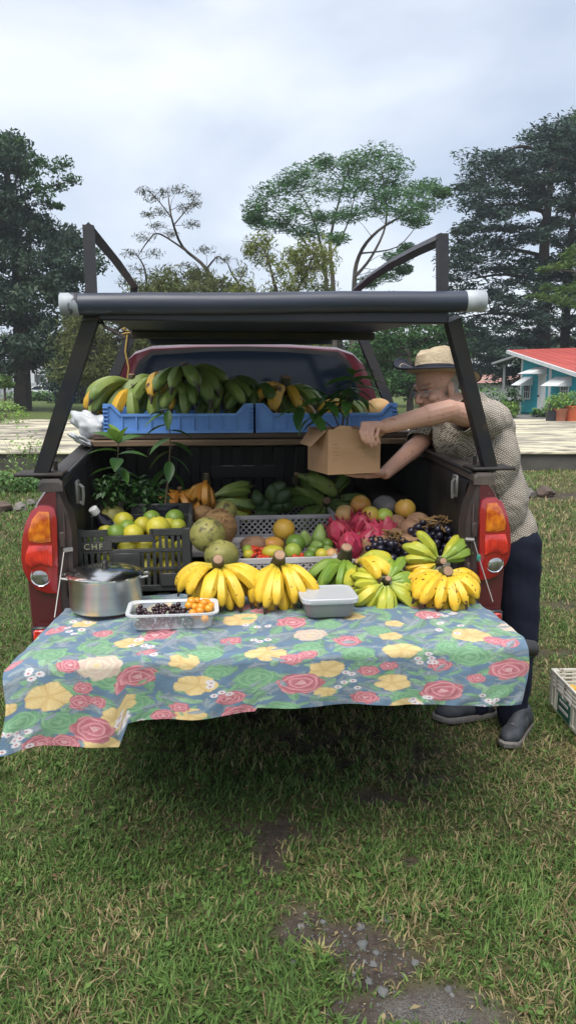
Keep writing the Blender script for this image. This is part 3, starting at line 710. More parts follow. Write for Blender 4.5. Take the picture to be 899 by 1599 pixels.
for sg in (1, -1):
    rows = []
    for v in VS:
        pr = side_profile(v)
        k = .012 if v == 0 else (.003 if v == .02 else 0)
        rows.append([(sg * (x - k), v, z) for x, z in pr])
    mb = MB(); mb.grid(rows)
    # tail face of the bed side, stepping in to the jamb
    p0 = side_profile(0)
    rows2 = [[(sg * (x - .012), 0, z) for x, z in p0], [(sg * .745, -.004, z) for x, z in p0]]
    mb.grid(rows2)
    body = mb.build('bed_side', MT['red_paint'], truck)
    # dusty jamb between lamp and bed opening
    mb = MB()
    jz = [.74, .80, .95, 1.10, 1.17, 1.21, 1.262]
    ju = [.700, .695, .690, .688, .700, .716, .728]
    mb.grid([[(sg * .752, -.001, z) for z in jz], [(sg * (u + .012), .004, z) for u, z in zip(ju, jz)], [(sg * u, .05, z) for u, z in zip(ju, jz)]])
    mb.box((sg * .722, -.004, 1.02), (.006, .012, .30), bev=.003)
    mb.box((sg * .730, -.006, 1.075), (.022, .014, .055), bev=.004)
    mb.box((sg * .716, -.002, .93), (.018, .012, .045), bev=.004)
    mb.build('jamb', MT['jamb'], truck)
    # inner wall and wheel box
    mb = MB()
    rows = []
    for k in range(31):
        v = .05 + k * .047
        rb_ = .006 if (k % 4) < 2 else 0
        rows.append([(sg * (.745 - rb_ * .2), v, 1.262 + .055 * v), (sg * (.722 - rb_), v, 1.235 + .055 * v), (sg * (.705 - rb_), v, 1.14), (sg * (.700 - rb_), v, .95), (sg * .695, v, .835)])
    mb.grid(rows); 
    wb = [(.62, .83), (.66, 1.02), (.80, 1.09), (1.15, 1.09), (1.29, 1.02), (1.33, .83)]
    mb.grid([[(sg * .70, v, z) for v, z in wb], [(sg * .53, v, z) for v, z in wb]])
    mb.add([(sg * .53, v, z) for v, z in wb], [tuple(range(6))])
    mb.build('bed_liner', MT['liner'], truck)
    # rail cap
    mb = MB(); rows = []
    for v in [-.004, .0, .03] + [.1 * k for k in range(1, 16)]:
        zr = 1.270 + .055 * v
        dz = -.012 if v < -.002 else 0
        rows.append([(sg * .798, v, zr - .018 + dz), (sg * .800, v, zr + .004 + dz), (sg * .788, v, zr + .014 + dz), (sg * .735, v, zr + .014 + dz), (sg * .722, v, zr + .004 + dz), (sg * .720, v, zr - .016 + dz)])
    mb.grid(rows); mb.add(rows[0], [tuple(range(6))]); mb.build('rail_cap', mat('dusty_worn_rail', (.085, .066, .054), (.022, .020, .020), 7, .6, bump=.2, stretch=(1, .3, 1)), truck)
    mb = MB(); mb.tube([(sg * .722, .03 + .07 * k, 1.270 + .055 * (.03 + .07 * k) + .012) for k in range(21)], .007, 6); mb.build('rail_seal', MT['black_trim'], truck)
    # tie down loop on the inner wall
    mb = MB(); mb.box((sg * .688, .10, 1.225), (.012, .05, .085), bev=.006); mb.tube([(sg * .680, .085, 1.19), (sg * .668, .07, 1.185), (sg * .664, .065, 1.215), (sg * .664, .065, 1.245), (sg * .678, .085, 1.252)], .0055, 6)
    mb.build('tie_loop', MT['cable'], truck)
    # tail lamp
    out = [(.744, 1.150), (.752, 1.186), (.767, 1.194), (.800, 1.196), (.826, 1.178), (.850, 1.128), (.862, 1.075), (.868, 1.017), (.864, .975), (.852, .945), (.822, .905), (.790, .892), (.754, .888), (.748, 1.0)]
    def lampshell(poly, v0, bulge, z0=1.04, r=(.06, .16), inset=.0):
        mb = MB(); cx = sum(p[0] for p in poly) / len(poly); cz = sum(p[1] for p in poly) / len(poly)
        rings = []
        for s_ in (1.0, .93, .75, .5, .25):
            rings.append([(sg * (cx + (x - cx) * s_), v0 - bulge * (1 - s_ ** 3) - .012 + .05 * max(0, (cx + (x - cx) * s_) - .835) * 1.2, cz + (z - cz) * s_) for x, z in poly])
        back = [(sg * x, v0 + .05 + (.10 if x > .83 else 0), z) for x, z in poly]
        rings = [back, [(sg * x, v0 + .0 + .05 * max(0, x - .835) * 1.2, z) for x, z in poly]] + rings
        n = len(poly); vs = [p for r_ in rings for p in r_]; fs = []
        for i in range(len(rings) - 1):
            for k in range(n): fs.append((i * n + k, i * n + (k + 1) % n, (i + 1) * n + (k + 1) % n, (i + 1) * n + k))
        fs.append(tuple((len(rings) - 1) * n + k for k in range(n)))
        mb.add(vs, fs); return mb
    lamp = lampshell(out, -.004, .012).build('tail_light', MT['lamp_dark'], truck, sharp=50)
    lampshell([(.765, 1.175), (.800, 1.178), (.822, 1.15), (.838, 1.105), (.835, 1.078), (.800, 1.070), (.765, 1.074)], -.017, .007).build('amber_lens', MT['amber'], lamp)
    lampshell([(.762, 1.060), (.838, 1.062), (.850, 1.03), (.853, 1.0), (.835, .985), (.800, .995), (.764, .985)], -.017, .006).build('red_lens', MT['lamp_red'], lamp)
    mb = MB(); M3 = Matrix.Rotation(math.pi / 2, 3, 'X')
    def ring(prof, cx, cy, cz, n=28):
        b2 = MB(); b2.lathe(prof, n); return [(cx + p[0], cy - p[2], cz + p[1]) for p in b2.v], b2.f
    vv, ff = ring([(.036, 0), (.036, .020), (.033, .024), (.030, .022)], sg * .806, 0, .951); mb.add(vv, ff); mb.build('chrome_ring', MT['chrome'], lamp)
    mb = MB(); vv, ff = ring([(.031, .004), (.031, .021), (.024, .026), (.012, .029), (.0001, .030)], sg * .806, 0, .951); mb.add(vv, ff); mb.build('reverse_lens', MT['lamp_clear'], lamp)
    # bumper end with its reflector
    mb = MB(); rows = []
    for z, uo, ui in ((.42, .80, .60), (.50, .845, .60), (.70, .86, .60), (.765, .860, .60), (.785, .852, .60)):
        rows.append([(sg * ui, -.01, z), (sg * (uo - .10), -.012, z), (sg * (uo - .03), -.006, z), (sg * uo, .03, z), (sg * (uo + .002), .20, z)])
    mb.grid(rows); bump = mb.build('bumper_end', MT['red_paint'], truck)
    mb = MB(); mb.box((sg * .815, -.016, .735), (.062, .02, .075), bev=.006); mb.build('reflector_frame', MT['black_trim'], bump)
    mb = MB(); mb.box((sg * .815, -.024, .735), (.048, .02, .058), bev=.005); mb.build('reflector', MT['lamp_red'], bump)
    # steel cable that holds the tailgate
    mb = MB(); mb.tube([(sg * .725, -.012, 1.04), (sg * .728, -.10, .955), (sg * .732, -.20, .86)], .0022, 6); mb.tube([(sg * .7, 0, 1.04), (sg * .728, -.015, 1.04)], .008, 8)
    mb.build('tailgate_cable', MT['cable'], truck)
mb = MB(); mb.box((.726, -.068, .985), (.014, .014, .026), bev=.004); mb.build('cable_tie', MT['teal'], truck)
# floor, bulkhead
mb = MB(); mb.box((0, .74, .815), (1.40, 1.50, .02))
for k in range(13): mb.box((-.60 + k * .10, .74, .829), (.05, 1.48, .008), bev=.003)
mb.build('bed_floor', MT['liner'], truck)
mb = MB(); mb.box((0, 1.49, 1.07), (1.46, .03, .56))
for k in range(12): mb.box((-.62 + k * .113, 1.468, 1.08), (.055, .02, .38), bev=.008)
mb.box((0, 1.468, 1.30), (1.44, .03, .05), bev=.01)
mb.build('bulkhead', MT['liner'], truck)
mb = MB(); mb.box((0, 1.465, 1.13), (.40, .016, .07), bev=.004); mb.build('bulkhead_plate', MT['black_trim'], truck)
# tailgate, laid flat
mb = MB(); mb.box((0, -.265, .795), (1.44, .52, .055), bev=.015); tg = mb.build('tailgate', MT['red_paint'], truck)
mb = MB(); mb.box((0, -.265, .825), (1.36, .46, .010), bev=.004); mb.build('tailgate_liner', MT['liner'], tg)
for k, (z, uu, r_) in enumerate(((.80, .725, .027), (.730, .695, .030), (.668, .688, .028))):
    mb = MB(); mb.tube([(uu - .06, -.492, z), (uu, -.492, z), (uu + .024, -.49, z - .004), (uu + .031, -.485, z - .006)], [r_, r_, r_ * .93, r_ * .5], 14)
    mb.build('rubber_stop', MT['black_trim'], tg)
mb = MB(); mb.box((0, .02, .60), (1.30, .06, .20), bev=.02); mb.box((0, .9, .55), (.9, 1.6, .12)); mb.tube([(-.72, 1.0, .37), (.72, 1.0, .37)], .06, 10)
mb.build('underframe', MT['black_trim'], truck)
# cab
def cab_sec(v, top, shrink=0):
    P = [(.80, .45), (.845, .70), (.845, .98), (.815, 1.22)]
    for x, f in ((.745, .42), (.675, .72), (.640, .84), (.585, .925), (.50, .972), (.25, .993), (0, 1.0)):
        z = 1.22 + (top - 1.22) * f
        k = (top - 1.22) / .60
        P.append((x + (1 - k) * .10 * (1 if x > .3 else 0), z))
    return P
rows = []
for v, top in ((1.53, 1.80), (1.56, 1.815), (1.65, 1.822), (2.1, 1.835), (2.6, 1.83), (2.95, 1.79), (3.1, 1.72), (3.75, 1.30), (4.2, 1.27), (4.9, 1.20), (5.05, 1.05), (5.10, .7)):
    P = cab_sec(v, top); full = [(x, v, z) for x, z in P] + [(-x, v, z) for x, z in P[-2::-1]]
    rows.append(full)
mb = MB(); mb.grid(rows); mb.add(rows[0], [tuple(range(len(rows[0])))]); mb.add(rows[-1], [tuple(range(len(rows[-1])))])
cab = mb.build('cab', MT['red_paint'], truck, sharp=35)
def ring2(pts, v, dv): return [(x, v + dv, z) for x, z in pts]
win = [(-.62, 1.30), (.62, 1.30), (.64, 1.42), (.60, 1.60), (.555, 1.70), (.49, 1.752), (.2, 1.772), (0, 1.776), (-.2, 1.772), (-.49, 1.752), (-.555, 1.70), (-.60, 1.60), (-.64, 1.42)]
mb = MB(); s1 = [(x * 1.025, 1.50 + (z - 1.5) * 1.06 + .006) for x, z in win]
mb.prism(s1, lambda x, z: (x, 1.526, z), lambda x, z: (x, 1.54, z)); rw = mb.build('rear_window', MT['black_trim'], truck)
mb = MB(); mb.prism(win, lambda x, z: (x, 1.519 + .03 * max(0, z - 1.3) * .2, z), lambda x, z: (x, 1.535, z)); mb.build('glass', MT['glass'], rw)
for sg in (1, -1):
    mb = MB(); pts = [(1.75, 1.26), (3.35, 1.26), (2.95, 1.66), (2.5, 1.735), (1.85, 1.725)]
    def sidept(o): return lambda v, z: (sg * (.815 - (z - 1.22) * .31 + o), v, z)
    mb.prism(pts, sidept(.014), sidept(-.03)); mb.build('side_window', MT['glass'], truck)
for sg in (1, -1):
    for v in (1.0, 4.15):
        prof = [(.20, -.11), (.30, -.115), (.345, -.10), (.355, -.06), (.355, .06), (.345, .10), (.30, .115), (.20, .11)]
        b2 = MB(); b2.lathe(prof, 28); mb = MB(); mb.add([(sg * .70 + p[2], v + p[0], .355 + p[1]) for p in b2.v], b2.f); wh = mb.build('wheel', MT['rubber'], truck)
        b2 = MB(); b2.lathe([(.205, -.10), (.205, .09), (.16, .075), (.12, .02), (.07, .05), (.0001, .06)], 20); mb = MB(); mb.add([(sg * (.70 + p[2]), v + p[0], .355 + p[1]) for p in b2.v], b2.f); mb.build('rim', MT['zinc'], wh)
# the welded rack over the bed
rack = bpy.data.objects.new('cargo_rack', None); COL.objects.link(rack); rack.parent = truck; rack.empty_display_size = .1
def bar(pts, h=.022, name='bar', m='dark_metal'):
    b = MB(); b.tube(pts, h, 4, sq=True, up=(0, 1, 0)); return b.build(name, MT[m], rack, smooth=False)
for sg in (1, -1):
    bar([(sg * .803, .055, 1.285), (sg * .585, -.095, 1.815)], .023, 'rear_leg', 'dark_metal')
    b = MB(); b.box((sg * .80, .06, 1.297), (.16, .12, .012), bev=.004); b.tube([(sg * .84, .01, 1.300), (sg * .872, .008, 1.302)], .006, 6); b.tube([(sg * .76, .10, 1.30), (sg * .76, .10, 1.335)], .008, 6); b.build('foot_plate', MT['rusty'], rack)
    bar([(sg * (.586 if sg < 0 else .552), -.10, 1.80), (sg * (.586 if sg < 0 else .541), -.10, 2.083)], .0165, 'rear_post')
    bar([(sg * .80, 1.30, 1.345), (sg * .585, 1.30, 1.84)], .023, 'front_leg')
    bar([(sg * .578, 1.30, 1.83), (sg * .560, 1.30, 2.083)], .0165, 'front_post')
bar([(-.586, -.100, 2.074), (-.575, .6, 2.085), (-.562, 1.31, 2.076)], .0145, 'top_rail')
bar([(.541, -.100, 2.068), (.555, .2, 2.087), (.56, .6, 2.100), (.556, .95, 2.094), (.548, 1.31, 2.070)], .0145, 'top_rail')
b = MB(); b.grid([[(-.560, -.08, 1.812), (0, -.08, 1.814), (.575, -.08, 1.818)], [(-.525, .6, 1.816), (0, .6, 1.813), (.50, .6, 1.82)], [(-.49, 1.30, 1.815), (0, 1.30, 1.815), (.42, 1.30, 1.822)]])
b.grid([[(-.560, -.08, 1.826), (0, -.08, 1.828), (.575, -.08, 1.832)], [(-.525, .6, 1.83), (0, .6, 1.827), (.50, .6, 1.834)], [(-.49, 1.30, 1.829), (0, 1.30, 1.829), (.42, 1.30, 1.836)]])
b.build('rack_panel', MT['tarp'], rack, fix=False)
b = MB(); b.tube([(-.49, 1.302, 1.808), (.43, 1.302, 1.815)], .013, 4, sq=True); b.build('panel_lip', MT['pipe'], rack)
b = MB(); b.box((0, -.100, 1.828), (1.13, .05, .062), bev=.005); b.build('cross_bar', MT['tarp'], rack)
b = MB(); b.box((-.02, .62, 1.80), (1.02, .04, .03), bev=.004); b.build('cross_bar', MT['rusty'], rack)
pa, pb = Vector((-.676, -.135, 1.842)), Vector((.680, -.135, 1.870))
pd = (pb - pa).normalized()
b = MB(); npt = 24
b.tube([pa + (pb - pa) * (.03 + .94 * k / npt) + Vector((0, 0, .0012 * math.sin(k * .5))) for k in range(npt + 1)], [.0335 + .0004 * math.sin(k * 1.7) for k in range(npt + 1)], 20)
pipe = b.build('pipe', MT['pipe'], rack)
for q0, q1 in ((pa, pa + pd * .056), (pb - pd * .066, pb)):
    b = MB(); b.tube([q0, q0 + (q1 - q0) * .04, q0 + (q1 - q0) * .96, q1], [.0335, .0352, .0352, .0335], 20); b.build('pipe_end', MT['pipe_end'], pipe)
b = MB(); b.tube([(-.56, -.09, 1.80), (-.545, -.13, 1.775), (-.52, -.15, 1.765), (-.48, -.16, 1.74)], .005, 6); b.tube([(-.585 + .03 * math.cos(a), -.10 + .03 * math.sin(a), 1.79 + .002 * a) for a in np.linspace(0, 12, 30)], .004, 5); b.build('wire_tie', MT['rusty'], rack)
b = MB(); b.tube([(-.60, 1.27, 1.84), (-.612, 1.262, 1.76), (-.598, 1.262, 1.68), (-.607, 1.262, 1.62)], .0045, 6); b.tube([(-.592 + .035 * math.cos(a), 1.30 + .035 * math.sin(a), 1.83 + .004 * a) for a in np.linspace(0, 12, 30)], .004, 5); b.build('cord', MT['yellow_cord'], rack)
# boards across the bed rails
for nm, (u0, u1, v0, z0, h, m) in {'a': (-.762, .72, .75, 1.330, .026, 'wood'), 'b': (-.722, .735, .775, 1.3595, .025, 'wood_dark')}.items():
    mb = MB(); q = 18
    for k in range(q):
        pass
    mb.box((0, 0, 0), (u1 - u0, .30 if m == 'wood' else .62, h), bev=.004)
    o = mb.build('shelf_board', MT[m], None, loc=W((u0 + u1) / 2, v0 + (.15 if m == 'wood' else .31), z0 + h / 2), rot=(0, 0, YAW))
    tag(o, 'pale lower board laid across the bed rails' if m == 'wood' else 'dark upper board under the two blue crates', 'board')

# ------------------------------------------------------------------ flowered cloth on the tailgate
CU0, CU1, CS1 = -.86, .775, 1.02
NU, NS = 830, 500
def cloth_hem(u):
    return np.interp(u, [-.86, -.84, -.527, -.498, -.3, -.108, -.098, .2, .5, .72, .775], [.612, .604, .560, .632, .640, .650, .662, .654, .643, .630, .628])
V_EDGE = -.535
def cloth_pt(u, s, hem=True):
    """s runs from the back edge over the tailgate and down the front"""
    top = .60
    uu = u; zt = .838
    flat = np.minimum(s, top)
    v = .10 - flat
    rad = .035; h = np.clip(s - top, 0, None)
    drop_len = np.maximum(.802 - cloth_hem(u), .05)
    h = h / (CS1 - top) * (drop_len + .050)
    ang = np.clip(h / rad, 0, np.pi / 2 * .94)
    v = v - np.sin(ang) * rad
    z = zt - rad * (1 - np.cos(ang)) - np.clip(h - rad * np.pi / 2 * .94, 0, None) * .995
    dwn = np.clip(h / .25, 0, 1.3)
    fold = .014 * np.sin(u * 21 + 1.0) * vnoise(u, u * 0, .3, 31) + .011 * np.sin(u * 9.0 + 2.0 + h * 4) + .010 * (vnoise(u, h, .10, 32) - .5)
    v = v - dwn * fold - .030 * dwn * np.clip((-u - .5) * 3, 0, 1)
    z = z + np.clip(1 - dwn * 2, 0, 1) * (.012 * (vnoise(u, s, .16, 33) - .5) + .007 * (vnoise(u + s, s * .6, .045, 34) - .5))
    # left side: past the end of the tailgate the cloth sags; toward the bed it tucks in
    over = np.clip((-u - .735) / .125, 0, 1)
    z = z - over ** 1.5 * .035 * np.clip(s / .6, 0, 1)
    lim_l = -.735 - .082 * np.clip((s - .12) / .5, 0, 1)
    lim_r = .712 - .004 * np.clip((s - .3) / .35, 0, 1)
    uu = lim_l + (u - CU0) / (CU1 - CU0) * (lim_r - lim_l)
    side = np.clip((s - top) / .2, 0, 1)
    uu = uu + side * .012 * np.sin(h * 18) * np.clip((abs(u) - .5) * 3, 0, 1)
    # crease ridges
    z = z + .004 * np.exp(-((u + .30 + .15 * s) / .012) ** 2) * (s < .63) + .0035 * np.exp(-((u - .22 - .1 * s) / .010) ** 2) * (s < .63)
    v = v - .010 * (vnoise(u + h * .5, h * .5, .06, 36) - .5) * dwn - .004 * np.sin(u * 60 + s * 50) * (vnoise(u, s, .2, 35) - .35) * dwn
    return uu, v, z
ug, sg_ = np.meshgrid(np.linspace(CU0, CU1, NU), np.linspace(0, CS1, NS))
cu, cv, cz = cloth_pt(ug, sg_)
# the print on the cloth
CLO = np.zeros((NS, NU, 3)); CLO[:] = (.080, .150, .235)
CLO *= (1 + .25 * (vnoise(ug, sg_, .02, 41) - .5))[..., None] * (1 + .15 * (vnoise(ug, sg_, .12, 42) - .5))[..., None]
def cloth_uv(px, py):
    """cloth coordinates (u, s) seen at a pixel, by nearest vertex"""
    r = ray(px, py)
    X = TO[0] + TR[0] * cu + TF[0] * cv; Y = TO[1] + TR[1] * cu + TF[1] * cv
    D = np.stack([X - CC[0], Y - CC[1], cz - CC[2]], -1)
    k = (D @ r) / (r @ r)
    e = ((D - k[..., None] * r) ** 2).sum(-1)
    i = np.unravel_index(np.argmin(e), e.shape)
    return ug[i], sg_[i]
SC = (CU1 - CU0) / 1.46      # print scale: u is a little wider than the cloth
def win_(u, s, r):
    i0, i1 = np.searchsorted(sg_[:, 0], [s - r, s + r]); k0, k1 = np.searchsorted(ug[0], [u - r * SC, u + r * SC])
    return slice(i0, i1), slice(k0, k1)
def blend(sl, a, col):
    CLO[sl] = CLO[sl] * (1 - a[..., None]) + col * a[..., None]
def aa(d, w=.0028): return np.clip(.5 - d / w, 0, 1)
def leafp(u, s, ang, ln, wd, col, vein=.6):
    sl = win_(u, s, ln); x = (ug[sl] - u) / SC; y = sg_[sl] - s
    a = x * math.cos(ang) + y * math.sin(ang); b = -x * math.sin(ang) + y * math.cos(ang)
    t = np.clip(a / ln * .5 + .5, 0, 1)
    prof = wd * np.sin(np.pi * t ** .8) ** .8
    m = aa(np.abs(b) - prof)
    shade = 1 + .35 * (vnoise(x, y, .012, 51) - .5) - .22 * (b > 0) + .15 * np.sin((np.abs(b) * 1.2 + a) * 420) * .5
    blend(sl, m * .92, np.array(col) * shade[..., None])
    blend(sl, m * aa(np.abs(b) - .0008, .002) * vein, np.array((.32, .42, .34)))
def rose(u, s, r, cols, petals=5, ry=1.0, seed=0, core=True):
    sl = win_(u, s, r * 1.35); x = (ug[sl] - u) / SC; y = (sg_[sl] - s) / ry
    g = random.Random(seed * 7 + int(u * 1000)); ph = g.uniform(0, 6.3)
    ox, oy = g.uniform(-.18, .18) * r, g.uniform(-.12, .12) * r
    th = np.arctan2(y, x) + ph; rr = np.hypot(x, y)
    wob = (vnoise(x + seed, y, r * .30, 61 + seed) - .5)
    edge = r * (.86 + .15 * np.abs(np.sin(th * petals / 2)) ** .6 + .22 * wob)
    m = aa(rr - edge)
    r2 = np.hypot(x - ox, y - oy) / r; t2 = np.arctan2(y - oy, x - ox) + ph
    if petals <= 5:      # open ruffled bloom: broad petals with veins running to the heart
        k = np.abs(np.sin(t2 * petals / 2))
        lt = .25 + .55 * k ** .5 + .25 * np.sin(t2 * 23 + 6 * wob) * np.clip(r2, 0, 1) + .3 * (r2 - .5)
        lt = lt * (1 - .45 * np.exp(-(k / .12) ** 2))
        c1 = aa((r2 - .20) * r, .004)
    else:                # rose: overlapping rings of petals, each dark at its foot and pale at its lip
        q = r2 * 3.4 + .42 * np.abs(np.sin(t2 * 1.5 + np.floor(r2 * 3.4) * 1.3)) + .5 * wob
        fr = q - np.floor(q)
        lt = fr ** 1.3 * 1.15 - .10 + .25 * (vnoise(x, y, r * .12, 63) - .5)
        lt = np.where(fr > .90, 1.15, lt)
        c1 = aa((r2 - .16) * r, .004) * .5
    lt = np.clip(lt, 0, 1.15)
    c = np.array(cols[0])[None, None] * (1 - lt[..., None]) + np.array(cols[1])[None, None] * lt[..., None]
    blend(sl, m, c)
    blend(sl, aa(np.abs(rr - edge + .0015) - .001, .002) * m * .5, np.array(cols[0]) * .8)
    if core: blend(sl, c1 * .8, np.array(cols[2]))
    FLW.append((u, s))
FLW = []
PINK = ((.36, .07, .10), (.62, .27, .29), (.70, .54, .52)); YEL = ((.47, .29, .08), (.66, .50, .22), (.52, .36, .12)); PALE = ((.50, .36, .30), (.55, .50, .36), (.62, .50, .12)); GRN = ((.10, .26, .13), (.20, .38, .20), (.25, .42, .24))
def daisy(u, s, r):
    sl = win_(u, s, r * 1.4); x = (ug[sl] - u) / SC; y = sg_[sl] - s
    th = np.arctan2(y, x); rr = np.hypot(x, y)
    m = aa(rr - r * (.72 + .28 * np.abs(np.sin(th * 4))), .003)
    blend(sl, m, np.array((.62, .60, .62))); blend(sl, aa(rr - r * .33, .003), np.array((.40, .10, .12)))
rg = random.Random(5)
for k in range(1150):       # foliage all over the ground
    c = rg.choice([(.14, .31, .15), (.20, .36, .20), (.11, .25, .15), (.17, .22, .27), (.21, .25, .30), (.15, .20, .26)])
    ln = rg.uniform(.018, .050)
    leafp(rg.uniform(CU0, CU1), rg.uniform(0, CS1), rg.uniform(0, 6.3), ln, ln * rg.uniform(.30, .48), c)
for px, py, r in ((240, 1175, 30), (150, 1010, 24), (80, 1020, 22), (205, 1100, 28), (95, 1130, 26), (320, 1020, 24), (400, 1060, 30), (560, 1020, 24), (590, 985, 22), (735, 1025, 30), (700, 1010, 20), (440, 1110, 24), (640, 1090, 26), (30, 1130, 25), (510, 975, 22), (170, 1060, 24), (90, 1085, 24), (480, 1010, 22), (340, 1050, 20), (780, 1080, 20)):
    u, s = cloth_uv(px, py); rose(u, s, r * .0021, GRN, 6, seed=int(px) % 9)
for px, py, r, ry in ((75, 1088, 30, 1), (185, 1122, 25, 1), (305, 1070, 28, 1), (288, 1034, 21, 1), (415, 1018, 28, 1), (510, 1045, 26, 1), (628, 1015, 26, 1), (613, 1066, 25, 1), (610, 993, 17, 1), (735, 992, 28, 1), (158, 1166, 24, 1), (298, 1118, 22, 1), (375, 968, 28, 1), (635, 1108, 22, 1), (10, 1110, 14, 1), (250, 948, 24, 1), (820, 1040, 12, 1)):
    u, s = cloth_uv(px, py); rose(u, s, r * .00212, YEL, 5, seed=int(py) % 11)
for px, py, r in ((470, 1068, 32), (690, 1080, 31), (795, 1045, 29), (212, 1056, 28), (145, 1140, 28), (372, 1113, 24), (543, 1001, 20), (455, 972, 24), (245, 992, 26), (770, 1000, 15), (795, 1003, 15), (255, 1117, 17), (575, 1048, 15), (607, 1040, 13), (128, 1097, 17), (150, 1098, 14), (60, 1162, 20), (100, 1160, 18), (280, 1105, 14), (20, 1040, 14), (670, 960, 22), (500, 945, 22), (455, 1030, 17), (480, 1022, 14), (130, 1075, 13), (360, 1000, 15), (185, 960, 20)):
    u, s = cloth_uv(px, py); rose(u, s, r * .00212, PINK, 6, seed=int(px) % 13)
for px, py, r in ((155, 1040, 30), (485, 992, 26), (805, 970, 20)):
    u, s = cloth_uv(px, py); rose(u, s, r * .0021, PALE, 7, seed=3)
k = 0
while k < 30:          # the smaller blooms between
    u, s = rg.uniform(CU0 + .03, CU1 - .03), rg.uniform(.03, CS1 - .03)
    if any((u - a) ** 2 + (s - b) ** 2 < .088 ** 2 for a, b in FLW): 
        k += .05; continue
    (rose(u, s, rg.uniform(.026, .042), PINK, 6, seed=int(k)) if rg.random() < .55 else rose(u, s, rg.uniform(.030, .045), YEL, 5, seed=int(k))); k += 1
for px, py in ((50, 1050), (345, 1080), (545, 1066), (670, 1025), (205, 1135), (655, 1105), (760, 1102), (700, 972), (20, 1160), (400, 985), (125, 980), (225, 1010), (30, 1150), (690, 970)):
    for k in range(6):
        u, s = cloth_uv(px + rg.uniform(-20, 20), py + rg.uniform(-17, 17)); daisy(u, s, .0125)
for k in range(70):
    ln = rg.uniform(.014, .03)
    leafp(rg.uniform(CU0, CU1), rg.uniform(0, CS1), rg.uniform(0, 6.3), ln, ln * rg.uniform(.3, .45), rg.choice([(.18, .36, .17), (.22, .26, .31), (.19, .24, .29)]))
# faded by washing: drawn a little toward a chalky grey
CLO = CLO * .90 + np.array((.28, .30, .31)) * .16
CLO *= (1 + .12 * (vnoise(ug * 300, sg_ * 300, 1.0, 71) - .5))[..., None]
ci = np.arange(NU * NS).reshape(NS, NU)
CFc = np.stack([ci[:-1, :-1], ci[:-1, 1:], ci[1:, 1:], ci[1:, :-1]], -1).reshape(-1, 4)
cm = attr_mat('flowered_cloth', 'print', .75, .06, bump=.12, bscale=400, sheen=.1)
cl_me = fast_mesh('tablecloth', np.stack([cu.ravel(), cv.ravel(), cz.ravel()], 1), CFc, cm, dict(print=('FLOAT_COLOR', np.concatenate([CLO.reshape(-1, 3), np.ones((NU * NS, 1))], 1))), True)
tag(put('tablecloth', cl_me, None, W(0, 0, 0), (0, 0, YAW)), 'blue cloth printed with pink and yellow roses over the tailgate', 'tablecloth')

# ------------------------------------------------------------------ fruit builders
def banana_mesh(name, m, Ln, R, e0, e1, seed=0, n=10):
    rg = random.Random(seed)
    K = 13; mb = MB()
    pts, rad, tv_ = [], [], []
    y = z = x = 0.0; ds = Ln / (K - 1); bend = rg.uniform(-.12, .12)
    for k in range(K):
        t = k / (K - 1)
        e = R_(e0 + (e1 - e0) * t ** 1.1)
        pts.append((x, -y, z))
        y += math.cos(e) * ds; z += math.sin(e) * ds; x += bend * math.sin(t * 3) * ds
        body = min(1, .36 + 2.6 * max(0, t - .10)) if t < .36 else 1
        if t > .74: body = max(.30, 1 - ((t - .74) / .26) ** 2.0 * .74)
        rad.append(R * body * (1 + .03 * math.sin(t * 9 + seed))); tv_.append(t)
    pts.append((x, -y - math.cos(R_(e1)) * ds * .05, z + math.sin(R_(e1)) * ds * .25)); rad.append(R * .17); tv_.append(1.0)
    mb.tube(pts, rad, n, tvals=tv_)
    # five soft edges along the skin
    v = []
    for i, p in enumerate(mb.v):
        k = i % n; c = pts[i // n]
        f = 1 + .075 * math.cos(math.pi * k)
        v.append(tuple(c[j] + (p[j] - c[j]) * f for j in range(3)))
    mb.v = v
    me = mb.mesh(name, MT[m], True, 60); fix_normals(me); return me
BAN = {}
def ban(m, Ln, R, e0, e1, k):
    key = (m, round(Ln, 3), round(R, 4), e0, e1, k)
    if key not in BAN: BAN[key] = banana_mesh('banana', m, Ln, R, e0, e1, seed=k)
    return BAN[key]
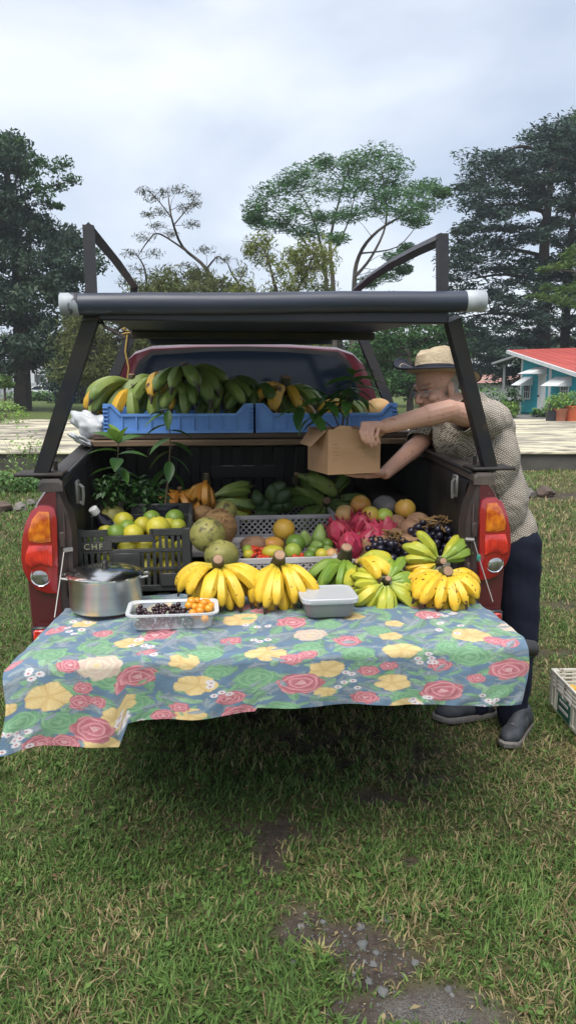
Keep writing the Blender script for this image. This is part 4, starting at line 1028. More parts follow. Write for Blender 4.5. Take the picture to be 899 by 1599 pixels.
def hand(label, u, v, z, rows, tilt=10, rz=0, roll=0, stub=.024, stub_len=.06, stub_tilt=40, name='banana_hand', cat='bananas', group=None, seed=1):
    """rows: (n, first azimuth, last azimuth, length, radius, e0, e1, dz, start radius, [materials])"""
    rg = random.Random(seed)
    t = TT(name, label, cat, u, v, z, 0, group)
    t.rotation_euler = (Matrix.Rotation(YAW + R_(rz), 3, 'Z') @ Matrix.Rotation(R_(tilt), 3, 'X') @ Matrix.Rotation(R_(roll), 3, 'Y')).to_euler()
    if stub:
        mb = MB(); a = R_(stub_tilt); q = stub_len
        mb.tube([(0, .015, -.035), (0, .004, -.008), (0, -math.sin(a) * q * .5, math.cos(a) * q * .5), (0, -math.sin(a) * q, math.cos(a) * q)], [stub * .9, stub * 1.25, stub * .95, stub * .9], 12)
        mb.build('stalk', MT['stub'], t)
        mb = MB(); d = Vector((0, -math.sin(a), math.cos(a)))
        mb.tube([d * (q - .002), d * (q + .003)], [stub * .80, stub * .76], 12); mb.build('cut_end', MT['stub_cut'], t)
    for (n, a0, a1, Ln, R, e0, e1, dz, r0, ms) in rows:
        for k in range(n):
            f = k / max(1, n - 1)
            az = a0 + (a1 - a0) * f + rg.uniform(-5.5, 5.5)
            m = ms[int(f * (len(ms) - .001))] if len(ms) > 1 else ms[0]
            me = ban(m, Ln, R, e0, e1, rg.randrange(3))
            A = R_(az)
            s = rg.uniform(.86, 1.10)
            put('banana', me, t, (math.sin(A) * r0, -math.cos(A) * r0, dz + rg.uniform(-.006, .006)), (R_(rg.uniform(-9, 9)), R_(rg.uniform(-12, 12)), A), (s * rg.uniform(.92, 1.06), s, s * rg.uniform(.92, 1.06)))
    return t
def pz(px, py, v): return tv(px, py, v)
def rpx(s, v): return s * .5 * (2.6 + v) * 1.03 / FPX
# --- hands of bananas set out on the cloth
a = pz(340, 884, -.045)
hand('ripe yellow banana hand beside the steel pot, its cut stalk facing out', *a, [(10, -84, 82, .172, .0205, 8, -78, 0, .022, ['banana']), (8, -70, 72, .150, .0195, -18, -88, -.022, .012, ['banana'])], tilt=14, stub=.021, seed=3, group='banana hands on the cloth')
a = pz(434, 880, -.06)
hand('ripe yellow banana hand with a dark brown stalk, left of the grey lidded box', *a, [(8, -52, 62, .170, .0205, -6, -82, 0, .024, ['banana']), (5, -48, 55, .150, .0195, -28, -89, -.03, .012, ['banana'])], tilt=12, stub=.023, stub_len=.07, seed=5, group='banana hands on the cloth')
a = pz(538, 872, .08)
hand('all green banana hand behind the grey lidded box', *a, [(6, -92, 4, .155, .0200, -4, -72, 0, .02, ['banana_green']), (4, -85, -20, .14, .019, -28, -82, -.03, .01, ['banana_green'])], tilt=10, stub=.024, stub_len=.06, stub_tilt=25, seed=7, group='banana hands on the cloth')
a = pz(603, 908, -.10)
hand('half ripe small banana hand, lime yellow in front and green at its side', *a, [(9, -78, 78, .125, .0185, -4, -60, .0, .02, ['banana_lime']), (7, -70, 65, .112, .017, -26, -70, -.022, .012, ['banana_lime', 'banana_lime', 'banana_green']), (5, 82, 150, .105, .0165, -2, -40, .0, .02, ['banana_green']), (3, -130, -88, .11, .017, -2, -40, 0, .02, ['banana_lime'])], tilt=50, stub=.013, stub_len=.03, stub_tilt=5, seed=9, group='banana hands on the cloth')
a = pz(556, 880, .02)
hand('short plump yellow bananas lying behind the half ripe hand', *a, [(5, 20, 95, .135, .020, 28, -55, .012, .012, ['banana', 'banana_lime']), (4, -40, 20, .125, .0195, -8, -70, -.01, .012, ['banana_lime'])], tilt=12, stub=.012, stub_len=.02, seed=11, group='banana hands on the cloth')
a = pz(693, 895, -.10)
hand('speckled yellow banana hand nearest the tail light, thick cut stalk on top', *a, [(11, -92, 92, .148, .0205, 8, -72, 0, .022, ['banana_speck']), (9, -84, 84, .132, .0195, -22, -84, -.022, .014, ['banana_speck'])], tilt=16, stub=.021, stub_len=.045, stub_tilt=50, seed=13, group='banana hands on the cloth')
a = pz(685, 878, .01)
hand('green and yellow banana hand propped up behind the speckled one', *a, [(4, 92, 140, .135, .019, 10, -30, .01, .018, ['banana_green', 'banana_green', 'banana_lime']), (4, -150, -100, .125, .019, 8, -36, .01, .018, ['banana_lime']), (3, -85, -50, .11, .018, 0, -50, 0, .018, ['banana', 'banana_lime'])], tilt=62, stub=.015, stub_len=.05, stub_tilt=10, seed=15, group='banana hands on the cloth')
# --- plantains in the blue crates
a = pz(206, 595, 1.0)
hand('plantain hand hanging over the left end of the blue crate, some ripe yellow', *a, [(5, -112, -50, .25, .028, 10, -68, 0, .015, ['plantain', 'plantain_ripe', 'plantain']), (4, -112, -74, .225, .026, -10, -74, -.05, .01, ['plantain_ripe', 'plantain_ripe', 'plantain']), (3, -50, 0, .18, .026, -20, -84, -.03, .01, ['plantain', 'plantain_ripe', 'plantain'])], tilt=6, stub=.018, stub_tilt=0, stub_len=.03, name='plantain_hand', cat='plantains', seed=21, group='plantain hands in the blue crates')
a = pz(252, 590, 1.06)
hand('yellowing plantain hand wedged between the overhanging hand and the big green one', *a, [(6, -70, 60, .23, .027, 8, -66, 0, .015, ['plantain', 'plantain_ripe', 'plantain']), (5, -60, 60, .2, .026, -18, -76, -.04, .01, ['plantain'])], tilt=8, stub=.018, stub_tilt=0, stub_len=.03, name='plantain_hand', cat='plantains', seed=26, group='plantain hands in the blue crates')
a = pz(392, 606, 1.03)
hand('dark green plantain hand where the two blue crates meet', *a, [(7, -80, 80, .20, .025, 10, -66, 0, .015, ['plantain', 'banana_dark', 'plantain']), (5, -60, 60, .18, .024, -18, -76, -.04, .01, ['banana_dark'])], tilt=8, stub=.018, stub_tilt=0, stub_len=.03, name='plantain_hand', cat='plantains', seed=27, group='plantain hands in the blue crates')
a = pz(288, 583, 1.0)
hand('large green plantain hand heaped in the middle of the blue crate', *a, [(5, -48, 58, .235, .030, 16, -62, 0, .015, ['plantain']), (6, -60, 74, .215, .028, -14, -66, -.035, .01, ['plantain']), (4, 40, 96, .22, .027, 10, -60, .015, .01, ['plantain'])], tilt=8, stub=.022, stub_tilt=-15, stub_len=.045, name='plantain_hand', cat='plantains', seed=22, group='plantain hands in the blue crates')
a = pz(345, 598, 1.03)
hand('dull green plantain hand at the right end of the plantain crate', *a, [(8, -80, 58, .225, .025, 14, -70, 0, .02, ['plantain']), (6, -70, 60, .21, .024, -18, -80, -.04, .015, ['plantain', 'plantain', 'banana_dark']), (5, 60, 120, .2, .024, 10, -70, 0, .02, ['banana_dark', 'plantain'])], tilt=12, stub=.022, stub_tilt=20, stub_len=.035, name='plantain_hand', cat='plantains', seed=23, group='plantain hands in the blue crates')
a = pz(446, 604, 1.02)
hand('overripe yellow plantain hand with a blackened stalk in the second blue crate', *a, [(6, -85, 70, .21, .027, 6, -70, 0, .015, ['plantain_ripe', 'plantain_ripe', 'plantain']), (6, -70, 75, .19, .025, -20, -80, -.04, .01, ['plantain_ripe', 'plantain', 'plantain_ripe'])], tilt=10, stub=.03, stub_tilt=10, stub_len=.05, name='plantain_hand', cat='plantains', seed=24, group='plantain hands in the blue crates')
a = pz(535, 625, .98)
hand('ripe plantain hand half hidden behind the potted seedling', *a, [(5, -70, 60, .18, .025, 0, -70, 0, .015, ['plantain_ripe', 'plantain']), (4, -60, 60, .17, .024, -20, -80, -.04, .01, ['plantain_ripe'])], tilt=10, stub=.02, stub_tilt=10, stub_len=.03, name='plantain_hand', cat='plantains', seed=25, group='plantain hands in the blue crates')
# --- hands at the back of the bed
a = pz(322, 752, .86)
hand('orange finger banana hand standing on its tips at the back', *a, [(6, -75, 20, .125, .019, -38, -76, 0, .01, ['finger_orange']), (5, -70, 10, .12, .019, -48, -86, -.045, .008, ['finger_orange'])], tilt=8, stub=.017, stub_tilt=-20, stub_len=.035, seed=31, group='bananas at the back of the bed')
a = pz(281, 768, .92)
hand('brownish overripe bananas behind the tall seedling stem', *a, [(6, -80, 75, .12, .019, 0, -80, 0, .012, ['finger_orange']), (4, -60, 60, .11, .018, -24, -86, -.03, .01, ['finger_orange'])], tilt=8, stub=.015, stub_tilt=10, stub_len=.02, seed=32, group='bananas at the back of the bed')
a = pz(332, 782, .84)
hand('straight green plantains with one yellow finger lying sideways', *a, [(3, 96, 118, .19, .023, 12, -26, .03, .01, ['plantain']), (4, 78, 104, .20, .023, -2, -18, 0, .01, ['plantain', 'plantain', 'plantain', 'banana_lime']), (3, 62, 84, .18, .021, -12, -10, -.03, .02, ['banana_lime', 'plantain', 'banana'])], tilt=38, stub=0, name='plantain_hand', cat='plantains', seed=33, group='bananas at the back of the bed')
a = pz(508, 786, .86)
hand('deep green banana hand spread open under the cardboard box', *a, [(7, -165, -20, .19, .024, 14, -34, 0, .02, ['banana_dark', 'banana_dark', 'plantain']), (7, 20, 150, .18, .0235, 12, -36, 0, .02, ['banana_dark']), (4, -40, 40, .14, .021, -20, -50, -.01, .015, ['banana_dark'])], tilt=62, stub=.022, stub_tilt=0, stub_len=.04, seed=34, group='bananas at the back of the bed')
a = pz(462, 748, .86)
hand('long green plantains leaning over the left of the deep green hand', *a, [(2, 60, 84, .20, .028, -2, -36, .02, .01, ['plantain', 'banana_green']), (4, 62, 100, .17, .025, -16, -40, -.05, .0, ['plantain', 'banana_dark'])], tilt=30, stub=.014, stub_tilt=0, stub_len=.03, name='plantain_hand', cat='plantains', seed=35, group='bananas at the back of the bed')

# --- round fruit
def fruit(name, label, cat, m, px, py, s, v, shape=(1, 1, 1), lump=.02, group=None, stemcol=None, rot=None, seed=None):
    u, vv, z = pz(px, py, v); r = rpx(s, v)
    mb = MB()
    n, k = (20, 12) if s > 20 else (14, 9)
    mb.ball((0, 0, 0), (r * shape[0], r * shape[1], r * shape[2]), n, k, lump=lump, ls=2.2, seed=seed if seed is not None else px)
    o = mb.build(name, MT[m], None, True, 80, loc=W(u, vv, z), rot=rot if rot else (random.uniform(-.3, .3), random.uniform(-.3, .3), random.uniform(0, 6)))
    tag(o, label, cat, group)
    if stemcol:
        b = MB(); b.lathe([(r * .10, r * .97), (r * .12, r * 1.0), (r * .06, r * 1.03)], 7); b.build('stem_button', MT[stemcol], o)
    return o
G = 'citrus heaped in the charcoal crate'
for lab, m, px, py, s, v in (
    ('green yellow orange against the dark bottle neck', 'orange_green', 193, 816, 32, .34), ('pale green lime sized orange at the left rim, under the bottle', 'orange_green', 165, 831, 24, .22),
    ('dark green citrus at the front rim between two yellow ones', 'citrus_green', 181, 834, 30, .20), ('mid green citrus in the second row behind the dark green one', 'citrus_green', 199, 826, 28, .28),
    ('yellow orange at the front rim above the crate handle hole', 'orange_yellow', 208, 835, 32, .20), ('yellow green orange in the middle of the heap', 'orange_green', 223, 821, 28, .29),
    ('bright green citrus on top at the back of the heap', 'citrus_green', 237, 811, 28, .37), ('biggest bright yellow orange, on the front rim of the crate', 'orange_yellow', 247, 825, 37, .23),
    ('small yellow orange tucked behind the biggest yellow one', 'orange_yellow', 263, 821, 24, .32), ('green citrus at the right back corner of the crate', 'citrus_green', 273, 811, 31, .36),
    ('yellow green orange in the right front corner of the crate', 'orange_green', 278, 823, 26, .25), ('yellow orange seen through the crate handle hole', 'orange_yellow', 200, 856, 34, .20),
    ('green yellow orange at the right of the crate handle hole', 'orange_green', 227, 855, 32, .20), ('yellow orange behind the right slats of the crate', 'orange_yellow', 258, 858, 34, .20),
    ('green orange behind the far right slats', 'orange_green', 283, 858, 30, .21), ('yellow green orange behind the lower right slats', 'orange_yellow', 262, 888, 34, .19),
    ('green orange behind the lower middle slats', 'orange_green', 228, 886, 34, .19), ('yellow orange deep behind the lower left slats', 'orange_yellow', 193, 886, 34, .19), ('green orange behind the upper left slats beneath the bottle', 'citrus_green', 150, 852, 34, .19),
    ('yellow green orange behind the far left slats', 'orange_green', 166, 868, 32, .19), ('orange low in the crate by its right post', 'orange_yellow', 284, 890, 30, .21)):
    fruit('citrus', lab, 'citrus fruit', m, px, py, s, v, group=G, stemcol='stub')
fruit('melon', 'brown speckled yellow melon at the back of the charcoal crate', 'melon', 'melon', 177, 808, 40, .45, (1, 1, .92), .05)
fruit('melon', 'round green mottled melon leaning on the brown husk', 'melon', 'melon', 324, 835, 55, .14, (1, 1, .98), .04)
fruit('melon', 'lower green mottled melon behind the banana stalk', 'melon', 'melon', 346, 868, 54, .08, (1, 1, .95), .04)
o = fruit('coconut', 'shaggy brown coconut husk behind the round melon', 'coconut', 'husk', 340, 824, 58, .28, (1, 1, 1), .10)
mb = MB()
rg = random.Random(4)
for k in range(160):
    d = Vector((rg.gauss(0, 1), rg.gauss(0, 1), rg.gauss(0, 1))).normalized(); r = rpx(58, .28); q = d.cross(Vector((rg.gauss(0, 1), rg.gauss(0, 1), rg.gauss(0, 1)))).normalized()
    mb.tube([d * r * .98, d * r * 1.03 + q * r * .12, d * r * 1.02 + q * r * .28], [.0016, .0014, .0006], 4)
fb = mb.build('fibres', MT['husk'], o); fb['kind'] = 'stuff'
fruit('coconut', 'half hidden tan coconut at the top of the melon pile', 'coconut', 'husk', 318, 806, 40, .40, (1, 1, .8), .08)
fruit('squash', 'small green squash behind the coconut husk', 'squash', 'melon', 352, 798, 36, .58, (1, 1, .9), .05)
G = 'fruit in the grey tray'
fruit('mamey', 'brown rough oval mamey fruit at the left of the grey tray', 'mamey', 'brownfruit', 397, 851, 34, .36, (1.35, 1, .82), .04, rot=(0, 0, .3))
fruit('grapefruit', 'golden grapefruit on top of the grey tray', 'grapefruit', 'grapefruit', 443, 827, 35, .42, stemcol='stub')
fruit('lime', 'large dark green lime beside the golden grapefruit', 'lime', 'lime', 461, 849, 31, .34, stemcol='stub')
fruit('apple', 'light green round fruit in front of the dark lime', 'apple', 'apple', 457, 861, 27, .26, stemcol='stub')
fruit('mango', 'yellow mango among the tomatoes', 'mango', 'orange_yellow', 426, 862, 26, .24, (1.35, 1, .85), .03, rot=(0, 0, .2))
fruit('mango', 'olive spotted mango behind the tomatoes', 'mango', 'mango', 428, 850, 28, .36, (1.25, 1, .85), .05, rot=(.2, .2, .5))
fruit('lime', 'small lime under the chayotes', 'lime', 'lime', 489, 861, 20, .28); fruit('lime', 'glossy lime at the right edge of the grey tray', 'lime', 'lime', 511, 850, 19, .32)
fruit('lime', 'lime lying nearest the front of the chayotes', 'lime', 'lime', 483, 869, 19, .22)
fruit('guava', 'yellowish guava at the front right of the tray', 'guava', 'papaya_pink', 517, 866, 20, .2, lump=.05); fruit('guava', 'pale yellow guava beside the limes', 'guava', 'orange_yellow', 502, 866, 20, .2, lump=.05)
fruit('guava', 'yellow guava between the tomatoes and the tray side', 'guava', 'orange_yellow', 388, 866, 17, .24, lump=.05); fruit('lime', 'light lime half under the brown mamey', 'lime', 'apple', 386, 859, 17, .3)
def pear(name, label, cat, m, px, py, s, v, rot, group=None, prof=((0, -.98), (.45, -.9), (.75, -.6), (.82, -.2), (.72, .2), (.52, .6), (.36, .95), (.18, 1.15), (0, 1.2))):
    u, vv, z = pz(px, py, v); r = rpx(s, v)
    mb = MB(); P = [(max(x, .0002) * r, y * r) for x, y in prof]
    mb.lathe(P, 18)
    mb.v = [(x * (1 + .05 * math.cos(5 * math.atan2(y, x))), y * (1 + .05 * math.cos(5 * math.atan2(y, x))), zz) for x, y, zz in mb.v]
    o = mb.build(name, MT[m], None, True, 80, loc=W(u, vv, z), rot=rot); return tag(o, label, cat, group)
pear('chayote', 'upright pale chayote on top of the tray', 'chayote', 'chayote', 499, 836, 30, .36, (-.2, .15, .3)); pear('chayote', 'ribbed chayote leaning left on the lime', 'chayote', 'chayote', 476, 842, 28, .36, (.2, -.5, 1))
pear('chayote', 'chayote lying on its side at the front', 'chayote', 'chayote', 495, 853, 24, .29, (1.2, .5, .3)); pear('chayote', 'chayote at the bottom right of the tray', 'chayote', 'chayote', 512, 860, 22, .27, (1.3, -.6, .9))
AVP = ((0, -1), (.5, -.88), (.8, -.5), (.85, -.1), (.72, .4), (.5, .85), (.25, 1.1), (0, 1.18))
for k, (px, py, s, rt) in enumerate(((412, 790, 30, (.3, .5, 0)), (425, 772, 30, (.2, -.4, 1)), (408, 806, 26, (1, .3, 2)), (432, 792, 28, (1.2, .2, .5)), (440, 775, 30, (.4, 1.0, 0)), (420, 808, 24, (.9, .9, 1)), (447, 790, 26, (1.3, -.6, 0)), (434, 762, 26, (.5, -1, 2)), (402, 778, 24, (.4, .3, 3)))):
    pear('avocado', ['dark avocado at the left front of the heap', 'dark avocado near the top of the heap', 'dark avocado low at the left crate corner', 'dark avocado with its blunt end facing out', 'dark avocado leaning toward the plantains', 'dark avocado resting on the crate rim', 'dark avocado under the plantain tips', 'topmost dark avocado of the heap', 'dark avocado at the far left of the heap'][k], 'avocado', 'avocado', px, py, s, .80 - .02 * (k % 3), rt, 'avocados at the back', AVP)
# tomatoes
TMS = {}
for k in range(46):
    if k < 20: px, py = random.uniform(388, 412), random.uniform(856, 874)
    elif k < 34: px, py = random.uniform(412, 436), random.uniform(856, 873)
    else: px, py = random.uniform(450, 476), random.uniform(866, 876)
    v = .20 + (874 - py) * .006
    u, vv, z = pz(px, py, v)
    me = TMS.setdefault(k % 3, None)
    if me is None:
        mb = MB(); mb.ball((0, 0, 0), (.0105, .0105, .0135 if k % 3 else .0105), 10, 7); me = TMS[k % 3] = mb.mesh('cherry_tomato', MT['tomato'], True, 80)
    o = put('cherry_tomato', me, None, W(u, vv, z), (random.uniform(0, 3), random.uniform(0, 3), 0), random.uniform(.85, 1.15))
    tag(o, 'small red cherry tomato in the heap at the front of the grey tray', 'tomato', 'cherry tomatoes in the grey tray')
# dragon fruit
def dragon(label, px, py, s, v, seed):
    rg = random.Random(seed); u, vv, z = pz(px, py, v); r = rpx(s, v)
    t = TT('dragon_fruit', label, 'dragon fruit', u, vv, z, 0, 'dragon fruit on the white crate')
    t.rotation_euler = (rg.uniform(-.9, .9), rg.uniform(-.9, .9), rg.uniform(0, 6))
    mb = MB(); mb.ball((0, 0, 0), (r * .92, r * .92, r * 1.12), 18, 12, lump=.06, seed=seed); mb.build('flesh', MT['dragon'], t, True, 80)
    n = 0
    for ring, th in enumerate((.75, 1.15, 1.6, 2.05, 2.5)):
        m = (5, 6, 7, 6, 4)[ring]
        for k in range(m):
            a = 2 * math.pi * (k + .5 * (ring % 2)) / m + rg.uniform(-.15, .15); th_ = th + rg.uniform(-.1, .1)
            d = Vector((math.sin(th_) * math.cos(a), math.sin(th_) * math.sin(a), math.cos(th_)))
            p = Vector((d.x * r * .9, d.y * r * .9, d.z * r * 1.1)); side = Vector((-math.sin(a), math.cos(a), 0)); up = d.cross(side) * -1
            if up.z < 0: up = -up
            w = r * .26; h = r * rg.uniform(.5, .9)
            mb = MB(); mb.add([p - side * w - up * h * .3, p + side * w - up * h * .3, p + side * w * .7 + up * h * .35 + d * r * .10, p - side * w * .7 + up * h * .35 + d * r * .10, p + up * h + d * r * .38, p - up * h * .2 + d * r * .07],
                              [(0, 1, 5), (1, 2, 5), (2, 3, 5), (3, 0, 5), (3, 2, 4)], [0, 0, .5, .5, 1, .2])
            mb.build('scale', MT['dragon_tip'], t, True, 60, fix=False)
for k, (px, py, s, v, lab) in enumerate(((530, 833, 40, .34, 'magenta dragon fruit at the left rim of the white crate'), (562, 819, 38, .40, 'dragon fruit on top of the pink heap'), (547, 852, 42, .24, 'lowest bright magenta dragon fruit at the front'), (584, 835, 38, .33, 'dragon fruit with a drooping scale, right side of the pink heap'),
                                         (568, 848, 34, .27, 'reddish dragon fruit between the front one and the grapes'), (604, 826, 30, .36, 'dragon fruit beside the brown fruit'), (600, 846, 26, .30, 'dull red dragon fruit just behind the front grapes'))):
    dragon(lab, px, py, s, v, k + 3)
fruit('papaya', 'peach coloured papaya end with rings, above the dragon fruit', 'papaya', 'papaya_pink', 538, 803, 30, .46, lump=.04); fruit('papaya', 'yellow green papaya at the top of the fruit heap', 'papaya', 'mango', 563, 790, 33, .50, (1, 1, 1.05), .03)
fruit('papaya', 'blushed papaya in front of the yellow green one', 'papaya', 'mango', 577, 805, 31, .42, lump=.04); fruit('papaya', 'plain green yellow papaya right of the blushed one', 'papaya', 'apple', 599, 806, 27, .42, (1.1, 1, .95), .03)
fruit('papaya', 'orange and green papaya standing apart on the right', 'papaya', 'mango', 632, 795, 34, .46, (1, 1, .95), .03, stemcol='stub'); fruit('gourd', 'grey round gourd behind the papayas', 'gourd', 'greyfruit', 600, 791, 38, .56, (1.1, 1, .9), .05)
for k, (px, py, s, v, lab) in enumerate(((619, 818, 32, .40, 'tan brown sapote left of the brown pair'), (652, 817, 38, .40, 'large brown sapote against the bed wall'), (641, 828, 38, .34, 'round tan sapote in front of the large brown one'), (618, 838, 30, .32, 'reddish brown sapote behind the front grapes'), (634, 846, 28, .28, 'brown sapote wedged between the two grape bunches'))):
    fruit('sapote', lab, 'sapote', 'brownfruit', px, py, s, v, (1.1, 1, .92), .05, 'sapotes on the white crate')
# grapes
gme = None
def grapes(label, px, py, v, wd, hg, n, seed):
    global gme
    rg = random.Random(seed); u, vv, z = pz(px, py, v)
    t = TT('grape_bunch', label, 'grapes', u, vv, z)
    if gme is None:
        b = MB(); b.ball((0, 0, 0), .0148, 14, 9); gme = b.mesh('grape', MT['grape'], True, 80)
    P = []
    tries = 0
    while len(P) < n and tries < 6000:
        tries += 1
        p = Vector((rg.uniform(-1, 1) * wd, rg.uniform(-.09, .06), rg.uniform(-1, 1) * hg))
        if (p.x / wd) ** 2 + (p.z / hg) ** 2 > 1: continue
        if all((p - q).length > .0235 for q in P): P.append(p)
    for p in P: put('grape', gme, t, p, (0, 0, 0), rg.uniform(.85, 1.12))
    b = MB()
    for k in range(26):
        q = Vector((rg.uniform(-.5, .5) * wd, rg.uniform(-.07, .0), hg * rg.uniform(.75, 1.35)))
        b.tube([q, q + Vector((rg.gauss(0, .012), rg.gauss(0, .01), rg.uniform(.0, .016))), q + Vector((rg.gauss(0, .02), rg.gauss(0, .012), rg.uniform(.0, .025)))], [.003, .0025, .004], 5)
    b.build('grape_stalk', MT['grape_stem'], t)
grapes('black grape bunch at the front, beside the dragon fruit', 607, 855, .20, .085, .042, 60, 1)
grapes('bigger black grape bunch piled by the right bed wall', 677, 843, .24, .10, .066, 95, 2)

# ------------------------------------------------------------------ crates, boxes, pot
def crate_parts(t, w, d, h, m, wall=.012, rails=(), slat_w=.010, nx_=12, ny_=8, dip=None, floor=True, front=True, lattice=False, post=.03):
    """front lower-left corner of the outside at the origin, y going back"""
    mb = MB(); mb.box((0, 0, 0), (post, post, h), bev=.003); me = mb.mesh('corner_post', MT[m], False)
    for x in (post / 2, w - post / 2):
        for y in (post / 2, d - post / 2): put('corner_post', me, t, (x, y, h / 2))
    if floor:
        mb = MB(); mb.box((w / 2, d / 2, .006), (w - .004, d - .004, .010), bev=.002); mb.build('crate_floor', MT[m], t)
    sides = [('x', 0.0, w), ('x', d, w), ('y', 0.0, d), ('y', w, d)]
    for i, (ax, o, ln) in enumerate(sides):
        inner = .5 * wall * (1 if o == 0 else -1)
        def P(s, z): return (s, o + inner, z) if ax == 'x' else (o + inner, s, z)
        def S(ls, hz, th=wall): return (ls, th, hz) if ax == 'x' else (th, ls, hz)
        mb = MB()
        for z0, hz in rails:
            if dip and i == 0 and z0 > h - hz * 1.5:
                a, b_, dz = dip
                mb.box(P((post + a) / 2, z0), S(a - post + .02, hz), bev=.002); mb.box(P((b_ + ln - post) / 2, z0), S(ln - post - b_ + .02, hz), bev=.002)
                mb.box(P((a + b_) / 2, z0 - dz), S(b_ - a, hz), bev=.002)
                for s_, sg in ((a, 1), (b_, -1)): mb.box(P(s_, z0 - dz / 2), S(.012, dz + hz), bev=.002)
            else: mb.box(P(ln / 2, z0), S(ln - 2 * post + .004, hz), bev=.002)
        mb.build('rail', MT[m], t)
        if lattice:
            z0, z1 = rails[0][0] + rails[0][1] / 2 - .002, rails[-1][0] - rails[-1][1] / 2 + .002; q = z1 - z0
            mb = MB(); step = .026; k = post - q
            while k < ln - post:
                for s_ in (1, -1):
                    xa, xb = (k, k + q) if s_ > 0 else (k + q, k)
                    za, zb = z0, z1
                    def clip(x, z, x2, z2):
                        for lim in (post, ln - post):
                            if (x - lim) * (x2 - lim) < 0: pass
                        return x, z, x2, z2
                    lo, hi = post, ln - post
                    def cut(xa, za, xb, zb):
                        def zz(x): return za + (zb - za) * (x - xa) / (xb - xa)
                        A, B = (xa, za), (xb, zb)
                        A = (min(max(xa, lo), hi), zz(min(max(xa, lo), hi))); B = (min(max(xb, lo), hi), zz(min(max(xb, lo), hi)))
                        return A, B
                    A, B = cut(xa, za, xb, zb)
                    if abs(A[0] - B[0]) > .004: mb.tube([P(A[0], A[1]), P(B[0], B[1])], .0028, 4, sq=True)
                k += step
            lt = mb.build('lattice', MT[m], t); lt['kind'] = 'stuff'
        else:
            n = nx_ if ax == 'x' else ny_
            me = None
            for (zA, hA), (zB, hB) in zip(rails[:-1], rails[1:]):
                za, zb = zA + hA / 2 - .002, zB - hB / 2 + .002
                b = MB(); b.box((0, 0, 0), S(slat_w, zb - za, wall * .7)); me = b.mesh('slat', MT[m], False)
                for k in range(n):
                    s_ = post + (ln - 2 * post) * (k + .5) / n
                    zb_ = zb
                    if dip and i == 0 and zB > h - hB * 1.5 and dip[0] - .005 < s_ < dip[1] + .005: continue
                    put('slat', me, t, P(s_, (za + zb) / 2))
a = pz(117, 925, .14)
ck = TT('fruit_crate', 'charcoal slatted plastic crate full of green and yellow citrus', 'crate', a[0], .14, .842)
crate_parts(ck, .425, .34, .235, 'blackcrate', rails=((.012, .024), (.085, .012), (.155, .014), (.222, .026)), nx_=16, ny_=12, dip=(.115, .285, .022), slat_w=.012, post=.034)
for c_, s_ in (((.19, -.004, .115), (.10, .012, .07)), ((.055, -.004, .05), (.06, .010, .06)), ((.345, -.004, .045), (.07, .010, .05))):
    mb = MB(); mb.box(c_, s_, bev=.003); mb.build('front_panel', MT['blackcrate'], ck)
mb = MB(); mb.box((.425, .17, .255), (.014, .30, .05), bev=.004); mb.box((.30, .338, .252), (.24, .014, .05), bev=.004); mb.build('raised_rim', MT['blackcrate'], ck)
fc = bpy.data.curves.new('crate_letters', 'FONT'); fc.body = 'CHF'; fc.size = .030; fc.extrude = .0012; fc.space_character = 1.35
fo = bpy.data.objects.new('lettering_src', fc); COL.objects.link(fo)
me = bpy.data.meshes.new_from_object(fo.evaluated_get(bpy.context.evaluated_depsgraph_get())); bpy.data.objects.remove(fo)
me.materials.clear(); me.materials.append(mat('dull_lettering', (.34, .34, .20), None, rough=.6))
put('lettering', me, ck, (.040, -.0065, .166), (math.pi / 2, 0, 0))
mb = MB(); mb.box((.085, -.0015, .176), (.11, .006, .034), bev=.002); mb.build('letter_panel', MT['blackcrate'], ck)
# the grey lattice crates
a = pz(372, 836, .52); b_ = pz(548, 836, .52)
t = TT('fruit_crate', 'low pale grey tray with tomatoes, chayotes and a grapefruit', 'crate', -.165, .13, .842); crate_parts(t, .42, .40, .115, 'greycrate', rails=((.01, .02), (.105, .022)), lattice=True, post=.026)
t = TT('fruit_crate', 'grey lattice crate at the back under the avocados and green bananas', 'crate', -.115, .66, .842); crate_parts(t, .46, .40, .185, 'greycrate', rails=((.09, .02), (.176, .018)), lattice=True, post=.026)
t = TT('fruit_crate', 'grey lattice crate at the back left, beneath the sideways plantains', 'crate', -.47, .67, .842); crate_parts(t, .345, .40, .180, 'greycrate', rails=((.09, .02), (.172, .018)), lattice=True, post=.026)
t = TT('fruit_crate', 'white lattice crate carrying the grapes, dragon fruit and sapotes', 'crate', .272, .125, .842); crate_parts(t, .42, .42, .105, 'whitecrate', rails=((.012, .022), (.092, .024)), lattice=True, post=.03)
mb = MB(); mb.box((.21, .25, .09), (.36, .30, .14), bev=.01); mb.build('cardboard_liner', MT['card'], t)
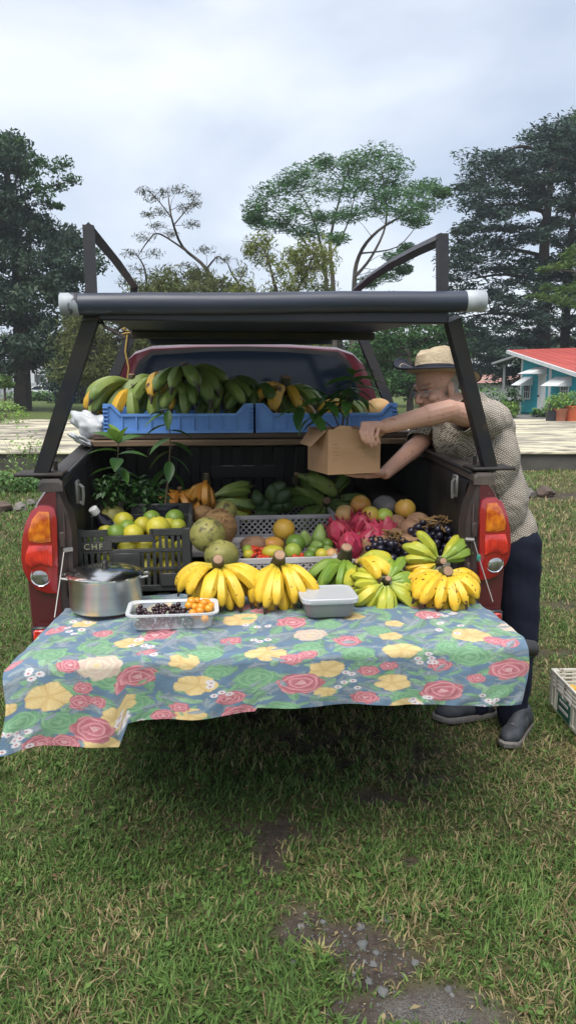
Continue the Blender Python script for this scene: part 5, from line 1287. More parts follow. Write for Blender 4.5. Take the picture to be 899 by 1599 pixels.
# blue crates on the board
for u0, w, lab in ((-.672, .655, 'blue plastic crate holding the green plantains'), (-.006, .645, 'blue plastic crate behind the seedling, holding ripe plantains')):
    t = TT('fruit_crate', lab, 'crate', u0, .775, 1.3855, 0, 'blue crates on the board')
    h = .122
    mb = MB(); d = .40
    mb.box((w / 2, d / 2, .005), (w - .01, d - .01, .008)); mb.build('crate_floor', MT['blue'], t)
    for y, dip in ((0, True), (d, True)):
        mb = MB()
        pr = [(0, 0), (w, 0), (w, h), (w - .035, h), (w - .075, .078), (.075, .078), (.035, h), (0, h)]
        s_ = 1 if y == 0 else -1
        mb.prism(pr, lambda x, z: (x, y + s_ * .006, z), lambda x, z: (x, y + s_ * .014, z)); mb.build('long_side', MT['blue'], t, False)
        mb = MB(); rim = [(0, h), (.035, h), (.075, .078), (w - .075, .078), (w - .035, h), (w, h)]
        for (x0, z0), (x1, z1) in zip(rim[:-1], rim[1:]): mb.tube([(x0, y + s_ * .003, z0 + .002), (x1, y + s_ * .003, z1 + .002)], .006, 4, sq=True, up=(0, 1, 0))
        mb.tube([(0, y + s_ * .003, .006), (w, y + s_ * .003, .006)], .006, 4, sq=True, up=(0, 1, 0)); mb.build('rim', MT['blue'], t, False)
        b = MB(); b.box((0, 0, 0), (.006, .008, .062)); me = b.mesh('rib', MT['blue'], False)
        for k in range(9): put('rib', me, t, (.08 + k * (w - .16) / 8, y + s_ * .002, .041))
    for x in (.007, w - .007):
        mb = MB(); mb.box((x, d / 2, h / 2), (.010, d - .012, h)); mb.build('end_wall', MT['blue'], t, False)
        b = MB(); b.box((0, 0, 0), (.022, .010, .006)); me = b.mesh('corner_fin', MT['blue'], False)
        for k in range(7): put('corner_fin', me, t, (x + (.003 if x < .1 else -.003), -.002, .012 + k * .017))
fruit('squash', 'cream striped squash at the right end of the second blue crate', 'squash', 'papaya_pink', 588, 642, 46, .95, (1.1, 1, .85), .05)
# steel pot
t = TT('cooking_pot', 'shiny stainless steel cooking pot with lid on the cloth', 'cooking pot', -.585, -.062, .846)
mb = MB(); mb.lathe([(.0001, 0), (.110, 0), (.118, .006), (.1205, .02), (.1205, .110), (.126, .117), (.128, .121), (.125, .123)], 48); mb.build('pot_body', MT['steel'], t)
mb = MB(); mb.lathe([(.129, .119), (.130, .124), (.124, .128), (.105, .135), (.08, .141), (.05, .145), (.02, .147), (.0001, .1475)], 48); lid = mb.build('pot_lid', MT['polish'], t)
mb = MB(); mb.lathe([(.009, .146), (.008, .153), (.012, .157), (.013, .163), (.009, .167), (.0001, .168)], 16); mb.build('knob', MT['black_trim'], lid)
for sg in (1, -1):
    mb = MB(); mb.tube([(sg * .118, -.03 , .110), (sg * .142, -.028, .114), (sg * .148, 0, .115), (sg * .142, .028, .114), (sg * .118, .03, .110)], .0045, 8); mb.build('handle', MT['steel'], t)
# clear tub of berries and tomatoes
def rbox_shell(w0, d0, w1, d1, h, th=.003, n=6, r=.025):
    def loop(w, d, z, rr):
        P = []
        for cx, cy, a0 in ((w / 2 - rr, d / 2 - rr, 0), (-w / 2 + rr, d / 2 - rr, 90), (-w / 2 + rr, -d / 2 + rr, 180), (w / 2 - rr, -d / 2 + rr, 270)):
            for k in range(n): a = R_(a0 + 90 * k / (n - 1)); P.append((cx + rr * math.cos(a), cy + rr * math.sin(a), z))
        return P
    return loop
def shell(mb, loops):
    n = len(loops[0]); vs = [p for l in loops for p in l]
    fs = [(i * n + k, i * n + (k + 1) % n, (i + 1) * n + (k + 1) % n, (i + 1) * n + k) for i in range(len(loops) - 1) for k in range(n)]
    mb.add(vs, fs)
    return mb
t = TT('berry_tub', 'clear plastic tub of dark berries and orange tomatoes', 'plastic tub', -.353, -.265, .846)
lp = rbox_shell(0, 0, 0, 0, 0)
mb = MB(); shell(mb, [lp(.225, .115, .001, .025), lp(.238, .128, .004, .028), lp(.262, .150, .052, .03)]); mb.add(lp(.225, .115, .001, .025), [tuple(range(24))]); mb.build('tub_body', MT['clear'], t)
mb = MB(); shell(mb, [lp(.262, .150, .050, .03), lp(.286, .174, .051, .034), lp(.288, .176, .056, .034), lp(.264, .152, .056, .03), lp(.258, .146, .050, .03)]); mb.build('tub_rim', clear_mat('tub_rim_plastic', (.75, .78, .82), .55, .2), t)
bme = tome = None
b = MB(); b.ball((0, 0, 0), .0082, 12, 8); bme = b.mesh('berry', MT['berry'], True, 80)
b = MB(); b.ball((0, 0, 0), .0125, 12, 8); tome = b.mesh('orange_tomato', MT['tomato_orange'], True, 80)
PP = []
rg = random.Random(8)
while len(PP) < 86:
    p = (rg.uniform(-.112, .06), rg.uniform(-.055, .06), .012 if len(PP) < 34 else rg.uniform(.030, .048))
    if all((p[0] - q[0]) ** 2 + (p[1] - q[1]) ** 2 + (p[2] - q[2]) ** 2 > .0138 ** 2 for q in PP): PP.append(p)
for p in PP:
    o = put('berry', bme, None, W(-.353 + p[0], -.265 + p[1], .846 + p[2]), (0, 0, 0), rg.uniform(.85, 1.15)); tag(o, 'shiny dark purple berry in the clear plastic tub', 'berry', 'dark berries in the clear tub')
for k, (x, y, z) in enumerate(((.058, .03, .062), (.075, .045, .058), (.068, .0, .052), (.088, .005, .050), (.098, .03, .055), (.085, -.03, .048), (.112, -.01, .048), (.108, .045, .05), (.062, -.04, .045), (.12, .03, .045), (.072, -.02, .028), (.10, -.04, .025), (.05, .0, .058))):
    o = put('orange_tomato', tome, None, W(-.353 + x, -.265 + y, .846 + z), (0, 0, 0), rg.uniform(.9, 1.25)); tag(o, 'small orange tomato at the right end of the clear tub', 'tomato', 'orange tomatoes in the clear tub')
# grey lidded box
t = TT('food_box', 'grey plastic food box with a translucent lid on the cloth', 'food box', .155, -.19, .846)
mb = MB(); shell(mb, [lp(.145, .135, .0, .022), lp(.152, .142, .003, .024), lp(.172, .160, .054, .026)]); mb.add(lp(.145, .135, .0, .022), [tuple(range(24))]); mb.build('box_body', MT['grey_box'], t)
mb = MB(); shell(mb, [lp(.184, .172, .048, .03), lp(.190, .178, .052, .03), lp(.190, .178, .064, .03), lp(.184, .172, .067, .03), lp(.170, .158, .067, .026), lp(.164, .152, .0650, .024), lp(.150, .138, .0655, .02)]); mb.add(lp(.150, .138, .0655, .02), [tuple(range(24))]); mb.build('lid', MT['frost'], t)
# bottle
p0, p1 = Vector(pz(178, 838, .26)), Vector(pz(146, 796, .22))
ax = (p1 - p0).normalized(); ln = (p1 - p0).length
t = TT('bottle', 'dark bottle with a white cap lying on the citrus', 'bottle', *p0); t.rotation_euler = (Matrix.Rotation(YAW, 3, 'Z') @ ax.to_track_quat('Z', 'Y').to_matrix()).to_euler()
mb = MB(); mb.lathe([(.0001, -.06), (.030, -.058), (.033, -.05), (.033, ln * .45), (.028, ln * .62), (.015, ln * .78), (.014, ln * .90)], 20); mb.build('bottle_body', MT['bottle'], t)
mb = MB(); mb.lathe([(.0165, ln * .86), (.0175, ln * .87), (.0175, ln * 1.04), (.015, ln * 1.06)], 16); mb.build('cap', MT['white_plastic'], t)
mb = MB(); mb.lathe([(.0335, -.03), (.0335, ln * .36)], 20); mb.build('label', MT['label_paper'], t)
mb.v = mb.v
# plastic bag on the rail
u, v, z = pz(142, 662, .92)
mb = MB(); mb.ball((0, 0, 0), (.075, .13, .055), 40, 24, lump=.5, ls=2.2, seed=5)
tag(mb.build('plastic_bag', MT['bag'], None, True, 85, loc=W(u, v, z), rot=(.1, .35, .5 + YAW)), 'crumpled white plastic bag on the rail under the plantains', 'plastic bag')
mb = MB(); mb.ball((0, 0, 0), (.05, .14, .016), 32, 18, lump=.5, ls=2.2, seed=9)
u, v, z = pz(125, 686, .80)
tag(mb.build('plastic_bag', MT['bag'], None, True, 85, loc=W(u, v, z), rot=(0, .5, .3 + YAW)), 'flattened clear wrap trailing along the rail below the white bag', 'plastic wrap')

# ------------------------------------------------------------------ seedlings
def leaf_mesh(name, m, Ln, wd, droop=.5, fold=.25, n=6):
    mb = MB(); P = []
    for k in range(n + 1):
        t = k / n; w = wd * math.sin(math.pi * min(1, t * .96 + .02) ** .85) ** .9 * .5 + .0006
        y = Ln * (t - .12 * droop * t * t); z = -droop * Ln * t * t * .55 + Ln * .12 * t
        P.append([(-w, y, z + fold * w), (-w * .5, y, z + fold * w * .35), (0, y, z), (w * .5, y, z + fold * w * .35), (w, y, z + fold * w)])
    mb.grid(P); return mb.mesh(name, MT[m], True, 80)
LF = {}
def leaf_at(t, m, p, az, el, s, roll=0, ar=.42, droop=.6):
    key = (m, ar, droop)
    if key not in LF: LF[key] = leaf_mesh('leaf', m, 1.0, ar, droop)
    return put('leaf', LF[key], t, p, (Matrix.Rotation(az, 3, 'Z') @ Matrix.Rotation(el, 3, 'X') @ Matrix.Rotation(roll, 3, 'Y')).to_euler(), s)
def seedling(label, u, v, z, path, leaves, m='leaf', ar=.42, pot=None, seed=1, rad=.004):
    rg = random.Random(seed)
    t = TT('seedling', label, 'seedling', u, v, z)
    mb = MB(); n = len(path); mb.tube(path, [rad * (1 - .6 * k / (n - 1)) for k in range(n)], 7); mb.build('stem', MT['stem'], t)
    if pot:
        mb = MB(); mb.lathe([(.0001, -pot[1]), (pot[0] * .78, -pot[1]), (pot[0] * .97, -.01), (pot[0] * 1.06, -.01), (pot[0] * 1.06, .004), (pot[0] * .92, .004), (pot[0] * .9, -.012), (.0001, -.012)], 20); mb.build('nursery_pot', MT['black_pot'], t)
    for lf in leaves:
        f, az, el, s = lf[:4]; mm = lf[4] if len(lf) > 4 else m
        i = min(int(f * (n - 1)), n - 2); q = f * (n - 1) - i
        p = Vector(path[i]).lerp(Vector(path[i + 1]), q)
        leaf_at(t, mm, p, R_(az), R_(el), s, rg.uniform(-.3, .3), ar)
    return t
# left: big pale leaved seedling in the bed corner
a = pz(180, 800, .52); top = Vector(pz(185, 690, .50)) - Vector(a)
seedling('young plant with pale upright leaves in the left bed corner', *a, [(0, 0, 0), tuple(top * .35 + Vector((-.01, 0, 0))), tuple(top * .7), tuple(top)],
         [(1, 30, 55, .11, 'leaf_pale'), (1, 150, 50, .10, 'leaf_pale'), (1, 250, 65, .08, 'leaf_pale'), (.98, 90, 35, .12, 'leaf'), (.97, -60, 25, .125, 'leaf'), (.85, 110, 10, .13, 'leaf'), (.8, -95, 8, .125, 'leaf'), (.75, 180, -10, .12, 'leaf_dark'), (.6, 80, -5, .13, 'leaf'), (.55, -70, -12, .14, 'leaf'), (.45, 150, -20, .12, 'leaf_dark'), (.4, 20, -10, .11, 'leaf_dark'), (.62, 215, -25, .11, 'leaf'), (.3, 100, -10, .10, 'leaf_dark')], ar=.45, pot=(.06, .10), seed=2, rad=.005)
a = pz(258, 790, .48); top = Vector(pz(263, 640, .46)) - Vector(a)
seedling('tall thin seedling with drooping dark leaves before the blue crate', *a, [(0, 0, 0), tuple(top * .3 + Vector((.008, 0, 0))), tuple(top * .65 + Vector((.012, 0, 0))), tuple(top)],
         [(1, 60, -5, .10, 'leaf_dark'), (1, 175, -55, .09, 'leaf'), (.97, 100, -18, .12, 'leaf'), (.86, 85, -15, .12, 'leaf'), (.80, -85, -10, .115, 'leaf_dark'), (.72, 100, -25, .11, 'leaf'), (.68, -70, -20, .11, 'leaf_dark'), (.6, 90, -30, .12, 'leaf_dark'), (.55, -100, -30, .12, 'leaf_dark'), (.5, 180, -40, .11, 'leaf_dark'), (.42, 70, -35, .12, 'leaf_dark'), (.4, -60, -40, .12, 'leaf_dark')], ar=.40, pot=(.05, .09), seed=3, rad=.0045)
# low bushy plants behind the crate
def bush(name, label, cat, loc, rx, ry, rz_, n, m, ls, ar=.45, stems=10, seed=1, pot=None, base=0.0, shell_=.35):
    rg = random.Random(seed); t = thing(name, label, cat, loc)
    mb = MB()
    for k in range(stems):
        d = Vector((rg.uniform(-.8, .8) * rx, rg.uniform(-.8, .8) * ry, rz_ * rg.uniform(.8, 1.7)))
        mb.tube([(0, 0, base), d * .5 + Vector((0, 0, base)), d + Vector((0, 0, base))], [ls * .06, ls * .05, ls * .02], 5)
    mb.build('stem', MT['stem_green'] if ls < .1 else MT['stem'], t)
    V, F = [], []
    P = np.array(leaf_mesh('l', m, 1.0, ar, .6, n=3).vertices[0].co) if False else None
    for k in range(n):
        d = Vector((rg.gauss(0, 1), rg.gauss(0, 1), rg.gauss(0, 1))).normalized() * (shell_ + (1 - shell_) * rg.random() ** .5)
        c = Vector((d.x * rx, d.y * ry, base + rz_ + d.z * rz_))
        s = ls * rg.uniform(.6, 1.25)
        Mx = Matrix.Rotation(rg.uniform(0, 6.28), 3, 'Z') @ Matrix.Rotation(rg.uniform(-.9, .5), 3, 'X') @ Matrix.Rotation(rg.uniform(-.7, .7), 3, 'Y')
        q = [(0, 0, 0), (-ar * .5, .45, .08), (0, .5, 0), (ar * .5, .45, .08), (0, 1, -.12)]
        o = len(V); V += [tuple(c + Mx @ (Vector(p) * s)) for p in q]; F += [(o, o + 2, o + 1), (o, o + 3, o + 2), (o + 1, o + 2, o + 4), (o + 2, o + 3, o + 4)]
    me = fast_mesh('foliage', np.array(V), np.array(F), MT[m]); f = put('foliage', me, t); f['kind'] = 'stuff'
    if pot: 
        mb = MB(); mb.lathe(pot[0], 22); mb.build('pot', MT[pot[1]], t)
    return t
a = W(*pz(222, 800, .55)); bush('seedling', 'bushy small leaved seedling behind the charcoal crate', 'seedling', a, .11, .10, .075, 420, 'leaf_dark', .038, seed=4)
a = W(*pz(172, 792, .46)); bush('seedling', 'fine leaved dark seedling at the left bed wall', 'seedling', a, .06, .07, .07, 200, 'leaf_dark', .034, seed=5)

# ------------------------------------------------------------------ cardboard box with a seedling in it
bx0, bz0, bz1 = at(512, 700, 2.84), 1.258, 1.430
ea = Vector((.208, .080, 0)).normalized(); eb = Vector((-.080, .208, 0)).normalized()
by = math.atan2(ea.y, ea.x)
t = thing('cardboard_box', 'open brown cardboard box held by the man over the truck bed', 'cardboard box', (bx0[0], bx0[1], bz0), by)
w_, d_, h_ = .223, .20, .172; th = .005
mb = MB(); mb.box((w_ / 2, th / 2, h_ / 2), (w_, th, h_)); mb.build('front_panel', MT['card'], t, False)
mb = MB(); mb.box((w_ / 2, d_ - th / 2, h_ / 2), (w_, th, h_)); mb.build('back_panel', MT['card'], t, False)
for x in (th / 2, w_ - th / 2):
    mb = MB(); mb.box((x, d_ / 2, h_ / 2 - .004), (th, d_ - 2 * th - .001, h_ - .010)); mb.build('end_panel', MT['card'], t, False)
mb = MB(); mb.box((w_ / 2, d_ / 2, .004), (w_ - 2 * th - .002, d_ - 2 * th - .002, .005)); mb.build('bottom_panel', MT['card'], t, False)
mb = MB(); mb.prism([(.01, 0), (d_ - .02, 0), (d_ - .05, .07), (.03, .075)], lambda y, z: (-.003 - z * .75, y, h_ - .006 - z * .78), lambda y, z: (.000 - z * .75, y, h_ - .004 - z * .78)); mb.build('flap', MT['card'], t, False)
mb = MB(); mb.prism([(.02, 0), (.10, 0), (.095, .012), (.05, .016)], lambda x, z: (x, .0006, h_ + z - .001), lambda x, z: (x, .004, h_ + z - .001)); mb.build('torn_flap', MT['card'], t, False)
b = MB(); b.box((0, 0, 0), (.05, .001, .0022)); pm = b.mesh('printed_line', MT['card_dark'], False)
for x, z, s_ in ((.13, .10, .5), (.15, .098, .25)): put('printed_line', pm, t, (x, -.0008, z), (0, -.25, 0), (s_, 1, 1.3))
for k in range(5): put('printed_line', pm, t, (.03 + .006 * (k % 2), -.0008, .06 + k * .014), (0, 0, 0), (.45, 1, .8))
b0 = T(bx0 + np.array(ea * .11 + eb * .09)); 
sd = seedling('leafy young citrus tree standing in the cardboard box', b0[0], b0[1], bz0 + .05, [(0, 0, 0), (-.01, .01, .10), (.0, .0, .20), (.012, -.01, .27), (.03, -.02, .33)],
    [(1, -60, 18, .115, 'leaf'), (1, 60, 40, .08, 'leaf'), (.97, 150, 30, .09, 'leaf'), (.92, -100, 5, .12, 'leaf'), (.9, 100, 0, .12, 'leaf'), (.86, 200, 5, .10, 'leaf_dark'), (.82, 20, 5, .11, 'leaf_dark'), (.78, -80, -15, .12, 'leaf'), (.76, 130, -10, .12, 'leaf_dark'), (.7, 75, -20, .13, 'leaf_dark'), (.68, 250, -15, .13, 'leaf'), (.64, -20, -10, .11, 'leaf_dark'), (.6, 170, -20, .12, 'leaf'), (.58, 110, -5, .13, 'leaf_dark'), (.66, -120, -28, .12, 'leaf'), (.62, 60, 5, .14, 'leaf_dark'), (.72, 190, 10, .12, 'leaf_dark')], ar=.36, seed=12, rad=.005)
for (dx, dz, lv) in ((-.10, .26, [(1, 110, 20, .10), (1, 40, 20, .09), (.95, 180, 0, .11), (.85, 80, -10, .12), (.8, 200, -20, .12), (.7, 120, -25, .12), (.65, 30, -20, .11), (.9, 150, 30, .1), (.75, 250, -30, .13)]), (-.17, .20, [(1, 100, -10, .12), (1, 160, -30, .13), (.9, 60, 10, .10), (.85, 210, -30, .14), (.75, 120, -30, .12), (.6, 80, -20, .10)]), (.05, .30, [(1, -40, 22, .12), (1, 60, 20, .10), (.9, -100, 0, .12), (.85, 20, -12, .12), (.8, -60, -30, .12), (.7, 100, -25, .11)])):
    mb = MB(); pth = [(0, 0, .08), (dx * .4, .01, .08 + (dz - .08) * .5), (dx, .0, dz)]; mb.tube(pth, [.0035, .003, .002], 6); mb.build('branch', MT['stem'], sd)
    for f, az, el, s in lv:
        i = min(int(f * 2), 1); p = Vector(pth[i]).lerp(Vector(pth[i + 1]), f * 2 - i)
        leaf_at(sd, random.choice(['leaf', 'leaf_dark', 'leaf']), p, R_(az), R_(el), s, random.uniform(-.4, .4), .36)

# ------------------------------------------------------------------ the man
man = thing('person', 'man in straw hat and beige patterned shirt leaning over the truck side holding a box', 'person', (1.02, 3.3, 0))
ML = Vector(man.location)
def mv(p): return Vector(p) - ML
hf = Vector((-.80, -.55, -.20)).normalized(); hl = Vector((0, 0, 1)).cross(hf); hl = (hl + Vector((0, 0, .04))).normalized(); hu = hf.cross(hl).normalized()
HM = Matrix((hl, hf, hu)).transposed()         # columns: left, forward, up
HC = Vector(at(679, 605, 3.22))
def hp(x, y, z): return mv(HC + HM @ Vector((x, y, z)))
SL, SR = Vector((.80, 3.08, 1.455)), Vector((.655, 3.42, 1.415))
EL, WL = Vector(at(700, 641, 2.90)), Vector(at(603, 665, 2.885))
ER, WR = Vector(at(655, 692, 3.30)), Vector(at(602, 738, 3.06))
NB = Vector((.765, 3.25, 1.49)); CH = Vector((.835, 3.27, 1.27)); BE = Vector((.905, 3.31, 1.08)); PV = Vector((.972, 3.35, .92))
side = (SL - SR).normalized(); 
TM = Matrix((side, Vector((0, 0, 1)).cross(side).normalized() * -1, Vector((0, 0, 1)))).transposed()
mb = MB()
mb.ball(hp(0, -.012, .030), (.076, .096, .086), 20, 14, HM); mb.ball(hp(0, .028, -.030), (.060, .062, .082), 18, 12, HM)
mb.cone(hp(0, .055, -.088), .028, hp(0, .030, -.070), .045); mb.cone(hp(.045, -.005, -.060), .024, hp(.012, .060, -.090), .022); mb.cone(hp(-.045, -.005, -.060), .024, hp(-.012, .060, -.090), .022)
mb.cone(hp(0, .088, .006), .009, hp(0, .112, -.036), .0125); mb.ball(hp(.010, .100, -.040), .009, 10, 7); mb.ball(hp(-.010, .100, -.040), .009, 10, 7)
mb.cone(hp(.045, .070, .020), .010, hp(.012, .090, .016), .010); mb.cone(hp(-.045, .070, .020), .010, hp(-.012, .090, .016), .010)
mb.ball(hp(.036, .062, -.030), (.024, .022, .022), 10, 7, HM); mb.ball(hp(-.036, .062, -.030), (.024, .022, .022), 10, 7, HM)
mb.cone(hp(.022, .080, -.066), .007, hp(-.022, .080, -.066), .007); mb.cone(hp(.016, .082, -.076), .007, hp(-.016, .082, -.076), .007)
for s in (1, -1):
    mb.ball(hp(s * .077, -.012, -.010), (.009, .019, .032), 10, 8, HM); mb.cone(hp(s * .072, -.008, -.02), .010, hp(s * .074, -.006, -.034), .008)
mb.cone(mv(NB), .062, hp(0, -.025, -.055), .056)
mb.ball(mv(CH), (.185, .115, .20), 16, 12, TM); mb.ball(mv(BE), (.165, .115, .17), 16, 12, TM); mb.ball(mv(PV), (.155, .12, .13), 16, 12, TM)
mb.cone(mv(SL), .060, mv(SR), .060); mb.cone(mv(NB), .065, mv(CH), .10)
HL, HR = Vector((1.03, 3.25, .88)), Vector((.99, 3.45, .88))
KL, KR = Vector((1.035, 3.20, .50)), Vector((.93, 3.44, .48)); AL, AR = Vector((1.045, 3.28, .09)), Vector((.915, 3.42, .09))
for h, k, a_ in ((HL, KL, AL), (HR, KR, AR)):
    mb.cone(mv(h), .080, mv(k), .052); mb.cone(mv(k), .054, mv(a_), .034)
# left (near) arm
mb.cone(mv(SL), .056, mv(EL), .042); mb.cone(mv(EL), .044, mv(EL.lerp(WL, .3)), .043); mb.cone(mv(EL.lerp(WL, .3)), .043, mv(WL), .0285)
mb.cone(mv(SR), .056, mv(ER), .042); mb.cone(mv(ER), .042, mv(ER.lerp(WR, .3)), .042); mb.cone(mv(ER.lerp(WR, .3)), .042, mv(WR), .028)
# near hand: knuckles over the box edge, fingers down its face
mcp = [at(567, 662, 2.865), at(575, 662, 2.867), at(583, 664, 2.870), at(591, 668, 2.874)]
pip = [at(563, 675, 2.846), at(571.5, 677, 2.845), at(580, 678, 2.848), at(588, 680, 2.856)]
dip = [at(567, 686, 2.846), at(575.5, 689, 2.846), at(583, 689, 2.850), at(590, 688, 2.860)]
tip = [at(572, 692, 2.856), at(580, 696, 2.858), at(586.5, 695, 2.862), at(592.5, 692, 2.868)]
for k in range(4):
    r = (.0088, .0090, .0086, .0076)[k]
    mb.cone(mv(WL), .022, mv(mcp[k]), .0120, 10); mb.cone(mv(mcp[k]), r * 1.12, mv(pip[k]), r, 10); mb.cone(mv(pip[k]), r, mv(dip[k]), r * .9, 10); mb.cone(mv(dip[k]), r * .9, mv(tip[k]), r * .78, 10)
tb = [at(600, 668, 2.90), at(594, 676, 2.93), at(585, 684, 2.935), at(578, 690, 2.935)]
mb.cone(mv(tb[0]), .017, mv(tb[1]), .014, 10); mb.cone(mv(tb[1]), .0135, mv(tb[2]), .0115, 10); mb.cone(mv(tb[2]), .0115, mv(tb[3]), .009, 10)
# far hand: palm under the box
zb = bz0 - .016
rk = [Vector((WR.x - .075 - .004 * k, WR.y - .01 - .022 * k, zb - .004)) for k in range(4)]
for k in range(4):
    r = (.0088, .0102, .0105, .0100)[k]; ln = (.060, .075, .080, .070)[k]
    mb.cone(mv(WR), .021, mv(rk[k]), .0135, 10); p1 = rk[k] + Vector((-ln * .5, -.010, .001)); p2 = p1 + Vector((-ln * .35, -.006, .003)); p3 = p2 + Vector((-ln * .25, -.002, .004))
    mb.cone(mv(rk[k]), r * 1.1, mv(p1), r, 10); mb.cone(mv(p1), r, mv(p2), r * .9, 10); mb.cone(mv(p2), r * .9, mv(p3), r * .78, 10)
q0, q1, q2 = WR + Vector((-.03, -.045, .004)), WR + Vector((-.055, -.085, .012)), WR + Vector((-.075, -.11, .03))
mb.cone(mv(WR), .019, mv(q0), .0155, 10); mb.cone(mv(q0), .0145, mv(q1), .012, 10); mb.cone(mv(q1), .012, mv(q2), .009, 10)
remesh('body', mb, MT['skin'], .0032, 3, man)
for s in (1, -1):
    b = MB(); b.ball(hp(s * .030, .081, -.001), (.0125, .0095, .0075), 12, 8, HM); b.build('eye', MT['eye'], man)
    b = MB(); b.tube([hp(s * .014, .1005, .020), hp(s * .030, .097, .025), hp(s * .047, .083, .019)], [.0016, .0024, .0012], 6); b.build('eyebrow', MT['hair'], man)
b = MB(); b.tube([hp(.020, .091, -.070), hp(.0, .096, -.069), hp(-.020, .091, -.070)], [.0025, .004, .0025], 6); b.build('mouth', MT['lip'], man)
b = MB()
b.ball(hp(0, -.030, .012), (.079, .086, .070), 20, 14, HM, lump=.05, ls=12); b.ball(hp(0, -.07, -.04), (.058, .042, .045), 14, 10, HM, lump=.08, ls=10)
b.build('hair', MT['hair'], man)
# spectacles
b = MB()
for s in (1, -1):
    b.tube([hp(s * .033 + .026 * math.cos(a), .103 - abs(s * .033 + .026 * math.cos(a)) * .16, -.006 + .018 * math.sin(a)) for a in np.linspace(0, 2 * math.pi, 25)], .0014, 5, cap=False)
    b.tube([hp(s * .059, .094, .0), hp(s * .077, .04, .004), hp(s * .080, -.012, .006), hp(s * .078, -.03, -.012)], .0016, 5)
b.tube([hp(-.009, .101, 0), hp(0, .105, .003), hp(.009, .101, 0)], .0014, 5)
sp = b.build('spectacles', MT['wire'], man)
for s in (1, -1):
    b = MB(); b.add([hp(s * .033 + .025 * math.cos(a), .103 - abs(s * .033 + .025 * math.cos(a)) * .16, -.006 + .017 * math.sin(a)) for a in np.linspace(0, 2 * math.pi, 21)[:-1]], [tuple(range(20))]); b.build('lens', MT['lens'], sp, False)
# straw hat
hat = bpy.data.objects.new('straw_hat', None); COL.objects.link(hat); hat.parent = man; hat.empty_display_size = .05
hat.location = hp(0, -.014, .058)
hat.rotation_euler = (Matrix((-hl, hf, hu)).transposed() @ Matrix.Rotation(R_(5), 3, 'Y') @ Matrix.Rotation(R_(15), 3, 'X')).to_euler()
b = MB(); b.lathe([(.092, 0), (.090, .03), (.084, .070), (.077, .094), (.064, .108), (.040, .112), (.0001, .104)], 40, sx=.88, sy=1.03)
b.v = [(x, y, z - .024 * math.exp(-(x / .026) ** 2) * (1 if z > .08 else 0) - .012 * (1 if z > .09 else 0) * max(0, y / .09)) for x, y, z in b.v]; b.build('hat_crown', MT['straw'], hat)
def brim_(r, a, dz):
    x, y = math.cos(a), math.sin(a); f = max(0, (r - .09) / .10)
    d = (a - .42 + math.pi) % (2 * math.pi) - math.pi; U_ = math.exp(-(d / .80) ** 2)      # front far side turned up
    z = .080 * f ** 1.15 * U_ - .030 * f * max(0, -y) ** 1.5 * (1 - U_) - .004 * f
    q = r - .030 * f * f * U_
    return (q * x * .93, q * y * 1.03, z + dz)
ring_ = lambda r, dz: [brim_(r, a, dz) for a in np.linspace(0, 2 * math.pi, 61)[:-1]]
b = MB(); shell(b, [ring_(.088, .002), ring_(.110, .002), ring_(.135, .002), ring_(.165, .002), ring_(.190, .002), ring_(.190, -.002), ring_(.165, -.002), ring_(.135, -.002), ring_(.110, -.002), ring_(.088, -.002)]); b.build('hat_brim', MT['straw'], hat)
b = MB(); shell(b, [ring_(.104, .0035), ring_(.130, .0035), ring_(.158, .0035)]); b.build('brim_stripe', MT['hatband'], hat)
b = MB(); shell(b, [ring_(.163, .0035), ring_(.176, .0035), ring_(.186, .0035)]); b.build('brim_stripe', MT['hatband'], hat)
b = MB(); P = ring_(.191, 0); b.tube(P + [P[0]], .0042, 6, cap=False); b.build('brim_edging', MT['hatband'], hat)
b = MB(); b.lathe([(.0935, .002), (.0925, .028), (.0905, .029)], 40, sx=.89, sy=1.035); b.build('hat_band', MT['hatband'], hat)
# shirt
def fold(p):
    a = mnoise.noise(Vector((p.x * 9, p.y * 9, p.z * 22 + p.x * 14))) * .008 + mnoise.noise(p * 30) * .003
    return a + .003
mb = MB()
mb.ball(mv(CH), (.205, .135, .215), 20, 14, TM); mb.ball(mv(BE), (.190, .138, .20), 20, 14, TM); mb.ball(mv(PV + Vector((0, 0, .0))), (.180, .140, .17), 20, 14, TM); mb.ball(mv(Vector((.83, 3.28, 1.43))), (.185, .105, .105), 18, 12, TM); mb.ball(mv(Vector((.72, 3.25, 1.37))), (.16, .11, .11), 18, 12, TM); mb.ball(mv(at(672, 676, 3.34)), (.10, .09, .10), 14, 10, TM)
mb.cone(mv(SL), .078, mv(SR), .076); mb.cone(mv(NB + Vector((.02, 0, -.01))), .078, mv(CH), .12); mb.cone(mv(NB + Vector((.03, .0, .015))), .066, mv(NB + Vector((-.02, -.02, -.03))), .07)
mb.cone(mv(SL), .083, mv(SL.lerp(EL, .50)), .066); mb.cone(mv(SR), .080, mv(SR.lerp(ER, .98)), .062)
mb.cone(mv(BE + Vector((.01, .0, 0))), .145, mv(PV + Vector((.02, 0, -.08))), .148)
mb.cone(mv((.885, 3.31, 1.38)), .115, mv((.955, 3.345, 1.0)), .135)
sh = remesh('shirt', mb, MT['shirt'], .0075, 3, man, fold)
bm = bmesh.new(); bm.from_mesh(sh.data)
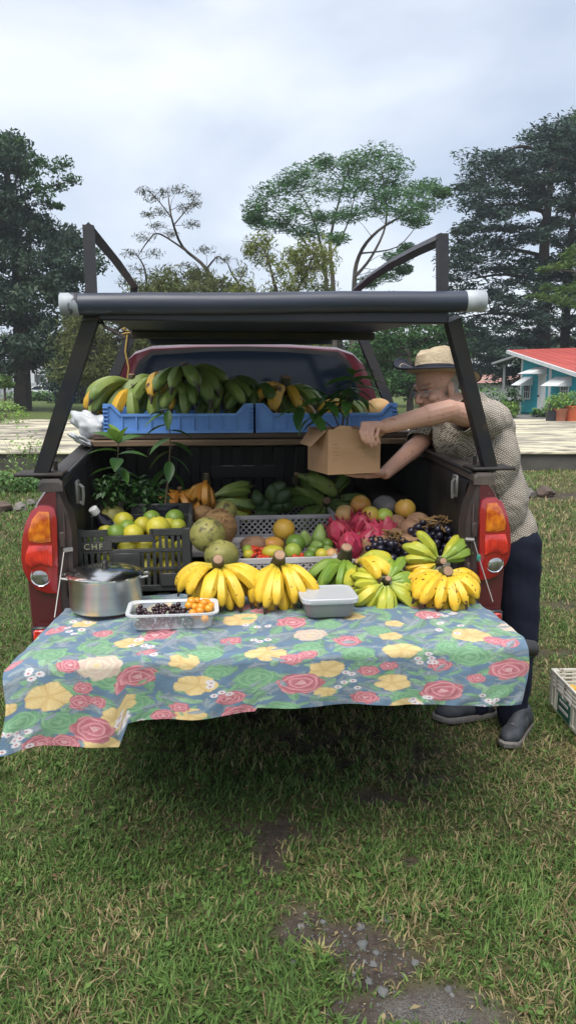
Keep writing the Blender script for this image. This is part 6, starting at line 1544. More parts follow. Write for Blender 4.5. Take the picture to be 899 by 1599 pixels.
for pco, pno in ((mv((1.03, 3.3, .853)), Vector((-.25, .05, -1))), (mv(SL.lerp(EL, .56)), (EL - SL).normalized()), (mv(SR.lerp(ER, 1.06)), (ER - SR).normalized())):
    g = bm.verts[:] + bm.edges[:] + bm.faces[:]
    if pno.z > -.5:       # sleeve ends: only near the cuff
        vs = {v for v in bm.verts if (v.co - pco).length < .098}
        g = list(vs) + [e for e in bm.edges if all(v in vs for v in e.verts)] + [f for f in bm.faces if all(v in vs for v in f.verts)]
    bmesh.ops.bisect_plane(bm, geom=g, plane_co=pco, plane_no=pno, clear_outer=True)
bm.to_mesh(sh.data); bm.free()
so = sh.modifiers.new('thickness', 'SOLIDIFY'); so.thickness = .003; so.offset = -1
b = MB()
for s in (1, -1):
    c0 = NB + Vector((-.02, -.03 if s > 0 else .03, .012))
    b.add([mv(NB + Vector((.055, -.045 * s, .055))), mv(NB + Vector((-.03, -.085 * s, .035))), mv(NB + Vector((-.075, -.075 * s, -.035))), mv(NB + Vector((-.085, -.02 * s, -.01)))], [(0, 1, 2, 3)])
cl = b.build('collar', MT['shirt'], man, True); so = cl.modifiers.new('thickness', 'SOLIDIFY'); so.thickness = .004
b = MB()
for k in range(4): b.ball(mv(CH + Vector((-.115 - .006 * k, -.085 + .0 * k, .13 - .07 * k))), (.006, .006, .006), 8, 6)
b.build('shirt_button', MT['white_plastic'], sh)['kind'] = 'stuff'
# trousers
def tfold(p): return mnoise.noise(Vector((p.x * 7, p.y * 7, p.z * 10 + 4 * p.x))) * .010 + mnoise.noise(p * 24) * .003 + .002
mb = MB(); mb.ball(mv(PV + Vector((.02, 0, 0))), (.160, .125, .14), 16, 12, TM)
for h, k, a_ in ((HL, KL, AL), (HR, KR, AR)):
    mb.cone(mv(h), .098, mv(k), .078); mb.cone(mv(k), .078, mv(a_ + Vector((-.005, -.005, -.018))), .066)
remesh('trousers', mb, MT['navy'], .010, 4, man, tfold)
# shoes
def shoe(p, az):
    e = bpy.data.objects.new('shoe', None); COL.objects.link(e); e.parent = man; e.location = mv(p); e.rotation_euler = (0, 0, az); e.empty_display_size = .05
    b = MB(); b.ball((0, .095, .050), (.047, .080, .040), 16, 10); b.ball((0, .02, .062), (.042, .09, .048), 16, 10); b.ball((0, -.075, .062), (.038, .052, .050), 14, 10); b.cone((0, -.06, .075), .040, (0, -.05, .105), .038); b.cone((0, .05, .085), .026, (0, -.02, .115), .03)
    o = remesh('shoe_upper', b, MT['shoe'], .006, 3, e)
    out = [(0, .185), (.028, .172), (.046, .135), (.050, .09), (.040, .02), (.036, -.06), (.034, -.105), (.018, -.132), (0, -.137), (-.018, -.132), (-.034, -.105), (-.036, -.06), (-.040, .02), (-.048, .09), (-.044, .135), (-.026, .172)]
    b = MB(); lv = []
    for z, s_ in ((.0, .93), (.006, 1.0), (.026, 1.03), (.034, .97)): lv.append([(x * s_, y * s_, z + (.010 if y > .15 else 0)) for x, y in out])
    shell(b, lv); b.add(lv[0], [tuple(range(16))]); b.build('sole', MT['shoe_sole'], e)
    b = MB()
    for k in range(4):
        y = .085 - k * .026; z = .087 + k * .0085
        b.tube([(-.022, y, z - .004), (0, y + .004, z + .005), (.022, y, z - .004)], .003, 5)
    b.build('laces', MT['lace'], e)
gz = lambda p: float(ground_z(np.array([p[0]]), np.array([p[1]]))[0])
hl_, tl_ = on(824, 1140), on(792, 1176)
pL = Vector((hl_[0] * .5 + tl_[0] * .5 + .01, hl_[1] * .5 + tl_[1] * .5 + .03, .012)); shoe(pL, math.atan2(tl_[1] - hl_[1], tl_[0] - hl_[0]) - math.pi / 2)
hr_, tr_ = on(772, 1122), on(692, 1130)
pR = Vector(((hr_[0] + tr_[0]) / 2, (hr_[1] + tr_[1]) / 2, .012)); shoe(pR, math.atan2(tr_[1] - hr_[1], tr_[0] - hr_[0]) - math.pi / 2)

# white crate on the grass at the right
c0, c1 = on(856, 1103), on(905, 1160)       # bottom corners of the long side seen
vx = Vector((c1[0] - c0[0], c1[1] - c0[1], 0)); L_ = .56
az = math.atan2(vx.y, vx.x)
t = thing('fruit_crate', 'off white plastic crate with green label standing on the grass', 'crate', (c0[0], c0[1], .012), az)
crate_parts(t, L_, .34, .19, 'whitecrate', rails=((.010, .020), (.118, .012), (.140, .010), (.160, .010), (.181, .016)), nx_=5, ny_=5, slat_w=.02, post=.035)
mb = MB(); mb.box((.28, .009, .064), (.49, .006, .094)); mb.build('wall_sheet', MT['whitecrate'], t, False)
mb = MB(); mb.box((.28, .331, .085), (.49, .006, .13)); mb.build('wall_sheet', MT['whitecrate'], t, False)
mb = MB(); mb.box((.009, .17, .064), (.006, .27, .094)); mb.build('end_sheet', MT['whitecrate'], t, False)
b = MB(); b.box((0, 0, 0), (.012, .012, .10)); me = b.mesh('rib', MT['whitecrate'], False)
for k in range(6): put('rib', me, t, (.075 + k * .09, .003, .064))
mb = MB(); mb.box((.20, -.005, .062), (.15, .003, .086)); mb.build('label_plate', MT['green_label'], t, False)
mb = MB(); mb.box((.20, -.0075, .052), (.11, .002, .014)); mb.box((.20, -.0075, .088), (.10, .002, .012)); mb.build('label_stripe', MT['greycrate'], t, False)['kind'] = 'stuff'
for k in range(14):
    x, y = random.uniform(.06, .50), random.uniform(.06, .28)
    q = Vector((c0[0], c0[1], 0)) + Matrix.Rotation(az, 3, 'Z') @ Vector((x, y, 0))
    b = MB(); b.ball((0, 0, 0), (.036, .034, .033), 12, 8, lump=.04, seed=k)
    o = b.build('guava', MT['grapefruit' if k % 3 else 'orange_yellow'], None, True, 80, loc=(q.x, q.y, .115 + .03 * random.random()), rot=(k, k * .7, 0)); tag(o, 'yellow orange fruit in the off white crate on the grass', 'fruit', 'fruit in the crate on the grass')

# ------------------------------------------------------------------ trees, shrubs, house and things beyond
def leaf_cloud(C, n_each, rad, ls, ar=.45, seed=1, droop=0.0, flat=1.0, jitter=1.0):
    """C (k,3) clump centres, rad (k,3); returns quads for small leaves scattered through the clumps"""
    g = np.random.default_rng(seed); C = np.asarray(C, float); rad = np.asarray(rad, float)
    k = len(C); idx = np.repeat(np.arange(k), n_each)
    d = g.normal(size=(len(idx), 3)); d /= np.linalg.norm(d, axis=1)[:, None]
    d *= (g.uniform(0, 1, len(idx)) ** .6)[:, None] * jitter
    P = C[idx] + d * rad[idx]
    n = len(P)
    ax = g.normal(size=(n, 3)); ax[:, 2] = ax[:, 2] * flat - droop; ax /= np.linalg.norm(ax, axis=1)[:, None]
    b = np.cross(ax, g.normal(size=(n, 3))); b /= np.linalg.norm(b, axis=1)[:, None] + 1e-9
    s = ls * g.uniform(.55, 1.35, n)[:, None]
    nrm = np.cross(ax, b)
    V = np.stack([P - ax * s * .5, P + b * s * ar * .5 + nrm * s * .06, P + ax * s * .5, P - b * s * ar * .5 + nrm * s * .06], 1).reshape(-1, 3)
    F = np.arange(n * 4).reshape(-1, 4)
    tone = np.repeat(np.clip(.5 + .28 * g.normal(size=k), 0, 1)[idx] * .6 + g.uniform(0, .4, n), 4)
    return V, F, tone
def leafmat(name, a, b_, c, trans=.22): return attr_mat(name, 'tone', .7, trans, stops=((0, a), (.5, b_), (1, c)), spec=.2)
LM = dict(
    dark=leafmat('dark_evergreen_leaves', (.024, .046, .034), (.040, .070, .046), (.066, .100, .058), .15),
    cyp=leafmat('cypress_sprays', (.018, .040, .033), (.030, .058, .044), (.050, .084, .056), .12),
    mid=leafmat('mid_green_leaves', (.022, .060, .022), (.040, .095, .030), (.070, .140, .045)),
    feather=leafmat('feathery_green_leaves', (.045, .115, .048), (.072, .16, .062), (.11, .21, .08)),
    olive=leafmat('olive_leaves', (.050, .070, .022), (.085, .105, .035), (.125, .140, .050)),
    yellow=leafmat('yellow_green_leaves', (.085, .115, .025), (.14, .17, .04), (.20, .22, .06)),
    bright=leafmat('light_green_leaves', (.050, .095, .025), (.085, .145, .040), (.14, .20, .06)),
    bare=leafmat('sparse_brown_green_leaves', (.05, .055, .03), (.075, .08, .045), (.10, .11, .06)),
    wood=leafmat('far_wood_leaves', (.020, .042, .020), (.038, .068, .028), (.075, .10, .042), .15),
)
def in_poly(x, y, poly):
    c = False; j = len(poly) - 1
    for i in range(len(poly)):
        if (poly[i][1] > y) != (poly[j][1] > y) and x < (poly[j][0] - poly[i][0]) * (y - poly[i][1]) / (poly[j][1] - poly[i][1]) + poly[i][0]: c = not c
        j = i
    return c
def tree(name, label, d, base, stems, clumps=None, poly=None, npoly=0, m='mid', n_each=60, ls=.3, ar=.4, bark='bark', group=None, seed=1, thick=.0, spray=(1.6, 1.6, .7), rpx_=26, droop=0, cat='tree', twigs=True, twig_r=.022, flat=1.0, jitter=1.08):
    """clumps: (px, py, rx, ry); poly: outline filled with clumps. The crown has the same depth as width."""
    rg = random.Random(seed); b0 = Vector(at(base[0], base[1], d)); b0.z = 0
    t = thing(name, label, cat, b0, 0, group)
    pxm = d / FPX * 1.0
    SP = []; mb = MB()
    for st in stems:
        pts, rad = [], []
        for i, (px, py, r) in enumerate(st):
            off = 0 if i == 0 else rg.uniform(-1, 1) * .04 * d * min(1, i * .4)
            p = Vector(at(px, py, d + off)) - b0
            if i == 0 and py >= 590: p.z = min(p.z, 0.0)
            pts.append(p); rad.append(r)
        # round the polyline off
        q, qr = [], []
        for i in range(len(pts) - 1):
            for k in range(4):
                f = k / 4; a_ = pts[max(i - 1, 0)]; b_ = pts[i]; c_ = pts[i + 1]; e_ = pts[min(i + 2, len(pts) - 1)]
                q.append(.5 * ((2 * b_) + (c_ - a_) * f + (2 * a_ - 5 * b_ + 4 * c_ - e_) * f * f + (3 * b_ - a_ - 3 * c_ + e_) * f ** 3)); qr.append(rad[i] * (1 - f) + rad[i + 1] * f)
        q.append(pts[-1]); qr.append(rad[-1])
        mb.tube(q, qr, 7); SP += list(zip(q, qr))
    mb.build('trunk', MT[bark], t)
    C, Rr = [], []
    if poly:
        xs_ = [p[0] for p in poly]; ys_ = [p[1] for p in poly]; W_ = (max(xs_) - min(xs_)) * .5
        k = 0
        while k < npoly:
            px, py = rg.uniform(min(xs_), max(xs_)), rg.uniform(min(ys_), max(ys_))
            if not in_poly(px, py, poly): continue
            k += 1; s = rg.uniform(.6, 1.3) * rpx_ * pxm
            C.append(Vector(at(px, py, d + rg.uniform(-1, 1) * W_ * pxm * .6)) - b0); Rr.append((s * spray[0], s * spray[1], s * spray[2]))
    for px, py, rx, ry in (clumps or []):
        C.append(Vector(at(px, py, d + rg.uniform(-1, 1) * .05 * d)) - b0); Rr.append((rx * pxm, rx * pxm, ry * pxm))
    if twigs:
        mb = MB()
        for c, r in zip(C, Rr):
            if thick and rg.random() < thick: continue
            s_ = min(SP, key=lambda z: (z[0] - c).length + max(0, z[0].z - c.z) * 1.5)
            mid = s_[0].lerp(c, .5) + Vector((rg.uniform(-.1, .1), rg.uniform(-.1, .1), rg.uniform(-.05, .12))) * (c - s_[0]).length
            mb.tube([s_[0], mid, c], [min(s_[1] * .6, twig_r * 1.6), twig_r, twig_r * .5], 5)
            for k in range(3):
                e = c + Vector((rg.uniform(-1, 1) * r[0], rg.uniform(-1, 1) * r[1], rg.uniform(-.6, 1) * r[2]))
                mb.tube([mid.lerp(c, .6), e], [twig_r * .6, twig_r * .25], 4)
        if mb.v: mb.build('branches', MT[bark], t)['kind'] = 'stuff'
    V, F, tn = leaf_cloud([tuple(c) for c in C], n_each, Rr, ls, ar, seed, droop, flat, jitter)
    f = put('crown', fast_mesh('crown', V, F, LM[m], dict(tone=('FLOAT', tn))), t); f['kind'] = 'stuff'
    return t
# left dark tree, with a lighter branch reaching over the sky
tree('evergreen_tree', 'tall dark evergreen tree at the left edge of the picture', 46, (32, 628), [[(36, 628, .55), (34, 560, .48), (30, 450, .38), (20, 330, .25), (5, 240, .1)]],
     poly=[(-190, 210), (-30, 205), (20, 215), (45, 260), (40, 300), (60, 330), (85, 352), (130, 372), (150, 400), (150, 440), (130, 480), (120, 530), (95, 560), (60, 575), (20, 590), (-190, 600)], npoly=620, m='dark', n_each=120, ls=.30, ar=.42, seed=3, rpx_=17, spray=(1.4, 1.4, .8), thick=.75)
tree('broadleaf_tree', 'lighter leafy branch tree reaching out of the dark evergreen', 44, (-40, 628), [[(-40, 628, .4), (-30, 450, .3), (10, 330, .16), (50, 300, .09), (100, 285, .04)], [(10, 330, .12), (30, 260, .06), (25, 225, .03)]],
     clumps=[(60, 250, 16, 10), (82, 262, 18, 12), (100, 255, 16, 11), (112, 280, 16, 8), (90, 290, 16, 9), (70, 300, 16, 12), (75, 318, 12, 8), (50, 270, 16, 14), (35, 235, 18, 14), (20, 222, 18, 10), (55, 290, 18, 14), (0, 225, 18, 14), (92, 322, 8, 5), (5, 250, 22, 16), (30, 262, 18, 14)], m='mid', n_each=150, ls=.22, ar=.5, seed=5, twig_r=.02)
# thin feathery tree with little leaf
tree('sparse_tree', 'thin nearly bare feathery tree against the sky left of centre', 34, (330, 620), [[(338, 620, .13), (334, 470, .11), (322, 420, .08), (285, 385, .06), (268, 340, .04), (262, 300, .02)], [(300, 398, .045), (250, 365, .035), (232, 375, .03), (215, 400, .015)], [(322, 420, .05), (340, 400, .03), (352, 410, .015)], [(268, 340, .03), (245, 310, .02), (228, 295, .01)], [(272, 350, .03), (298, 318, .02), (306, 300, .01)], [(230, 460, .06), (226, 420, .04), (212, 395, .02)], [(334, 470, .06), (372, 440, .03), (385, 415, .02)]],
     clumps=[(225, 298, 14, 6), (240, 308, 16, 7), (255, 300, 14, 7), (278, 295, 18, 7), (300, 305, 15, 7), (290, 325, 16, 7), (305, 318, 10, 6), (250, 330, 16, 7), (232, 335, 12, 5), (245, 352, 16, 6), (225, 370, 18, 8), (205, 395, 18, 8), (215, 420, 22, 9), (240, 395, 18, 8), (268, 365, 14, 6), (300, 350, 14, 6), (320, 390, 16, 7), (350, 405, 18, 7), (375, 425, 16, 7), (195, 440, 18, 9), (265, 420, 22, 8), (295, 415, 16, 6), (345, 440, 18, 8), (230, 445, 22, 10)], m='bare', n_each=105, ls=.19, ar=.16, bark='bark', seed=7, twig_r=.009)
# spreading feathery tree in the middle
tree('feathery_tree', 'spreading feathery leaved tree rising above the truck rack', 40, (540, 625), [[(512, 625, .14), (510, 455, .11), (500, 380, .07), (480, 320, .04), (455, 290, .02)], [(525, 625, .14), (520, 450, .12), (515, 380, .08), (530, 310, .05), (545, 260, .02)], [(550, 625, .16), (552, 460, .13), (560, 400, .1), (590, 360, .07), (640, 330, .045), (680, 305, .02)], [(556, 430, .09), (580, 400, .07), (602, 350, .05), (600, 290, .03), (590, 245, .015)], [(510, 430, .06), (470, 370, .05), (430, 330, .03), (400, 315, .015)], [(515, 400, .06), (540, 355, .04), (555, 300, .02)], [(565, 395, .05), (620, 385, .03), (655, 345, .015)]],
     clumps=[(590, 243, 32, 16), (555, 252, 26, 13), (612, 262, 30, 14), (545, 268, 34, 15), (505, 254, 20, 10), (475, 272, 28, 14), (450, 285, 26, 14), (425, 302, 30, 15), (402, 325, 22, 12), (495, 296, 36, 16), (540, 295, 34, 14), (570, 285, 30, 14), (612, 285, 30, 14), (640, 303, 30, 14), (668, 293, 22, 12), (690, 300, 12, 8), (625, 330, 32, 12), (660, 322, 28, 10), (585, 325, 26, 11), (545, 335, 26, 10), (505, 340, 26, 10), (462, 328, 30, 14), (440, 350, 24, 12), (410, 348, 22, 10), (480, 362, 26, 10), (525, 372, 18, 8), (650, 345, 20, 8), (395, 340, 14, 8), (600, 305, 24, 10), (620, 402, 20, 9), (600, 430, 26, 10), (635, 388, 14, 8), (575, 440, 16, 9), (628, 420, 14, 7)],
     m='feather', n_each=600, jitter=1.20, ls=.25, ar=.22, bark='bark_pale', seed=9, twig_r=.011, flat=.5)
tree('willow_tree', 'yellowish green willowy tree below the feathery crown', 33, (440, 625), [[(440, 625, .16), (438, 500, .12), (425, 430, .06), (410, 380, .02)], [(438, 500, .09), (480, 420, .05), (495, 380, .02)], [(420, 500, .08), (370, 440, .04), (355, 410, .02)]],
     poly=[(345, 470), (360, 425), (385, 395), (400, 365), (420, 372), (440, 395), (470, 385), (495, 372), (515, 395), (520, 470), (500, 560), (350, 560)], npoly=130, m='yellow', n_each=90, ls=.26, ar=.20, seed=11, rpx_=16, spray=(1.1, 1.1, 1.2), droop=.7, twig_r=.012)
tree('willow_tree', 'olive drooping tree seen beside the left rack leg', 30, (150, 628), [[(150, 628, .18), (150, 540, .13), (145, 480, .06)], [(150, 540, .09), (200, 500, .05), (230, 460, .02)]],
     poly=[(85, 590), (80, 530), (95, 505), (120, 495), (150, 480), (190, 470), (215, 440), (260, 425), (330, 430), (345, 470), (330, 560), (200, 600)], npoly=210, m='olive', n_each=85, ls=.23, ar=.24, seed=12, rpx_=15, spray=(1.2, 1.2, 1.0), droop=.5, twig_r=.012)
tree('bushy_tree', 'light green bushy tree behind the right rack leg', 32, (640, 628), [[(640, 628, .16), (640, 570, .12), (630, 530, .05)]],
     poly=[(560, 620), (560, 540), (580, 515), (620, 505), (660, 500), (700, 505), (720, 540), (720, 620)], npoly=110, m='mid', n_each=90, ls=.20, ar=.45, seed=13, rpx_=15, twig_r=.012)
tree('evergreen_tree', 'dark dense low evergreen beside the far white car', 64, (130, 626), [[(130, 626, .3), (130, 560, .2), (128, 530, .05)]],
     poly=[(80, 560), (78, 600), (92, 628), (195, 630), (200, 560), (160, 515), (105, 520)], npoly=110, m='dark', n_each=100, ls=.42, ar=.42, seed=31, rpx_=12, thick=.9)
# big cypress at the right
tree('cypress_tree', 'huge dark cypress with layered boughs behind the turquoise house', 52, (850, 628), [[(850, 628, .6), (848, 500, .45), (850, 380, .32), (862, 260, .16), (868, 190, .05)], [(880, 628, .4), (885, 450, .28), (895, 330, .15), (892, 250, .05)]] + [[(850, y, .16), (850 + s * w * .5, y - 12, .10), (850 + s * w, y - 4, .03)] for y, s, w in ((500, -1, 130), (470, 1, 90), (440, -1, 120), (400, -1, 115), (360, 1, 70), (330, -1, 105), (290, -1, 90), (260, 1, 60), (240, -1, 65))],
     poly=[(838, 205), (860, 188), (878, 182), (905, 200), (1010, 240), (1080, 420), (1080, 585), (800, 600), (745, 580), (710, 540), (690, 500), (698, 470), (685, 440), (700, 425), (705, 390), (715, 360), (735, 335), (712, 300), (718, 280), (735, 262), (722, 245), (745, 238), (770, 240), (782, 228), (805, 222), (815, 208)], npoly=900, m='cyp', n_each=120, ls=.34, ar=.28, seed=15, rpx_=13, spray=(1.9, 1.9, .55), thick=.8, flat=.45)
tree('broadleaf_tree', 'paler green tree top showing at the upper right edge behind the cypress', 58, (925, 628), [[(930, 628, .5), (925, 400, .35), (905, 260, .15), (895, 200, .05)]],
     poly=[(868, 235), (875, 205), (888, 178), (905, 165), (990, 160), (1000, 300), (900, 290), (880, 262)], npoly=110, m='mid', n_each=120, ls=.30, ar=.45, seed=16, rpx_=15, spray=(1.3, 1.3, .7), thick=.5)
tree('conifer_tree', 'lighter green conifer boughs entering from the right edge', 30, (960, 630), [[(965, 630, .25), (960, 430, .16), (955, 340, .04)], [(960, 440, .08), (900, 425, .05), (850, 420, .015)], [(960, 480, .08), (890, 470, .05), (825, 462, .015)]],
     clumps=[(840, 462, 18, 6), (862, 464, 20, 8), (885, 470, 22, 9), (905, 472, 22, 11), (855, 448, 12, 5), (880, 452, 18, 7), (850, 420, 12, 5), (868, 416, 16, 6), (890, 412, 20, 8), (905, 420, 20, 10), (885, 398, 14, 6), (900, 388, 16, 7), (900, 450, 20, 9), (930, 430, 30, 30), (945, 470, 30, 30), (950, 390, 25, 25)], m='bright', n_each=110, ls=.24, ar=.20, seed=17, twig_r=.012, flat=.6)
# the wood behind everything
def wood():
    C, Rr = [], []
    rg = random.Random(21)
    for k in range(800):
        x = rg.uniform(-75, 75); y = rg.uniform(112, 128); h = 8.5 + 3.5 * mnoise.noise(Vector((x * .07, 0, 3))) + 1.5 * mnoise.noise(Vector((x * .3, 0, 7)))
        if -48 < x < -39 and rg.random() < .9: h *= .3
        z = h * (rg.random() ** .7); s = rg.uniform(.8, 1.7); C.append((x, y, z + .3)); Rr.append((s * 1.3, s * 1.1, s))
    V, F, tn = leaf_cloud(C, 60, Rr, .85, .5, 22)
    return fast_mesh('woodland', V, F, LM['wood'], dict(tone=('FLOAT', tn)))
tag(put('woodland', wood()), 'far belt of mixed green trees along the horizon', kind='stuff')

# house
A, B = Vector(at(793, 546, 42.0)), Vector(at(912, 585, 34.0))
Cc = Vector(at(990, 540, 50.0))
A2, B2 = Vector((A.x, A.y, 0)), Vector((B.x, B.y, 0))
hd = (B2 - A2).normalized(); hn = Vector((hd.y, -hd.x, 0)); hn = hn if hn.x < 0 else -hn      # outward, toward the picture's left
WP = A2 + hd * 0.0 - hn * .45            # wall plane is set in under the eaves
def wall_pt(px, py, o=0.0):
    r = Vector(ray(px, py)); c = Vector(CC); k = (WP - c).dot(hn) / r.dot(hn)
    p = c + r * k; return p + hn * o
house = thing('house', 'turquoise boarded house with red sheet roof and white awnings', 'house', A2, math.atan2(hd.y, hd.x))
HI = Matrix.Translation(A2) @ Matrix.Rotation(math.atan2(hd.y, hd.x), 4, 'Z'); HI = HI.inverted()
def hl3(p): return HI @ Vector(p)
def wl(px, py, o=0.0): return hl3(wall_pt(px, py, o))
def rake_z(s): return A.z + (B.z - A.z) * s / (B2 - A2).length
L0, L1 = wl(814, 600).x, wl(909, 600).x
wy = wl(830, 600).y; sgn = 1 if hl3(WP + hn).y > wy else -1
mb = MB(); nb = 20
for k in range(nb):
    z0 = .12 + k * .165; z1 = z0 + .168
    top0, top1 = rake_z(L0) - .10, rake_z(L1) - .10
    if z0 > top0: break
    xe = L1
    if z1 > top1:
        xe = min(L1, max(L0 + .1, (A.z - .10 - z1) / (A.z - B.z) * (B2 - A2).length))
    b = MB(); b.prism([(L0, z0), (xe, z0), (xe, z1), (L0, z1)], lambda x, z: (x, wy + sgn * (.022 if z < z0 + .01 else .006), z), lambda x, z: (x, wy - sgn * .10, z)); b.build('board', MT['turquoise'], house, False)
mb = MB(); mb.prism([(L0 + .02, .0), (L1, 0), (L1, rake_z(L1) - .12), (L0 + .02, rake_z(L0) - .12)], lambda x, z: (x, wy - sgn * .06, z), lambda x, z: (x, wy - sgn * .16, z)); mb.build('wall', MT['turquoise'], house, False)
mb = MB(); mb.box((L0 + .1, wy - sgn * 3, 1.5), (.12, 5.8, 3.0)); mb.box((L1 - .1, wy - sgn * 3, (rake_z(L1) - .2) / 2), (.12, 5.8, rake_z(L1) - .2)); mb.build('end_wall', MT['turquoise'], house, False)['kind'] = 'stuff'
def hbox(name, m, xa, za, xb, zb, o0, o1, parent=house):
    b = MB(); b.box(((xa + xb) / 2, wy + sgn * (o0 + o1) / 2, (za + zb) / 2), (abs(xb - xa), abs(o1 - o0), abs(zb - za)), bev=.006); return b.build(name, MT[m], parent, False)
def wx(px, py=600): return wl(px, py).x
def wz(px, py): return wl(px, py).z
# corner boards
hbox('corner_board', 'white_paint', wx(813), 0, wx(815.5), rake_z(wx(814)) - .14, 0, .045)
hbox('corner_board', 'white_paint', wx(857), 0, wx(861), rake_z(wx(860)) - .14, 0, .05)
# door, transom
x0, x1 = wx(841), wx(853); zt = wz(847, 587)
hbox('door', 'white_paint', x0, .02, x1, zt, .0, .05)
d = hbox('door_frame', 'white_paint', x0 - .06, zt, x1 + .06, zt + .10, .0, .07)
hbox('transom', 'house_glass', x0, zt + .10, x1 - .1, zt + .42, .0, .03)
hbox('door_handle', 'black_trim', x0 + .08, .95, x0 + .2, 1.05, .05, .09)
def window(pa, pb, ya, yb, pc):
    xa, xb = wx(pa), wx(pb); za, zb_ = wz(pc, yb), wz(pc, ya)
    f = hbox('window', 'house_glass', xa, za, xb, zb_, .0, .03)
    for u0, u1, v0, v1 in ((xa - .06, xa + .03, za - .06, zb_ + .06), (xb - .03, xb + .06, za - .06, zb_ + .06)): hbox('frame', 'white_paint', u0, v0, u1, v1, .03, .07, f)
    hbox('frame', 'white_paint', xa + .032, za - .06, xb - .032, za + .03, .03, .066, f); hbox('frame', 'white_paint', xa + .032, zb_ - .03, xb - .032, zb_ + .06, .03, .066, f)
    for k in (1, 2): hbox('glazing_bar', 'white_paint', xa + (xb - xa) * k / 3 - .015, za + .032, xa + (xb - xa) * k / 3 + .015, zb_ - .032, .031, .055, f)
    hbox('glazing_bar', 'white_paint', xa + .034, (za + zb_) / 2 - .02, xb - .034, (za + zb_) / 2 + .02, .031, .058, f)
window(819, 829, 601, 622, 824); window(877, 889, 598, 622, 883)
def awning(pa, pb, ya, yb, out):
    xa, xb = wx(pa), wx(pb); za, zb_ = wz((pa + pb) / 2, ya), wz((pa + pb) / 2, yb)
    b = MB(); n = 6
    for k in range(n):
        u0, u1 = xa + (xb - xa) * k / n, xa + (xb - xa) * (k + 1) / n
        b.add([(u0, wy + sgn * .03, za), (u1, wy + sgn * .03, za), (u1, wy + sgn * out, zb_), (u0, wy + sgn * out, zb_), (u0, wy + sgn * .03, za - .03), (u1, wy + sgn * .03, za - .03), (u1, wy + sgn * out, zb_ - .03), (u0, wy + sgn * out, zb_ - .03)], [(0, 1, 2, 3), (7, 6, 5, 4), (0, 4, 5, 1), (2, 6, 7, 3), (1, 5, 6, 2), (0, 3, 7, 4)])
    for u in (xa, xb): b.add([(u, wy + sgn * .03, za - .03), (u, wy + sgn * out, zb_ - .03), (u, wy + sgn * .03, zb_ - .03), (u + .02, wy + sgn * .03, za - .03), (u + .02, wy + sgn * out, zb_ - .03), (u + .02, wy + sgn * .03, zb_ - .03)], [(0, 1, 2), (5, 4, 3)])
    b.build('awning', MT['white_paint'], house, False)
awning(818, 832, 588, 601, .75); awning(834, 853, 573, 583, .95); awning(866, 893, 588, 602, .75)
# roof sheets and white fascia
b = MB(); a_, bb_, cc_, dd_ = hl3(A), hl3(B), hl3(B + (Cc - A)), hl3(Cc)
b.add([a_, bb_, cc_, dd_] + [p + Vector((0, 0, -.05)) for p in (a_, bb_, cc_, dd_)], [(0, 1, 2, 3), (7, 6, 5, 4), (0, 4, 5, 1), (1, 5, 6, 2), (2, 6, 7, 3), (3, 7, 4, 0)]); rf = b.build('roof', MT['roof_red'], house, False)
for k in range(1, 16):
    f = k / 16; p, q = a_.lerp(dd_, f), bb_.lerp(cc_, f)
    b = MB(); b.tube([p + Vector((0, 0, .004)), q + Vector((0, 0, .004))], .010, 4, sq=True); b.build('roof_seam', MT['roof_red'], rf, False)
b = MB(); off = Vector((0, sgn * .02, 0)); b.tube([a_ + Vector((0, sgn * .03, -.10)), bb_ + Vector((0, sgn * .03, -.10))], .075, 4, sq=True, flat=1.2, up=(0, 0, 1)); b.build('fascia', MT['white_paint'], house, False)
# open porch at the far end
b = MB(); p0, p1 = hl3(at(767, 566, 45)), hl3(at(809, 552, 43)); p2, p3 = hl3(at(800, 560, 50)), hl3(at(825, 548, 48))
b.add([p0, p1, p3, p2] + [p + Vector((0, 0, -.12)) for p in (p0, p1, p3, p2)], [(0, 1, 2, 3), (7, 6, 5, 4), (0, 4, 5, 1), (1, 5, 6, 2), (2, 6, 7, 3), (3, 7, 4, 0)]); b.build('porch_roof', MT['zinc'], house, False)
b = MB(); pb_ = at(786, 600, 44.5); q = hl3((pb_[0], pb_[1], 0)); b.box((q.x, q.y, 1.35), (.10, .10, 2.7)); b.build('porch_post', MT['zinc'], house, False)
# far pink roofed shed behind the porch
s0 = at(778, 612, 70); t = thing('shed', 'small pale building with faded pink roof beyond the porch', 'building', (s0[0], s0[1], 0))
b = MB(); b.box((0, 0, .9), (5.0, 3, 1.8)); b.build('wall', MT['wall_white'], t, False)
b = MB(); b.prism([(-1.9, 1.7), (1.9, 1.7), (0, 2.5)], lambda y, z: (-2.8, y, z), lambda y, z: (2.8, y, z)); b.build('roof', mat('faded_pink_roof', (.42, .24, .20), (.36, .2, .17), 2, .7), t, False)
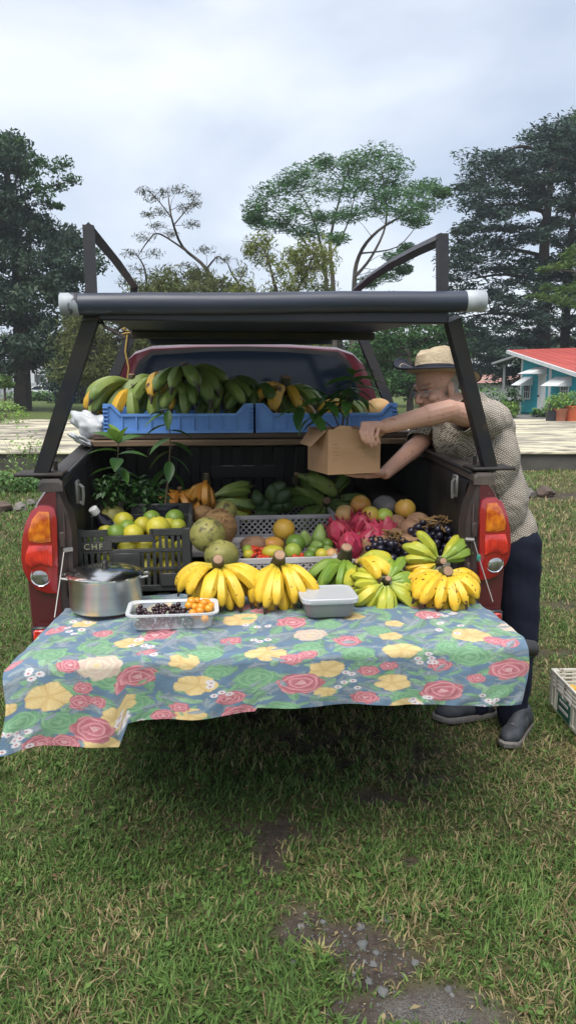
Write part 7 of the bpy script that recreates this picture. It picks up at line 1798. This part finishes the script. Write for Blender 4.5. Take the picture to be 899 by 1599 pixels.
# pots of plants at the edge of the platform
for nm, lab, px, prof, m, br, h, lm, n in (('potted_plant', 'bushy plant in a black pot left of the terracotta bowl', 860, [(.0001, 0), (.17, 0), (.20, .34), (.21, .36), (.18, .35), (.0001, .33)], 'black_pot', .30, .34, 'leaf_pale', 260),
                              ('potted_plant', 'plant in the wide shallow terracotta bowl', 873, [(.0001, 0), (.20, 0), (.25, .30), (.30, .36), (.31, .42), (.28, .42), (.0001, .38)], 'terracotta', .36, .42, 'leaf_pale', 280),
                              ('potted_plant', 'plant in the tall orange pot at the right edge', 893, [(.0001, 0), (.22, 0), (.28, .46), (.31, .47), (.31, .52), (.26, .52), (.0001, .46)], 'orange_pot', .42, .48, 'leaf_pale', 300)):
    p = on(px, 657, .36); bush(nm, lab, 'potted plant', (p[0], p[1], .36), br, br, .30, n, lm, .15, ar=.3, stems=10, seed=int(px), pot=(prof, m), base=h - .05)
for px, py, d, rx, rz_, n, m, lab in ((752, 612, 36, 1.2, .8, 420, 'leaf', 'green hedge bush between the cypress trunk and porch'), (788, 632, 36, .75, .42, 300, 'leaf_pale', 'low yellowish bush in front of the porch'), (800, 612, 40, .5, .75, 260, 'leaf_dark', 'dark flowering shrub at the corner of the turquoise house'), (845, 643, 36.5, .5, .25, 140, 'leaf', 'small weeds at the foot of the white door')):
    p = at(px, py, d); bush('shrub', lab, 'shrub', (p[0], p[1], 0), rx, rx * .7, rz_, n, m, .28, stems=6, seed=px)
tree('bushy_tree', 'mid green leafy tree behind the cab and the sparse tree', 50, (300, 628), [[(300, 628, .3), (300, 520, .2), (305, 460, .06)]],
     poly=[(200, 600), (190, 500), (215, 455), (260, 440), (310, 425), (360, 440), (400, 470), (420, 600)], npoly=130, m='olive', n_each=80, ls=.34, ar=.4, seed=33, rpx_=14, thick=.7)
tree('bushy_tree', 'grey green tree filling the gap under the feathery tree', 54, (530, 628), [[(530, 628, .3), (530, 520, .2), (528, 470, .06)]],
     poly=[(430, 600), (430, 480), (470, 455), (520, 448), (570, 452), (630, 470), (680, 520), (680, 600)], npoly=120, m='mid', n_each=80, ls=.36, ar=.4, seed=34, rpx_=14, thick=.7)
# left of the truck: shrubs, stones, far car and building
def sh(px, py, d, rx, rz_, n, m, ls, lab, seed, shell__=.2, stems=14, base=0.0, name='shrub', cat='shrub'):
    p = at(px, py, d); return bush(name, lab, cat, (p[0], p[1], 0), rx, rx * .7, rz_, n, m, ls, stems=stems, seed=seed, shell_=shell__, base=base)
sh(38, 735, 12.0, .55, .48, 150, 'leaf_pale', .085, 'leggy yellow green shrub at the left edge before the platform', 41, .1, 22)
sh(66, 735, 12.3, .30, .42, 90, 'leaf_pale', .075, 'thin twiggy shrub beside the truck rail', 42, .1, 16)
sh(22, 775, 11.2, .55, .16, 520, 'leaf', .085, 'low green ground plant above the stones', 43, .2, 8)
sh(58, 765, 11.6, .30, .12, 260, 'leaf', .075, 'small green plant close to the tail light', 44, .2, 8)
sh(8, 640, 24.0, .75, .55, 420, 'leaf_pale', .16, 'rounded light green bush at the far left', 45, .5, 8)
tree('small_tree', 'small clipped tree with pale green top on the far left lawn', 27, (7, 640), [[(8, 640, .05), (7, 600, .04)]], clumps=[(8, 592, 10, 8), (3, 600, 9, 7), (14, 600, 9, 7)], m='bright', n_each=140, ls=.16, seed=46, twig_r=.01)
for px, py, s, m, lab, n in ((4, 790, 32, 'rock_brown', 'brown rounded boulder at the left edge', 1), (32, 790, 26, 'rock', 'pale grey angular boulder left of the truck', 2), (50, 784, 18, 'rock', 'small grey stone next to the tail light', 3), (824, 768, 26, 'rock', 'flat grey stone right of the man', 4), (850, 766, 32, 'rock_brown', 'dark flat stone right of the paler one', 5), (815, 772, 16, 'rock', 'little stone at the man\'s back', 6)):
    p = on(px, py + s * .25); r = s * .5 * p[1] / FPX
    b = MB(); b.ball((0, 0, 0), (r, r * .8, r * .62), 16, 11, lump=.45, ls=1.5, seed=n)
    tag(b.build('stone', MT[m], None, True, 30, loc=(p[0], p[1], r * .3), rot=(0, 0, n)), lab, 'stone')
b = MB(); q0, q1 = on(834, 762, .02), on(812, 735, .25); b.tube([q0, (np.array(q0) + q1) / 2 + (0, 0, .05), q1], [.012, .010, .006], 6); tag(b.build('stick', MT['stem_green'], None), 'thin leaning stalk behind the flat stones', 'stick')
# white car far away, pale building, wall and poles
p = on(73, 624); t = thing('parked_car', 'small white car parked far behind the left lawn', 'car', (p[0], p[1], 0), R_(8))
b = MB(); sec = [(-2.0, .35), (2.0, .35), (2.05, .75), (1.9, .95), (1.0, 1.0), (.55, 1.42), (-1.0, 1.45), (-1.75, 1.02), (-2.05, .9)]
b.prism(sec, lambda x, z: (x, -.80 + .12 * max(0, z - .95), z), lambda x, z: (x, .80 - .12 * max(0, z - .95), z)); b.build('body', MT['car_white'], t)
b = MB(); b.prism([(.88, 1.02), (.50, 1.36), (-.20, 1.38), (-.20, 1.02)], lambda x, z: (x, -.815 + .12 * max(0, z - .95), z), lambda x, z: (x, -.78, z)); b.build('window', MT['glass'], t, False)
b = MB(); b.prism([(-.30, 1.02), (-.30, 1.38), (-.98, 1.38), (-1.45, 1.04)], lambda x, z: (x, -.815 + .12 * max(0, z - .95), z), lambda x, z: (x, -.78, z)); b.build('window', MT['glass'], t, False)
for x in (-1.25, 1.3):
    for y in (-.72, .72): b = MB(); b.tube([(x, y - .1, .32), (x, y + .1, .32)], .32, 16); b.build('wheel', MT['rubber'], t)
p = at(36, 600, 104); t = thing('building', 'pale flat building far behind the evergreen trunk', 'building', (p[0], p[1], 0))
b = MB(); b.box((0, 0, 2.2), (9, 5, 4.4)); b.build('wall', MT['wall_white'], t, False)
b = MB(); b.box((0, -.1, 4.5), (9.6, 5.8, .25)); b.build('roof', MT['zinc'], t, False)
for k in range(4):
    b = MB(); b.box((-3.2 + k * 2.1, -2.52, 2.3), (1.3, .08, 1.0)); w = b.build('window', MT['house_glass'], t, False)
    b = MB(); b.box((-3.2 + k * 2.1, -2.55, 1.74), (1.5, .14, .10)); b.build('sill', MT['white_paint'], w, False)
p = at(45, 612, 97); t = thing('fence', 'long grey sheet wall along the far road', 'fence', (p[0], p[1], 0))
b = MB(); b.box((0, 0, 0), (1.5, .06, 1.7)); me = b.mesh('sheet', MT['zinc'], False)
for k in range(9): put('sheet', me, t, (-6 + k * 1.52, .02 * (k % 2), .9))
b = MB(); b.box((0, 0, 0), (.12, .12, 2.0)); me = b.mesh('post', MT['zinc'], False)
for k in range(5): put('post', me, t, (-6.76 + k * 3.04, -.12, 1.0))
for px, d, h in ((47, 78, 8.5), (59, 80, 6.0)):
    p = at(px, 615, d); t = thing('pole', 'thin dark utility pole left of the white car' if px < 50 else 'shorter thin post nearest the white car', 'pole', (p[0], p[1], 0))
    b = MB(); b.tube([(0, 0, 0), (0, 0, h)], [.09, .06], 8); b.build('shaft', MT['bark'], t); b = MB(); b.box((0, 0, h), (.5, .1, .1)); b.build('cross_piece', MT['bark'], t)
for px, d, rx, lab in ((40, 74, 2.2, 'clipped hedge on the far lawn left of the car'), (68, 72, 1.4, 'low hedge before the white car')):
    p = at(px, 628, d); bush('hedge', lab, 'hedge', (p[0], p[1], 0), rx, .7, .5, 380, 'leaf', .45, stems=4, seed=px)

# thin moist air between here and the far trees
hz = bpy.data.materials.new('moist_air'); hz.use_nodes = True; hz.node_tree.nodes.clear()
pv = hz.node_tree.nodes.new('ShaderNodeVolumePrincipled'); ho = hz.node_tree.nodes.new('ShaderNodeOutputMaterial')
pv.inputs['Color'].default_value = (.86, .92, 1.0, 1); pv.inputs['Density'].default_value = .0008; pv.inputs['Anisotropy'].default_value = .2
hz.node_tree.links.new(pv.outputs[0], ho.inputs['Volume'])
b = MB(); b.box((0, 0, 13.0), (3100, 3100, 28.0)); tag(b.build('haze', hz, None, False), 'thin pale haze in front of the far trees', kind='stuff')
